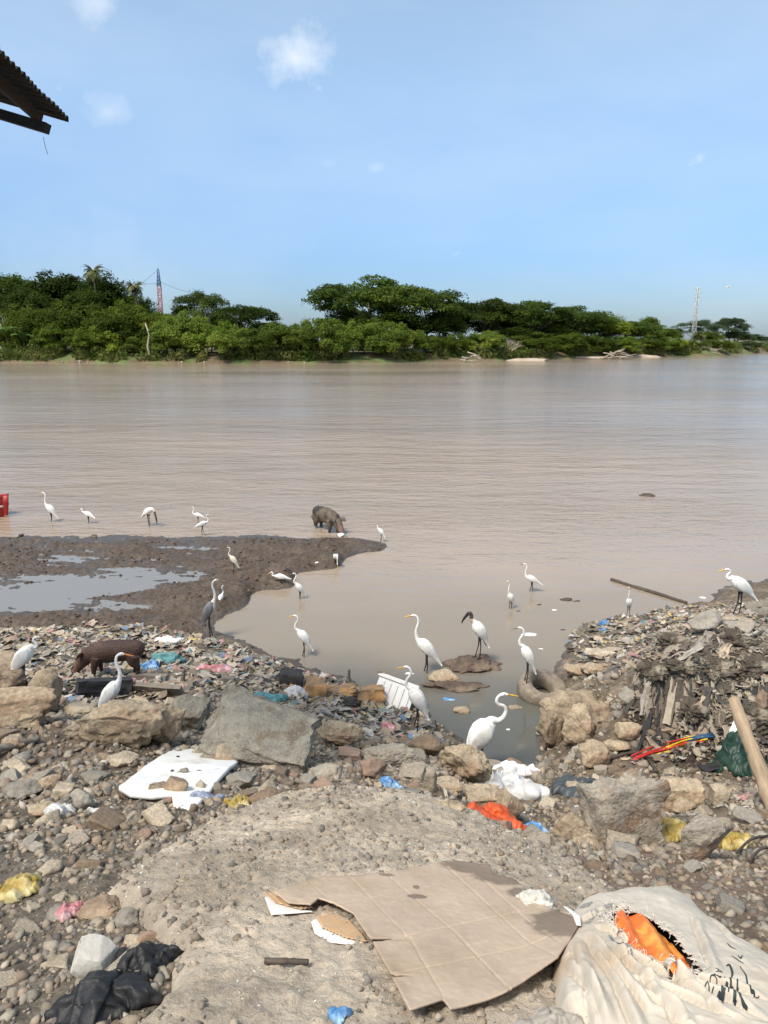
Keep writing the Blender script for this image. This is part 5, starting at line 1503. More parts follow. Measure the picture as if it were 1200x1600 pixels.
# ------------------------------------------------------------------ rice sack
sackm = pmat('woven_sack', (0.53, 0.475, 0.395), 0.75, 0.12, 5, 0.35, 160, col2=(0.50, 0.39, 0.28), c2pos=(0.52, 0.72), bdist=0.002)
SK = tpoly([(880,1440),(900,1416),(960,1408),(1030,1416),(1092,1432),(1140,1478),(1200,1510),(1280,1560),(1330,1640),(1290,1720),(1150,1730),(1010,1690),(915,1640),(868,1590),(862,1520)])
_sg = np.linalg.lstsq(np.c_[np.ones(len(SK)), SK], top_z(SK[:, 0], SK[:, 1]), rcond=None)[0]
sk_c = SK.mean(0)
sk_d = thit(1200, 1560)[:2] - thit(900, 1420)[:2]; sk_d /= np.linalg.norm(sk_d); sk_n = np.array([-sk_d[1], sk_d[0]])
def _skp(px, py, up=0.105):
    d_ = ray(px, py); t_ = (_sg[0] + up - CAMZ) / (d_[2] - _sg[1] * d_[0] - _sg[2] * d_[1])
    return np.array([d_[0] * t_, d_[1] * t_, CAMZ + d_[2] * t_])
hole_c = _skp(1018, 1476)[:2]; hole_a = _skp(1058, 1530)[:2] - _skp(982, 1426)[:2]; hole_L = np.linalg.norm(hole_a) / 2 * 1.08; hole_a /= np.linalg.norm(hole_a); hole_b = np.array([-hole_a[1], hole_a[0]])
def hole_uv(x, y): return ((x - hole_c[0]) * hole_a[0] + (y - hole_c[1]) * hole_a[1]), ((x - hole_c[0]) * hole_b[0] + (y - hole_c[1]) * hole_b[1])
FOLDS = [(_skp(a, b)[:2], _skp(c, d)[:2], dp) for a, b, c, d, dp in ((905,1452,1010,1590,.026),(928,1446,1120,1592,.034),(952,1500,1200,1598,.030),(880,1480,960,1600,.024),(1040,1530,1200,1572,.028),(1075,1440,1110,1530,.016),(876,1530,920,1610,.02),(1000,1560,1120,1640,.024),(1120,1600,1260,1620,.02),(900,1430,1000,1420,.010),(890,1462,930,1600,.018),(915,1470,1000,1620,.020),(940,1476,1060,1610,.022),(985,1540,1170,1608,.022),(870,1500,890,1600,.016),(1020,1590,1230,1640,.02),(1100,1420,1140,1480,.012),(1180,1520,1260,1600,.014))]
def sack_z(x, y, d, deep=0.0):
    g = _sg[0] + _sg[1] * x + _sg[2] * y
    z = g - 0.01 + 0.105 * (1 - np.exp(-d / 0.030)) + 0.035 * sstep(0.0, 0.22, d) + 0.010 * fbm2(x, y, 2.5, 2)
    k_ = np.clip(d / 0.03, 0, 1)
    z = z + (0.0050 * crump(x, y, 5, 4.5) + 0.0022 * crump(x, y, 8, 13.0)) * k_
    for (a_, b_, dp) in FOLDS:
        t_ = b_ - a_; L_ = np.linalg.norm(t_); t_ = t_ / L_
        al = (x - a_[0]) * t_[0] + (y - a_[1]) * t_[1]; pr = -(x - a_[0]) * t_[1] + (y - a_[1]) * t_[0] + 0.010 * pn2(al * 7, al * 0 + dp * 99)
        ends = sstep(-0.02, 0.06, al) * sstep(L_ + 0.02, L_ - 0.08, al) * k_
        z = z + ends * dp * (np.maximum(0, 1 - np.abs(pr - 0.016) / 0.022) - 0.9 * np.maximum(0, 1 - np.abs(pr) / 0.007))
    p, q = hole_uv(x, y)
    e = np.hypot(p / hole_L, q / 0.095)
    return z - 0.030 * np.exp(-(e / 1.1) ** 2)
V, Q = sheet(SK, 0.0042, sack_z, hole=lambda x, y: (np.hypot(hole_uv(x, y)[0] / hole_L, hole_uv(x, y)[1] / 0.094) + 0.18 * pn2(x * 60, y * 60)) < 1.0)
skroot = tag(empty('rice_sack', (0, 0, 0)), 'torn white woven rice sack showing orange stuff inside, beside the cardboard', 'sack')
skbody = solidify(link('sack_body', mesh_np('sack_body', V, Q, sackm), skroot), 0.0025)
def sz(x, y):
    x = np.atleast_1d(np.asarray(x, float)); y = np.atleast_1d(np.asarray(y, float))
    return sack_z(x, y, poly_near(SK, x, y)[0])
orm = pmat('orange_plastic', (0.72, 0.15, 0.022), 0.35, 0.25, 20, 0.4, 50, col2=(0.78, 0.30, 0.06), bdist=0.006)
darkm = pmat('painted_inner_shade', (0.035, 0.015, 0.012), 0.9, 0.3, 20, 0.3, 60)  # dark colour stands in for the shade inside the torn sack
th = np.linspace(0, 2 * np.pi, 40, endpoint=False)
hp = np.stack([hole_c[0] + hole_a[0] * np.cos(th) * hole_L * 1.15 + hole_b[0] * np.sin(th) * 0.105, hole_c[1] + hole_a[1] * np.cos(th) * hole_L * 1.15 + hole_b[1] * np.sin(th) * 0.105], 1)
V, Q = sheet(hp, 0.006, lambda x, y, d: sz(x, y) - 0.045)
link('painted_inner_shade', mesh_np('painted_inner_shade', V, Q, darkm), skroot)
def or_z(x, y, d):
    p, q = hole_uv(x, y)
    return sz(x, y) - 0.030 + 0.036 * np.exp(-((q - 0.034) / 0.028) ** 2) + 0.034 * np.exp(-((q + 0.034) / 0.026) ** 2) - 0.03 * sstep(0.03, 0.10, p) + 0.004 * pn2(x * 40, y * 40)
hp2 = np.stack([hole_c[0] + hole_a[0] * (np.cos(th) * hole_L * 0.92 - 0.004) + hole_b[0] * np.sin(th) * 0.094, hole_c[1] + hole_a[1] * (np.cos(th) * hole_L * 0.92 - 0.004) + hole_b[1] * np.sin(th) * 0.094], 1)
V, Q = sheet(hp2, 0.004, or_z)
link('orange_contents', mesh_np('orange_contents', V, Q, orm), skroot)
rs = random.Random(4)
frm_ = pmat('frayed_thread', (0.70, 0.66, 0.60), 0.8, 0.1, 20, 0)
mb = MB()
for k in range(330):
    t = rs.uniform(0, 6.283); rr = rs.uniform(0.86, 1.22)
    if math.sin(t) > 0.1 and rs.random() < 0.55: t = -t
    p = hole_L * math.cos(t) * rr + rs.uniform(-.006, .006); q = 0.094 * math.sin(t) * rr * 1.06
    c = hole_c + hole_a * p + hole_b * q
    z = float(sz(c[0], c[1])[0])
    a = rs.uniform(0, 6.283); L_ = rs.uniform(.006, .022)
    e_ = np.array([math.cos(a) * L_, math.sin(a) * L_, rs.uniform(-.004, .008)])
    mb.tube([(c[0], c[1], z + .002), (c[0] + e_[0] * .5, c[1] + e_[1] * .5, z + .005 + abs(e_[2])), (c[0] + e_[0], c[1] + e_[1], z + .003 + e_[2])], [.0008, .0008, .0005], 3, False)
fr = mb.build('frayed_threads', frm_, skroot); fr['kind'] = 'stuff'
# printed and inked marks on the weave
inkm = pmat('black_ink', (0.03, 0.045, 0.05), 0.7, 0.3, 60, 0)
inkg = pmat('grey_print', (0.22, 0.23, 0.235), 0.75, 0.3, 30, 0)
def text_on_sack(txt, px, py, size, ang, mat=inkm, name='lettering'):
    cu = bpy.data.curves.new(name, 'FONT'); cu.body = txt; cu.size = size; cu.align_x = 'CENTER'; cu.align_y = 'CENTER'
    ob = bpy.data.objects.new(name, cu); COL.objects.link(ob)
    dg = bpy.context.evaluated_depsgraph_get(); m = bpy.data.meshes.new_from_object(ob.evaluated_get(dg))
    bpy.data.objects.remove(ob)
    bm = bmesh.new(); bm.from_mesh(m); bmesh.ops.triangulate(bm, faces=bm.faces); bmesh.ops.subdivide_edges(bm, edges=[e for e in bm.edges if e.calc_length() > size * .25], cuts=2); bmesh.ops.triangulate(bm, faces=bm.faces); bm.to_mesh(m); bm.free()
    P_ = thit(px, py); ca_, sa_ = math.cos(ang), math.sin(ang)
    v = np.array([q.co[:] for q in m.vertices])
    X = P_[0] + v[:, 0] * ca_ - v[:, 1] * sa_; Y = P_[1] + v[:, 0] * sa_ + v[:, 1] * ca_
    Z = sz(X, Y) + 0.0022
    m.vertices.foreach_set('co', np.stack([X, Y, Z], 1).astype(np.float32).ravel()); m.materials.append(mat); m.update()
    return link(name, m, skbody)
def shit(px, py): return _march2(px, py, lambda x, y: np.where(in_poly(SK, x, y), sz(x, y), top_z(x, y)))
def stroke(pts, wd, mat=inkm, name='ink_mark'):
    P_ = catmull(np.array([shit(*p)[:2] for p in pts]), 8 * len(pts))
    T_ = np.gradient(P_, axis=0); T_ /= np.linalg.norm(T_, axis=1)[:, None] + 1e-9; N_ = np.stack([-T_[:, 1], T_[:, 0]], 1)
    w_ = wd * (0.35 + 0.65 * np.sin(np.linspace(0.25, 2.9, len(P_))))[:, None]
    A, B_ = P_ + N_ * w_, P_ - N_ * w_
    XY = np.stack([A, B_], 1).reshape(-1, 2)
    Z = sz(XY[:, 0], XY[:, 1]) + 0.002
    return link(name, mesh_np(name, np.c_[XY, Z], [(2 * i, 2 * i + 1, 2 * i + 3, 2 * i + 2) for i in range(len(P_) - 1)], mat), skbody)
def tx(txt, px, py, size, ang, mat=inkm):
    P_ = shit(px, py)
    global thit
    keep = thit; thit = shit
    o = text_on_sack(txt, px, py, size, ang, mat); thit = keep
    return o
tx('ESD', 917, 1414, 0.040, R(58), inkg)
tx('Arroz Blan', 946, 1428, 0.026, R(58), inkg)
tx('ble de Co', 924, 1436, 0.026, R(58), inkg)
for ch, px, py, an in (('A', 1123, 1517, -112), ('R', 1120, 1527, -122), ('O', 1114, 1535, -132), ('Z', 1107, 1544, -145)):
    tx(ch, px, py, 0.026, R(an), inkm)
stroke([(1136, 1474), (1142, 1480), (1151, 1484)], .0022); stroke([(1143, 1494), (1152, 1500), (1162, 1506)], .0022); stroke([(1153, 1493), (1157, 1498), (1160, 1493)], .0018)
stroke([(1135, 1510), (1140, 1508), (1144, 1520), (1143, 1528)], .003); stroke([(1132, 1527), (1142, 1540), (1152, 1552), (1160, 1566), (1168, 1578)], .0028)
stroke([(1124, 1542), (1128, 1552), (1130, 1558), (1136, 1536), (1138, 1552)], .003); stroke([(1148, 1530), (1152, 1540), (1154, 1547)], .0018); stroke([(1145, 1542), (1148, 1556), (1150, 1570)], .0035)
stroke([(1156, 1510), (1164, 1522), (1172, 1540), (1178, 1552), (1182, 1560), (1186, 1557)], .0022); stroke([(1118, 1560), (1124, 1558), (1130, 1568)], .003)
stroke([(952, 1466), (958, 1478), (966, 1490), (978, 1502)], .0065, inkg, 'faded_print'); stroke([(962, 1490), (975, 1502), (992, 1512), (1008, 1520)], .004, inkg, 'faded_print')
# ------------------------------------------------------------------ crumpled bags and wrappers
def bag(x0, y0, x1, y1, label, mat, seed, name='plastic_bag', cat='bag', hfrac=0.45, deep=0.7, rot=0, sub=5, amp=0.4, sc_=1.6, group=None):
    cx = (x0 + x1) / 2
    P = thit(cx, y1 - 0.30 * (y1 - y0)); dep = depth_of(P)
    W_ = (x1 - x0) / 2 * dep / F; h_ = (y1 - y0) / 2 * dep / F
    D_ = min(W_ * 1.3, max(h_ * 1.15, W_ * 0.45)); Hb = min(1.0 * W_, max(0.7 * h_, (2 * h_ - 1.1 * D_) / 0.84)) * (0.75 + 0.6 * hfrac); W_ *= 1.08; D_ *= 1.08
    C = at_y(cx, y1, P[1])[:2]; C = np.array([P[0], P[1] + 0.25 * D_])
    rs = np.random.RandomState(seed * 7 + 1)
    th = np.linspace(0, 2 * np.pi, 64, endpoint=False)
    rr = 0.93 + 0.16 * np.sin(th * 3 + rs.rand() * 6) * rs.rand() + 0.10 * np.sin(th * 5 + rs.rand() * 6) + 0.22 * amp * pn2(np.cos(th) * 3.1 + seed, np.sin(th) * 3.1) + 0.05 * rs.randn(64)
    pts = np.stack([np.cos(th) * rr * W_, np.sin(th) * rr * D_], 1) @ rotz(rot)[:2, :2].T + C
    f = sc_ / 1.6 * 1.5 / W_
    def zf(x, y, d):
        e = d / (0.55 * min(W_, D_))
        return top_z(x, y) + 0.004 + 0.012 * dep / 3 * np.clip(e * 4, 0, 1) + Hb * (1 - np.exp(-e * 1.3)) * (0.80 + 0.45 * pn2((x - C[0]) / W_ * 1.7 + seed, (y - C[1]) / W_ * 1.7)) + crump(x, y, seed, f) * amp * 0.42 * min(Hb, 0.5 * W_) * np.clip(e * 2.2 + 0.15, 0, 1)
    V, Q = sheet(pts, max(0.0035, min(W_, D_) / 26), zf)
    V[:, :2] += 0.10 * W_ * np.stack([pn2(V[:, 0] * f * 2, V[:, 2] * f * 2 + seed), pn2(V[:, 2] * f * 2, V[:, 1] * f * 2 - seed)], 1)
    V -= [C[0], C[1], P[2]]
    o = link(name, mesh_np(name, V, Q, mat, True), None, (C[0], C[1], P[2]))
    solidify(o, 0.003, 0)
    return tag(o, label, cat, group)
blackp = pmat('black_plastic', (0.016, 0.016, 0.017), 0.5, 0.3, 10, 0.5, 45, spec=0.4, bdist=0.008)
whitep = pmat('white_film', (0.74, 0.74, 0.74), 0.3, 0.06, 10, 0.5, 30, spec=0.5, trans=0.3, bdist=0.01)
whitep2 = pmat('printed_white_bag', (0.78, 0.75, 0.74), 0.4, 0.06, 10, 0.4, 30, col2=(0.62, 0.16, 0.20), c2pos=(0.60, 0.63), bdist=0.01)
orangep = pmat('orange_bag_film', (0.62, 0.105, 0.03), 0.35, 0.18, 10, 0.5, 35, trans=0.15, bdist=0.01)
bluep_ = pmat('blue_wrapper', (0.07, 0.20, 0.42), 0.35, 0.25, 12, 0.4, 40, col2=(0.30, 0.45, 0.60), bdist=0.006)
watb = pmat('blue_printed_water_bag', (0.10, 0.33, 0.66), 0.12, 0.2, 30, 0.3, 30, col2=(0.55, 0.70, 0.82), trans=0.25)
yellp = pmat('yellow_film', (0.44, 0.31, 0.07), 0.5, 0.25, 12, 0.4, 40, col2=(0.62, 0.55, 0.30), trans=0.2, bdist=0.006)
tealp = pmat('teal_film', (0.10, 0.26, 0.28), 0.5, 0.25, 12, 0.4, 40, trans=0.15)
pinkp = pmat('pink_film', (0.50, 0.19, 0.21), 0.45, 0.25, 12, 0.4, 40, col2=(0.75, 0.5, 0.5), trans=0.15)
foamm = pmat('white_foam', (0.76, 0.75, 0.72), 0.85, 0.06, 6, 0.3, 90, col2=(0.52, 0.45, 0.36), c2pos=(0.56, 0.74), bdist=0.004)
bag(78, 1498, 236, 1612, 'large crumpled black plastic bag at the bottom of the picture', blackp, 3, hfrac=0.6, amp=0.42, sc_=2.1)
bag(172, 1448, 268, 1546, 'smaller black plastic bag behind the large one', blackp, 4, hfrac=0.65, amp=0.46, sc_=2.1)
bag(726, 1192, 864, 1268, 'translucent white plastic bag spread on the rocks by the inlet', whitep, 5, hfrac=0.8, deep=0.55, amp=0.65, sc_=2.4)
bag(774, 1184, 846, 1222, 'white bag with red print behind the translucent white one', whitep2, 6, hfrac=0.8, amp=0.3)
bag(730, 1248, 830, 1312, 'crumpled orange plastic bag at the edge of the foreground slab', orangep, 7, hfrac=0.55, deep=0.5, rot=-0.45, amp=0.5)
bag(820, 1280, 858, 1312, 'clear water bag with blue print next to the orange bag', watb, 8, hfrac=0.6, amp=0.2, name='water_bag')
bag(592, 1206, 630, 1240, 'crumpled blue wrapper among grey rubble near the slab', bluep_, 9, name='wrapper', cat='wrapper', amp=0.5)
bag(1020, 1262, 1084, 1332, 'yellow plastic netting bag between two concrete pieces', yellp, 10, hfrac=0.5, amp=0.7, name='netting_bag')
bag(1120, 1284, 1176, 1338, 'yellow plastic strip beside the wedge of speckled concrete', yellp, 11, hfrac=0.4, deep=0.4, rot=-0.6, amp=0.7, name='wrapper', cat='wrapper')
bag(-10, 1356, 60, 1420, 'crumpled white and yellow wrapper at the left edge', yellp, 12, hfrac=0.4, amp=0.7, name='wrapper', cat='wrapper')
bag(84, 1404, 124, 1446, 'pink and white wrapper between grey cobbles', pinkp, 13, hfrac=0.4, amp=0.7, name='wrapper', cat='wrapper')
bag(352, 1238, 392, 1272, 'yellow leafy scrap below the foam sheet', yellp, 14, hfrac=0.4, amp=0.8, name='wrapper', cat='wrapper')
bag(512, 1570, 548, 1598, 'blue wrapper piece lying on the slab below the stick', bluep_, 15, hfrac=0.3, amp=0.4, name='wrapper', cat='wrapper')
bag(800, 1378, 870, 1434, 'wrinkled whitish foam lump behind the cardboard', pmat('wrinkled_foam', (0.62, 0.60, 0.53), 0.8, 0.15, 14, 0.8, 60), 16, hfrac=0.7, amp=0.25, sc_=2.0, name='foam_lump', cat='foam')
filmm = pmat('soiled_clear_film', (0.50, 0.46, 0.40), 0.3, 0.15, 10, 0.5, 30, trans=0.35)
bag(812, 1568, 1000, 1640, 'soiled clear plastic film below the sack', filmm, 17, hfrac=0.35, amp=0.6, name='plastic_film', cat='plastic film')
bag(595, 1126, 620, 1146, 'bright pink crumpled scrap near the foam lid', pinkp, 18, hfrac=0.6, amp=0.5, sub=4, name='wrapper', cat='wrapper')
bag(442, 1066, 484, 1096, 'pale grey plastic bag on the trash shore', whitep, 19, hfrac=0.6, amp=0.4, sub=4)
bag(388, 1080, 446, 1104, 'teal netting scrap behind the big concrete chunk', tealp, 20, hfrac=0.4, amp=0.6, sub=4, name='wrapper', cat='wrapper')
bag(235, 1016, 290, 1040, 'teal cloth scrap lying behind the pig', tealp, 21, hfrac=0.5, amp=0.5, sub=4, name='cloth_scrap', cat='cloth')
bag(310, 1034, 372, 1056, 'pink and white wrappers on the shore litter', pinkp, 22, hfrac=0.4, amp=0.6, sub=4, name='wrapper', cat='wrapper')
bag(240, 996, 286, 1008, 'pale paper heap behind the pig', foamm, 23, hfrac=0.5, amp=0.5, sub=4, name='paper_scrap', cat='paper')
bag(222, 1030, 248, 1052, 'deep blue scrap at the hind feet of the pig', bluep_, 24, hfrac=0.5, amp=0.5, sub=4, name='wrapper', cat='wrapper')
bag(672, 1086, 690, 1096, 'white scrap floating near the lone inlet rock', whitep, 25, hfrac=0.5, amp=0.5, sub=4, name='floating_scrap', cat='litter')
bag(1136, 1138, 1168, 1176, 'pale grey cloth beside the wooden post', foamm, 26, hfrac=0.6, amp=0.5, sub=4, name='cloth_scrap', cat='cloth')
bag(936, 970, 952, 978, 'light blue bag on the shore of the inlet', bluep_, 27, hfrac=0.8, amp=0.5, sub=4)
bag(62, 1252, 112, 1282, 'white wrapper caught in the left rubble', whitep, 28, hfrac=0.4, amp=0.7, sub=4, name='wrapper', cat='wrapper')
bag(138, 1258, 178, 1278, 'small white wrapper downhill of the flat stones', whitep, 29, hfrac=0.3, amp=0.7, sub=4, name='wrapper', cat='wrapper')
bag(1125, 1150, 1195, 1230, 'dark green film behind the wooden post', pmat('green_film', (0.018, 0.045, 0.032), 0.4, 0.3, 10, 0.5, 40), 30, hfrac=0.6, amp=0.5)
bag(860, 1200, 950, 1262, 'dark grey film in the sewage pool beside the white bag', pmat('dark_film', (0.06, 0.07, 0.075), 0.35, 0.3, 10, 0.5, 40), 31, hfrac=0.2, amp=0.5)
def scrap_shape(seed, n=7):
    rs = np.random.RandomState(seed)
    u, v = np.meshgrid(np.linspace(-1, 1, n), np.linspace(-1, 1, n)); u = u.ravel(); v = v.ravel()
    ox, oy = rs.rand(2) * 50
    x = u * (1 + 0.35 * pn2(v * 1.3 + ox, u * 0.4)) + 0.2 * pn2(u * 2 + ox, v * 2); y = v * (0.55 + 0.3 * pn2(u * 1.3 + oy, v * 0.4))
    z = 0.32 * np.abs(pn2(u * 1.6 + ox, v * 1.6 + oy)) + 0.18 * pn2(u * 3.5 + oy, v * 3.5)
    idx = np.arange(n * n).reshape(n, n)
    return np.stack([x, y, z - z.min() * 0.5], 1), np.stack([idx[:-1, :-1], idx[:-1, 1:], idx[1:, 1:], idx[1:, :-1]], -1).reshape(-1, 4)
# ------------------------------------------------------------------ foam sheet held down by stones
FP = tpoly([(187,1246),(225,1214),(262,1184),(278,1166),(298,1172),(330,1186),(358,1194),(372,1202),(350,1224),(330,1240),(312,1262),(298,1268),(272,1262),(270,1254),(240,1254),(205,1252)])
_ff = np.linalg.lstsq(np.c_[np.ones(len(FP)), FP], top_z(FP[:, 0], FP[:, 1]), rcond=None)[0]
V, Q = sheet(FP, 0.012, lambda x, y, d: _ff[0] + _ff[1] * x + _ff[2] * y + 0.045 + 0.012 * fbm2(x, y, 1.6, 3))
fo = solidify(link('foam_sheet', mesh_np('foam_sheet', V, Q, foamm)), 0.025)
tag(fo, 'white foam sheet lying on the rubble, weighted with a brown stone', 'foam sheet')
def fz(x, y): return _ff[0] + _ff[1] * x + _ff[2] * y + 0.045 + 0.012 * float(fbm2(np.array([x]), np.array([y]), 1.6, 3)[0])
def on_foam(px, py, r, mat, label, seed, name='stone'):
    P = _march(px, py, lambda x, y: _ff[0] + _ff[1] * x + _ff[2] * y + 0.05); V, Fc = rock_shape(seed, 3, 8, 0.1)
    tag(link(name, mesh_np(name, V * np.array([r, r * .8, r * .62]), Fc, mat), None, (P[0], P[1], fz(P[0], P[1]) + r * 0.5)), label, 'stone')
on_foam(277, 1233, 0.075, brownr, 'brown stone weighing down the white foam sheet', 301, 'rock')
on_foam(288, 1205, 0.030, greyr, 'small grey pebble on the white foam sheet', 302, 'pebble')
on_foam(269, 1203, 0.012, blackp, 'tiny dark chip on the white foam sheet beside the grey pebble', 303, 'pebble')
on_foam(278, 1182, 0.012, blackp, 'tiny dark chip near the far corner of the white foam sheet', 304, 'pebble')
bag(295, 1232, 348, 1262, 'clear blue tinted film on the lower corner of the foam sheet', pmat('blue_clear_film', (0.35, 0.40, 0.52), 0.25, 0.3, 10, 0.4, 40, trans=0.3), 33, hfrac=0.35, amp=0.6, name='plastic_film', cat='plastic film')
# ------------------------------------------------------------------ foam lid leaning at the water
P = hit(628, 1118); dep = depth_of(P); k = dep / F
lid = tag(empty('foam_cover', (P[0] - 0.17, P[1] + 0.36, 0.12)), 'ribbed white foam lid leaning at the water edge behind the large egret', 'foam lid')
lid.rotation_euler = (R(52), R(14), R(-16))
w2, h2 = 64 * k, 88 * k
MB().box((0, 0, 0), (w2, h2, 0.03)).build('panel', foamm, lid, False)
for i in range(5): MB().box((-w2 * 0.36 + i * w2 * 0.18, 0, 0.022), (w2 * 0.075, h2 * 0.86, 0.018)).build('rib', foamm, lid, False)
MB().box((0, h2 / 2 + 0.02, 0.012), (w2 * 1.1, 0.05, 0.06)).build('rim', foamm, lid, False)
# ------------------------------------------------------------------ tyre with an egret on it
tym = pmat('muddy_rubber', (0.235, 0.195, 0.15), 0.9, 0.3, 6, 0.6, 30, col2=(0.12, 0.10, 0.082), c2pos=(0.5, 0.68))
P = at_z(846, 1098, 0.0); dep = depth_of(P)
Rt = 0.335; nseg = 72
prof = [(0.46, 0.05), (0.48, .095), (0.60, .128), (0.78, .135), (0.92, .122), (1.0, .085), (1.01, 0.0), (1.0, -.085), (0.92, -.122), (0.78, -.135), (0.60, -.128), (0.48, -.095), (0.46, -0.05)]
V = []
for i in range(nseg):
    a = 2 * np.pi * i / nseg
    for (r, z) in prof:
        rr = r * Rt * (1 + (0.05 if (i % 2 and r >= 0.9) else 0)); V.append((rr * math.cos(a), rr * math.sin(a), z))
m_ = len(prof)
Fc = [(i * m_ + j, i * m_ + (j + 1) % m_, ((i + 1) % nseg) * m_ + (j + 1) % m_, ((i + 1) % nseg) * m_ + j) for i in range(nseg) for j in range(m_)]
ty = tag(link('tyre', mesh_np('tyre', V, Fc, tym), None, (P[0] + 0.05, P[1] + 0.22, 0.085), (R(16), R(8), 0)), 'muddy car tyre lying half sunk in the inlet, an egret standing on it', 'tyre')
Pt = at_z(822, 1057, 0.2)
ht = at_y(822, 987, P[1] + 0.06)[2] - 0.19
bird('great_egret', (P[0] - 0.20, P[1] + 0.16, 0.22), ht, R(174), 'S', 62, 'egret standing on the half sunk tyre', 'egret', 'white egrets along the river', bill=billd, stride=0.015)
print('TYRE egret h', ht)
# ------------------------------------------------------------------ little mud island with the second stork
mudm = pmat('wet_mud', (0.105, 0.073, 0.052), 0.6, 0.35, 6, 0.7, 25, col2=(0.17, 0.125, 0.09), c2pos=(0.5, 0.66))
def islet(px, py, wpx, hpx, seed, label, deep=0.6):
    P = at_z(px, py, 0.0); dep = depth_of(P); W_ = wpx / 2 * dep / F; h_ = hpx * dep / F
    V, Fc = rock_shape(seed, 5, 8, 0.30, fine=0.12)
    o = link('mud_islet', mesh_np('mud_islet', V * np.array([W_, W_ * deep, h_]), Fc, mudm), None, (P[0], P[1], -0.02))
    return tag(o, label, 'mud'), P
islet(740, 1040, 100, 17, 401, 'low dark mud island in the inlet carrying the stork')
islet(712, 1074, 112, 13, 402, 'dark strip of mud just in front of the stork island', 0.35)
P = at_z(747, 1028, 0.12)
zt = at_y(747, 955, P[1])[2]
bird('wood_stork', P, (zt - P[2]), R(182), 'storkup', 58, 'wood stork with bare black head standing on the little mud island', 'stork', 'wood storks', kind='stork', bill=billk, fat=1.12, stride=0.035)
bag(676, 1026, 716, 1042, 'grey film bundle at the rim of the stork island', filmm, 41, hfrac=0.6, amp=0.4, sub=4, name='plastic_film', cat='plastic film')
P_ = hit(650, 1142); P_ = at_y(597, 1050, P_[1]); V, Q = scrap_shape(77)
tag(link('food_scrap', mesh_np('food_scrap', V * np.array([.07, .05, .05]), Q, muddyr), None, P_, (0.5, 0.3, 0.4)), 'brown scrap held in the bill of the large egret', 'scrap')
# ------------------------------------------------------------------ timber
woodm = pmat('weathered_timber', (0.36, 0.27, 0.18), 0.9, 0.3, 7, 0.5, 40, stretch=(1, 1, 0.18), col2=(0.22, 0.155, 0.10), c2pos=(0.5, 0.68))
darkw = pmat('dark_wet_timber', (0.075, 0.058, 0.045), 0.7, 0.3, 6, 0.4, 30)
blkw = pmat('black_timber', (0.035, 0.035, 0.038), 0.65, 0.35, 8, 0.6, 30, col2=(0.11, 0.105, 0.10), c2pos=(0.55, 0.7))
greyp = pmat('grey_plank', (0.19, 0.165, 0.135), 0.9, 0.2, 6, 0.5, 30)
def pole(p0, p1, r0, r1, label, mat, name='wooden_pole', cat='pole', seg=12, wob=0.03, n=10, group=None):
    p0 = np.array(p0); p1 = np.array(p1); L_ = np.linalg.norm(p1 - p0)
    rs = np.random.RandomState(int(abs(p0[0] * 1000)) % 9999)
    c = (p0 + p1) / 2
    q = Vector(tuple(p1 - p0)).to_track_quat('Z', 'Y')
    z = np.linspace(-L_ / 2, L_ / 2, n)
    pts = np.stack([rs.randn(n) * wob * L_ * 0.3, rs.randn(n) * wob * L_ * 0.3, z], 1); pts[0, :2] = pts[-1, :2] = 0
    o = MB().tube(catmull(pts, n * 3), np.interp(np.linspace(0, 1, n * 3), [0, 1], [r0, r1]) * (1 + 0.05 * rs.randn(n * 3)), seg).build(name, mat, None, True, c)
    o.rotation_mode = 'QUATERNION'; o.rotation_quaternion = q
    return tag(o, label, cat, group)
a = at_y(1146, 1092, 5.35); b = at_y(1216, 1282, 4.55)
pole(b, a, 0.060, 0.046, 'stout weathered wooden post leaning at the right edge', woodm, 'wooden_post', 'post', 14, 0.012)
pole(at_z(955, 906, 0.01), at_z(1073, 942, 0.02), 0.045, 0.035, 'long dark pole floating in the river near the trash mound', darkw, wob=0.006)
pole(thit(414, 1506) + [0, 0, .010], thit(482, 1508) + [0, 0, .010], 0.0085, 0.0075, 'short dark stick lying on the slab', darkw, 'stick', 'stick', 7, 0.01)
pole(thit(-30, 1186) + [0, 0, .03], thit(62, 1160) + [0, 0, .04], 0.035, 0.02, 'thick grey branch at the left edge', greyp, 'branch', 'branch', 9, 0.04)
pole(thit(140, 1318) + [0, 0, .01], thit(152, 1268) + [0, 0, .02], 0.010, 0.006, 'thin curved twig below the left rubble', darkw, 'twig', 'stick', 6, 0.09)
P0 = hit(685, 1148); pole(P0 + [0, 0, 0.0], at_y(678, 1125, P0[1]) + [0.02, 0, 0.0], 0.010, 0.007, 'thin dark root bent out of the inlet beside the large egret', darkw, 'root', 'root', 6, 0.1)
pole(hit(1165, 958) + [0, 0, .05], hit(1240, 946) + [0, 0, .10], 0.09, 0.10, 'grey log on top of the trash mound at the right edge', greyp, 'log', 'log', 12, 0.02)
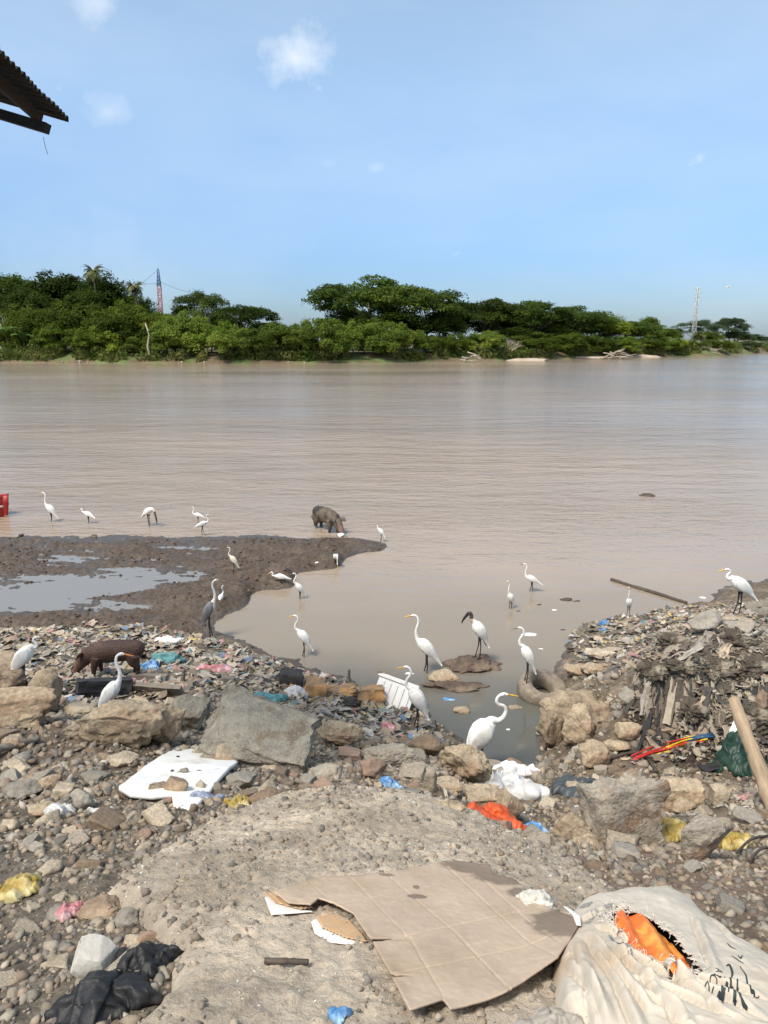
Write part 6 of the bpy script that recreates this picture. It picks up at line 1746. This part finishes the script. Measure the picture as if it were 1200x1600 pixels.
def beam(px0, py0, px1, py1, thick, hgt, label, mat, name='timber', cat='timber', up=0.06, tilt=0.0):
    a_ = hit(px0, py0); b_ = hit(px1, py1); c_ = (a_ + b_) / 2; d_ = b_ - a_; L_ = np.linalg.norm(d_)
    bm = bmesh.new(); bmesh.ops.create_cube(bm, size=1); bmesh.ops.subdivide_edges(bm, edges=bm.edges, cuts=6, use_grid_fill=True); me = bpy.data.meshes.new(name); bm.to_mesh(me); bm.free()
    v = np.array([q.co[:] for q in me.vertices]) * np.array([L_, thick, hgt]); v += 0.06 * hgt * np.stack([fbm3(v + k, 6 / L_, 3) for k in (3, 13, 23)], 1)
    me.vertices.foreach_set('co', v.astype(np.float32).ravel()); me.materials.append(mat); me.update()
    o = link(name, me, None, c_ + [0, 0, up]); o.rotation_euler = (tilt, -math.atan2(d_[2], math.hypot(d_[0], d_[1])), math.atan2(d_[1], d_[0]))
    return tag(o, label, cat)
beam(120, 1088, 204, 1084, 0.10, 0.24, 'charred black timber baulk in front of the pig', blkw, up=0.08)
beam(204, 1082, 286, 1088, 0.06, 0.16, 'grey plank lying beside the charred baulk', greyp, 'plank', 'plank', 0.07, 0.5)
beam(202, 1062, 262, 1064, 0.08, 0.09, 'ridged board behind the grey plank', greyp, 'board', 'board', 0.04)
def stake(px, base, top, wpx, label, mat, lean=0.0):
    P_ = hit(px, base); t_ = at_y(px + lean, top, P_[1]); dep = depth_of(P_)
    pole(P_ - [0, 0, .05], t_, wpx / 2 * dep / F, wpx / 2 * dep / F * 0.7, label, mat, 'stake', 'stake', 5, 0.01)
stake(322, 1132, 1082, 9, 'dark upright slat against the big concrete chunk', greyp, 3)
stake(284, 1070, 1046, 9, 'short upright stake at the end of the grey plank', greyp, 3)
stake(545, 1068, 1046, 6, 'thin upright stick on the trash shore', greyp)
# cartons and boards on the trash shore beyond the big chunk
cart = pmat('wet_carton', (0.30, 0.20, 0.12), 0.9, 0.3, 8, 0.4, 40, col2=(0.42, 0.24, 0.10))
drk = pmat('sooty_scrap', (0.05, 0.045, 0.042), 0.8, 0.4, 8, 0.5, 40)
rock(432, 1040, 476, 1078, 'sooty dark carton on the trash shore', drk, 501, box=True, name='carton', cat='carton', rough=0.15)
rock(470, 1054, 512, 1092, 'brown wet carton beside the sooty one', cart, 502, box=True, name='carton', cat='carton', rough=0.2)
rock(500, 1058, 560, 1090, 'crushed brown carton near the waterline', cart, 503, name='carton', cat='carton', rough=0.35)
rock(558, 1064, 604, 1104, 'rusty orange carton beside the foam lid', cart, 504, box=True, name='carton', cat='carton', rough=0.2)
rock(534, 1084, 566, 1112, 'dark carton edge below the rusty orange one', drk, 505, name='carton', cat='carton', rough=0.3)
# ------------------------------------------------------------------ small scraps, each by itself, then litter past counting
SCOL = {'pale grey': (0.36, 0.33, 0.285), 'off white': (0.52, 0.485, 0.425), 'tan': (0.36, 0.28, 0.195), 'brown': (0.20, 0.15, 0.105), 'dark grey': (0.10, 0.095, 0.088), 'teal': (0.12, 0.24, 0.25), 'blue': (0.10, 0.19, 0.34), 'pink': (0.48, 0.22, 0.24), 'yellow': (0.46, 0.35, 0.13), 'black': (0.03, 0.03, 0.03), 'beige': (0.46, 0.385, 0.29)}
SW = ['pale grey'] * 5 + ['off white'] * 3 + ['beige'] * 4 + ['tan'] * 4 + ['brown'] * 3 + ['dark grey'] * 3 + ['black', 'teal', 'blue', 'pink', 'yellow']
SMESH = {}
for nm, c in SCOL.items():
    mm = pmat('scrap_' + nm.replace(' ', '_'), c, 0.65, 0.25, 14, 0.35, 40, rnd=0.15, col2=tuple(0.5 * q + 0.5 * w_ for q, w_ in zip(c, (0.2, 0.16, 0.115))), c2pos=(0.48, 0.62))
    SMESH[nm] = [mesh_np('scrap', *scrap_shape(hash_ + 7 * len(nm)), mm) for hash_ in range(4)]
rs = random.Random(12)
ZONES = [('on the shore behind the brown pig', (-30, 985, 300, 1010)), ('on the litter between the pig and the inlet', (230, 1010, 420, 1085)), ('on the trash shore above the big concrete chunk', (380, 1030, 560, 1110)),
         ('on the shore left of the brown pig', (0, 1000, 125, 1060)), ('in the rubble around the large egret', (560, 1100, 690, 1180)), ('on top of the trash mound', (1000, 955, 1200, 1035)), ('on the low bank before the trash mound', (890, 970, 1010, 1060)),
         ('in the face of the trash cliff', (1000, 1050, 1200, 1190)), ('in the rubble below the trash cliff', (960, 1180, 1200, 1270))]
for zn, b_ in ZONES:
    for sz_, lo_, hi_ in (('small', 4, 6), ('mid sized', 8, 10), ('large', 14, 18)):
        for c in SCOL:
            if c in ('teal', 'blue', 'pink', 'yellow') and rs.random() < 0.5 or sz_ == 'large' and rs.random() < 0.45: continue
            for _ in range(6):
                px, py = rs.uniform(b_[0], b_[2]), rs.uniform(b_[1], b_[3]); P = hit(px, py)
                if P[2] > 0.03: break
            else: continue
            s_ = rs.uniform(lo_, hi_) * depth_of(P) / F
            if c in ('blue', 'pink', 'teal', 'yellow', 'off white'): s_ *= 0.7
            o = link('plastic_scrap', rs.choice(SMESH[c]), None, (P[0], P[1], P[2] + 0.01), (rs.uniform(-.3, .3) + (0.8 if 'face' in zn else 0), rs.uniform(-.3, .3), rs.uniform(-.6, .6) + rs.choice([0, 3.14])), (s_, s_ * rs.uniform(.5, 1), s_ * rs.uniform(.5, 1)))
            tag(o, sz_ + ' ' + c + ' plastic scrap ' + zn, 'scrap', 'scraps ' + zn)
litm = pmat('litter_flakes', (0.4, 0.4, 0.4), 0.7, 0.2, 20, 0.2, 60, attr=True)
def litter(name, polys, n, smin, smax, seed, parent_label, pal, lift=0.01, flat=0.5):
    rs = np.random.RandomState(seed); X, Y = [], []
    for P_ in polys:
        lo, hi = P_.min(0), P_.max(0); m = int(n * 2.5 / len(polys)); x = rs.uniform(lo[0], hi[0], m); y = rs.uniform(lo[1], hi[1], m); k = in_poly(P_, x, y); X.append(x[k]); Y.append(y[k])
    x = np.concatenate(X); y = np.concatenate(Y); p = rs.permutation(len(x))[:n]; x, y = x[p], y[p]
    h = H(x, y); k = h > 0.02; x, y, h = x[k], y[k], h[k]; n = len(x)
    shp = [scrap_shape(900 + i, 4) for i in range(12)]; kk = 16
    S_ = np.stack([s[0] for s in shp])[rs.randint(12, size=n)]
    s = smin + (smax - smin) * rs.rand(n) ** 2
    V = S_ * s[:, None, None] * np.stack([np.ones(n), 0.5 + 0.6 * rs.rand(n), 0.4 + 0.9 * rs.rand(n)], 1)[:, None, :]
    V = np.einsum('nij,nkj->nki', rand_rot(n, rs, flat), V)
    V += np.stack([x, y, h + lift], 1)[:, None, :]
    Fc = (shp[0][1][None] + (np.arange(n) * kk)[:, None, None]).reshape(-1, 4)
    c = pal[rs.randint(len(pal), size=n)] * (0.7 + 0.5 * rs.rand(n))[:, None]; dm = (0.05 + 0.6 * rs.rand(n))[:, None]; c = c * (1 - dm) + dm * np.array([(0.21, 0.172, 0.128)])
    return tag(link(name, mesh_np(name, V.reshape(-1, 3), Fc, litm, True, np.repeat(c, kk, 0))), parent_label, 'litter', kind='stuff')
LPAL = np.array([SCOL[k] for k in SW])
litter('shore_litter', [LITTER], 6000, 0.014, 0.10, 31, 'trampled mixed litter covering the shore behind the rubble', LPAL)
litter('mound_litter', [RTOP], 4200, 0.014, 0.085, 32, 'trampled mixed litter on top of the trash mound', LPAL)
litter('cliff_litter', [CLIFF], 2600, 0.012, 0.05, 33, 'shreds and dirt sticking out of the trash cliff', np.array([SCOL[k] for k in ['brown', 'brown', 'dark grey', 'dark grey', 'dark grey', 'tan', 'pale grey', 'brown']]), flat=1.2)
MIDP = wpoly([(300,1090),(560,1150),(700,1165),(760,1200),(900,1190),(1000,1180),(1200,1200),(1200,1320),(900,1320),(700,1260),(500,1240),(300,1200)])
litter('rubble_litter', [MIDP], 1500, 0.01, 0.045, 34, 'small shreds of litter between the rubble stones', np.array([SCOL[k] for k in ['tan', 'tan', 'brown', 'pale grey', 'off white', 'dark grey']]))
# ------------------------------------------------------------------ rags and strips hanging over the trash cliff
def ribbon(pts, wd, mat, label, name='rag_strip', seed=0, tw=0.5):
    P_ = catmull(np.array(pts), 26); rs = np.random.RandomState(seed); V = []
    T_ = np.gradient(P_, axis=0)
    for i in range(26):
        d_ = np.cross(T_[i], np.array([0, -0.7, 0.7])); d_ /= np.linalg.norm(d_) + 1e-9
        for q in np.linspace(-1, 1, 6):
            V.append(P_[i] + d_ * q * wd * (0.75 + 0.25 * math.sin(i * 0.7 + seed)) + np.array([0, -1, 0.6]) * wd * 0.45 * pn2(np.array([q * 2.2 + seed]), np.array([i * 0.16]))[0])
    Fc = [(i * 6 + j, i * 6 + j + 1, (i + 1) * 6 + j + 1, (i + 1) * 6 + j) for i in range(25) for j in range(5)]
    return tag(link(name, mesh_np(name, V, Fc, mat)), label, 'rag', 'rags hanging on the trash cliff')
def over(pxs, lift=0.03):
    return [hit(*p) + np.array([0, -0.02, lift]) for p in pxs]
ragd = pmat('black_rag', (0.03, 0.03, 0.032), 0.8, 0.3, 10, 0.4, 40)
ragg = pmat('grey_rag', (0.34, 0.31, 0.265), 0.85, 0.25, 10, 0.4, 40)
ragb = pmat('buff_rag', (0.50, 0.40, 0.29), 0.85, 0.25, 10, 0.4, 40)
ribbon(over([(1016,1038),(1012,1060),(1006,1090),(1002,1120)]), 0.045, ragg, 'grey rag hanging down the corner of the trash cliff', seed=1)
ribbon(over([(1030,1045),(1026,1080),(1016,1115),(1005,1150),(992,1185)]), 0.04, ragd, 'long black strip hanging down the trash cliff', seed=2)
ribbon(over([(1046,1046),(1044,1075),(1036,1105),(1022,1135)]), 0.03, ragd, 'second black strip hanging beside the long one', seed=3)
ribbon(over([(1118,972),(1108,985),(1096,1005),(1080,1020),(1055,1030)]), 0.05, ragg, 'grey cloth strip trailing from the grey boulder over the mound', seed=4)
ribbon(over([(1150,992),(1136,1010),(1125,1030),(1112,1048)]), 0.06, ragb, 'buff cloth spilling over the lip of the trash cliff', seed=5)
ribbon(over([(1200,985),(1170,996),(1140,1004),(1120,1018)]), 0.045, ragg, 'pale strip of cloth running in from the right edge over the mound', seed=6)
ribbon(over([(1070,1042),(1072,1060),(1060,1085)]), 0.04, ragb, 'short buff rag at the lip of the trash cliff', seed=7)
ribbon(over([(1098,1090),(1088,1110),(1070,1128),(1048,1150)]), 0.022, ragb, 'twisted buff strip in the dark of the trash cliff', seed=8)
ribbon(over([(1180,1050),(1178,1080),(1186,1110)]), 0.05, ragd, 'black film hanging at the right edge of the trash cliff', seed=9)
ribbon(over([(905,1165),(890,1185),(878,1205)]), 0.05, ragg, 'grey rag lying on the stones by the sewage pool', seed=10)
ribbon(over([(1060,1170),(1100,1200),(1130,1195)]), 0.05, ragd, 'dark coiled rag below the trash cliff', seed=11)
# matted shreds hanging all over the lip and face of the heap, past counting
rs_ = np.random.RandomState(61); VV_, QQ_, CC_ = [], [], []
MPAL = np.array([(0.22, 0.185, 0.14), (0.15, 0.12, 0.09), (0.30, 0.26, 0.20), (0.06, 0.052, 0.045), (0.10, 0.08, 0.062), (0.035, 0.035, 0.037), (0.08, 0.065, 0.05)])
nv = 0
for k in range(720):
    if k < 230: px, py = rs_.uniform(998, 1215), rs_.uniform(1030, 1062)
    elif k < 420: px, py = rs_.uniform(1000, 1215), rs_.uniform(1060, 1170)
    else: px, py = rs_.uniform(1005, 1215), rs_.uniform(965, 1032)
    P_ = hit(px, py); L_ = rs_.uniform(0.18, 0.55) if k < 420 else rs_.uniform(0.08, 0.25); a = rs_.uniform(-1.1, 1.1)
    dr_ = np.array([math.sin(a), -math.cos(a)]) if k < 420 else np.array([math.cos(a * 3), math.sin(a * 3)])
    n_ = 7; t_ = np.linspace(0, 1, n_); X_ = P_[0] + dr_[0] * L_ * t_ * (0.55 if k < 420 else 1); Y_ = P_[1] + dr_[1] * L_ * t_ * (0.55 if k < 420 else 1)
    Z_ = H(X_, Y_) + 0.02 + 0.03 * np.abs(pn2(t_ * 4 + k, t_ * 0)) ; Z_ = np.maximum(Z_, P_[2] - L_ * t_ * 1.1 + 0.02) if k < 420 else Z_
    wd = rs_.uniform(0.005, 0.016) if k % 3 else rs_.uniform(0.02, 0.055); sd_ = np.array([-dr_[1], dr_[0]])
    for i_ in range(n_):
        w_ = wd * (0.6 + 0.6 * pn2(np.array([i_ * .6 + k]), np.array([1.0]))[0] + 0.3)
        for q_ in (-1, 0, 1): VV_.append((X_[i_] + sd_[0] * q_ * w_, Y_[i_] + sd_[1] * q_ * w_, Z_[i_] + (0.012 if q_ == 0 else 0)))
    QQ_ += [(nv + i_ * 3 + j_, nv + i_ * 3 + j_ + 1, nv + i_ * 3 + j_ + 4, nv + i_ * 3 + j_ + 3) for i_ in range(n_ - 1) for j_ in (0, 1)]
    CC_ += [MPAL[rs_.randint(len(MPAL))] * rs_.uniform(.75, 1.2)] * (n_ * 3); nv += n_ * 3
tag(link('matted_shreds', mesh_np('matted_shreds', VV_, QQ_, litm, True, np.array(CC_))), 'matted grey brown rags and film draped over the trash mound and its face', 'litter', kind='stuff')
matm = pmat('matted_waste', (0.12, 0.097, 0.073), 0.95, 0.45, 9, 1.0, 30, col2=(0.27, 0.235, 0.18), c2pos=(0.5, 0.62), stretch=(1, 1, 0.4), bdist=0.04)
for i, (x0, y0, x1, y1, lab) in enumerate([(996, 1030, 1052, 1076, 'matted lump of rags at the corner of the trash mound'), (1040, 1024, 1100, 1066, 'matted lump second from the corner along the cliff lip'), (1092, 1026, 1160, 1072, 'wide matted lump in the middle of the cliff lip'), (1150, 1020, 1226, 1078, 'bulky matted lump at the right edge of the cliff lip'), (1028, 990, 1084, 1028, 'matted heap on the mound below the grey boulder'), (1120, 984, 1190, 1026, 'matted heap on the mound below the hunched egret'), (1062, 1090, 1116, 1136, 'dark matted lump bulging from the cliff face'), (1150, 1096, 1214, 1150, 'dark matted lump behind the leaning post')]):
    V, Fc = rock_shape(700 + i, 5, 5, 0.35, fine=0.5)
    cx, cy = (x0 + x1) / 2, (y0 + y1) / 2; P_ = hit(cx, cy); k_ = depth_of(P_) / F
    tag(link('matted_waste', mesh_np('matted_waste', V * np.array([(x1 - x0) / 2 * k_, 0.20, (y1 - y0) / 2 * k_ * 0.8]), Fc, matm), None, P_ + [0, 0.05, 0.02]), lab, 'litter')
# knotted rope of coloured strands
rope = tag(empty('coloured_strap', (0, 0, 0)), 'bundle of red and yellow straps lying under the trash cliff', 'strap')
redst = pmat('red_strap', (0.50, 0.035, 0.03), 0.5, 0.2, 12, 0.2, 60); yelst = pmat('yellow_strap', (0.72, 0.50, 0.03), 0.5, 0.2, 12, 0.2, 60); blust = pmat('blue_strap', (0.03, 0.08, 0.16), 0.5, 0.2, 12, 0.2, 60)
for k in range(9):
    o_ = (k - 4) * 0.011
    c_ = [hit(990, 1191) + [0.0, o_ * .6, .04], hit(1020, 1184) + [0, o_, .06 + 0.01 * (k % 3)], hit(1045, 1177) + [0, o_ * 1.4, .08], hit(1072, 1168) + [0, o_, .08], hit(1100, 1160) + [0, o_, .05]]
    c_ = [q + np.array([0.02 * math.sin(k * 2.1), 0.02 * math.cos(k * 1.7), 0.012 * math.sin(k * 3.3 + i_)]) for i_, q in enumerate(c_)]
    MB().tube(catmull(np.array(c_[(k % 2):5 - (k % 3 == 0)]), 16), 0.008, 6).build('strand', redst if k % 2 == 0 else yelst, rope)
for k in range(3): MB().tube([hit(1072, 1168) + [0, (k - 1) * .02, .085], hit(1090, 1162) + [0, (k - 1) * .02, .08], hit(1115, 1155) + [0, (k - 1) * .03, .05]], 0.011, 6).build('strand', blust, rope)
# roots and wires sticking out
for i, (p, lab) in enumerate([([(955,1188),(990,1182),(1012,1190),(1025,1212)], 'dark root arching below the trash cliff'), ([(1130,1060),(1150,1078),(1175,1075),(1185,1062)], 'pale wire looping from the trash cliff'), ([(1150,1340),(1175,1322),(1215,1312)], 'thin dry root at the right edge above the sack'), ([(1170,1352),(1190,1338),(1220,1334)], 'second dry root at the right edge above the sack')]):
    tag(MB().tube(catmull(np.array([hit(*q) + [0, 0, .03 + .02 * (j % 2)] for j, q in enumerate(p)]), 20), [0.02, 0.006, 0.008, 0.008][i], 6).build('root', [darkw, palew, darkw, darkw][i]), lab, 'root')
# ------------------------------------------------------------------ bits afloat
def afloat(px, py, wpx, label, mat, seed, name='floating_debris', hfrac=0.3):
    P_ = at_z(px, py, 0.0); W_ = wpx / 2 * depth_of(P_) / F; V, Fc = rock_shape(seed, 3, 8, 0.25)
    tag(link(name, mesh_np(name, V * np.array([W_, W_ * .6, W_ * hfrac]), Fc, mat), None, (P_[0], P_[1], 0.0)), label, 'debris', 'bits afloat on the river')
afloat(1010, 775, 26, 'dark drifting clump far out in the river', darkw, 601); afloat(884, 937, 20, 'dark clump afloat near the striding egret', darkw, 602); afloat(900, 939, 14, 'thin dark fleck afloat beside the dark clump', darkw, 603, hfrac=.1)
afloat(843, 945, 8, 'small dark bit afloat below the striding egret', darkw, 604); afloat(810, 955, 7, 'small dark bit afloat beside the half turned egret', darkw, 605); afloat(866, 953, 9, 'white scrap afloat in the inlet', foamm, 606, 'floating_scrap', .15)
afloat(845, 1014, 8, 'white fleck afloat above the tyre', foamm, 607, 'floating_scrap', .15); afloat(880, 984, 9, 'dark bit afloat by the low bank', darkw, 608); afloat(892, 1025, 7, 'dark bit afloat close to the shore rocks', darkw, 609)
afloat(826, 991, 26, 'scum streak afloat behind the tyre egret', foamm, 610, 'floating_scum', .03); afloat(794, 1140, 7, 'tiny white scrap afloat in front of the yellow billed egret', foamm, 611, 'floating_scrap', .3); afloat(702, 1092, 22, 'blue wrapper afloat in the dark inlet water', bluep_, 612, 'floating_wrapper', .06)
afloat(1098, 934, 10, 'white shred at the water edge near the trash mound', foamm, 613, 'floating_scrap', .3); afloat(804, 1105, 28, 'brown scum strip afloat beside the tyre', muddyr, 614, 'floating_scum', .08); afloat(640, 1052, 14, 'white film afloat behind the large egret', foamm, 615, 'floating_film', .05)
# mud bar bits
for i, (px, py, w_, lab, mt) in enumerate([(533, 838, 12, 'pale scrap at the snout of the spotted pig', foamm), (33, 838, 9, 'dark clod at the edge of the mud bar near the boat', mudm), (147, 839, 10, 'dark clod on the upper edge of the mud bar', mudm), (495, 880, 6, 'white speck on the mud bar beside the feeding egret', foamm)]):
    P_ = hit(px, py); W_ = w_ / 2 * depth_of(P_) / F; V, Fc = rock_shape(650 + i, 3, 8, 0.2)
    tag(link('clod', mesh_np('clod', V * np.array([W_, W_ * .7, W_ * .6]), Fc, mt), None, P_ + [0, 0, W_ * .25]), lab, 'clod')
# mud clods all over the bar
rs_ = np.random.RandomState(44); n = 9000
lo, hi = MUD.min(0), MUD.max(0); x = rs_.uniform(lo[0], hi[0], n); y = rs_.uniform(lo[1], hi[1], n); k = in_poly(MUD, x, y) & (fbm2(x, y, 0.8, 3) > -0.05); x, y = x[k], y[k]; h = H(x, y); k = h > 0.035; x, y, h = x[k], y[k], h[k]
pebbles('mud_clods', x, y, h, 0.010 + 0.035 * rs_.rand(len(x)) ** 3, rs_, bank, pal=np.array([(0.105, 0.072, 0.05), (0.14, 0.098, 0.068), (0.085, 0.06, 0.043), (0.165, 0.118, 0.083)]), sink=0.1, jit=0.22)
# ------------------------------------------------------------------ the roof eave at the upper left
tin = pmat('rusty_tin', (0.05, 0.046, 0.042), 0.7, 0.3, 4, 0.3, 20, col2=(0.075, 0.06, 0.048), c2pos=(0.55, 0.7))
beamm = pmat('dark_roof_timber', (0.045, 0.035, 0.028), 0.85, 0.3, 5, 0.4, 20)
C0 = np.array([0, 0, CAMZ]) + ray(107, 191) * 6.0        # far lower corner of the sheet
C1 = np.array([0, 0, CAMZ]) + ray(0, 86) * (6.0 * ray(107, 191)[2] / ray(0, 86)[2])          # eave where it leaves the picture
ev = C1 - C0; ev[2] = 0; Le = np.linalg.norm(ev); ev /= Le
gu = np.array([0, 0, CAMZ]) + ray(-5, 158) * 6.25 - C0; gv = gu / np.linalg.norm(gu)
sh = tag(empty('shed', (0, 0, 0)), 'eave of a dark corrugated tin roof jutting in at the upper left', 'shed roof')
EL, GL = Le + 2.6, 2.6
nE, nG = 420, 14; pitch = 0.092
ii, jj = np.meshgrid(np.linspace(0, EL, nE), np.linspace(0, GL, nG))
up_ = np.cross(ev, gv); up_ *= np.sign(up_[2])
jag = 0.03 * np.array([pn2(np.array([t * 2.1]), np.array([4.0]))[0] for t in ii[0]])
VV = C0[None] + ii.ravel()[:, None] * ev + (jj.ravel()[:, None] + np.tile(jag, nG)[:, None] * (jj.ravel()[:, None] < 0.01)) * gv + (0.042 * np.abs(np.sin(np.pi * ii.ravel() / pitch)) ** 0.9)[:, None] * up_
idx = np.arange(nE * nG).reshape(nG, nE); Q = np.stack([idx[:-1, :-1], idx[:-1, 1:], idx[1:, 1:], idx[1:, :-1]], -1).reshape(-1, 4)
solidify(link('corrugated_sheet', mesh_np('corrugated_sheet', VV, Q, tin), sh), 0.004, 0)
def bar(p, q, w_, h_, name):
    d = q - p; L_ = np.linalg.norm(d); d = d / L_; s = np.cross(d, up_); s /= np.linalg.norm(s); u_ = np.cross(s, d)
    V = [c + a * s * w_ / 2 + b * u_ * h_ / 2 for c in (p, q) for a in (-1, 1) for b in (-1, 1)]
    return MB().add(np.array(V), [(0, 1, 3, 2), (4, 6, 7, 5), (0, 4, 5, 1), (2, 3, 7, 6), (0, 2, 6, 4), (1, 5, 7, 3)]).build(name, beamm, sh, False)
pu = C0 + gv * 0.26 - up_ * 0.06
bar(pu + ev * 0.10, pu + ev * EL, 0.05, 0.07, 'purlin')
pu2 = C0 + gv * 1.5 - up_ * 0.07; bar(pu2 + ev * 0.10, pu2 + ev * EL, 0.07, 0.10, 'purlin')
for t in (0.16, 2.2, 4.0):
    a_ = C0 + ev * t + gv * 0.12 - up_ * 0.138; bar(a_, a_ + gv * 2.4, 0.06, 0.075, 'rafter')
for t in (0.3, 3.9):
    a_ = C0 + ev * t + gv * 2.4 - up_ * 0.2; bar(np.array([a_[0], a_[1], 2.6]), a_, 0.12, 0.12, 'post')
MB().tube(catmull(np.array([C0 + ev * 0.16 + gv * 0.14 - up_ * 0.22, C0 + ev * 0.16 + gv * 0.13 - up_ * 0.22 + [0, 0, -.06], C0 + ev * 0.16 + gv * 0.11 - up_ * 0.22 + [0, 0, -.12]]), 6), 0.002, 4).build('loose_wire', beamm, sh)
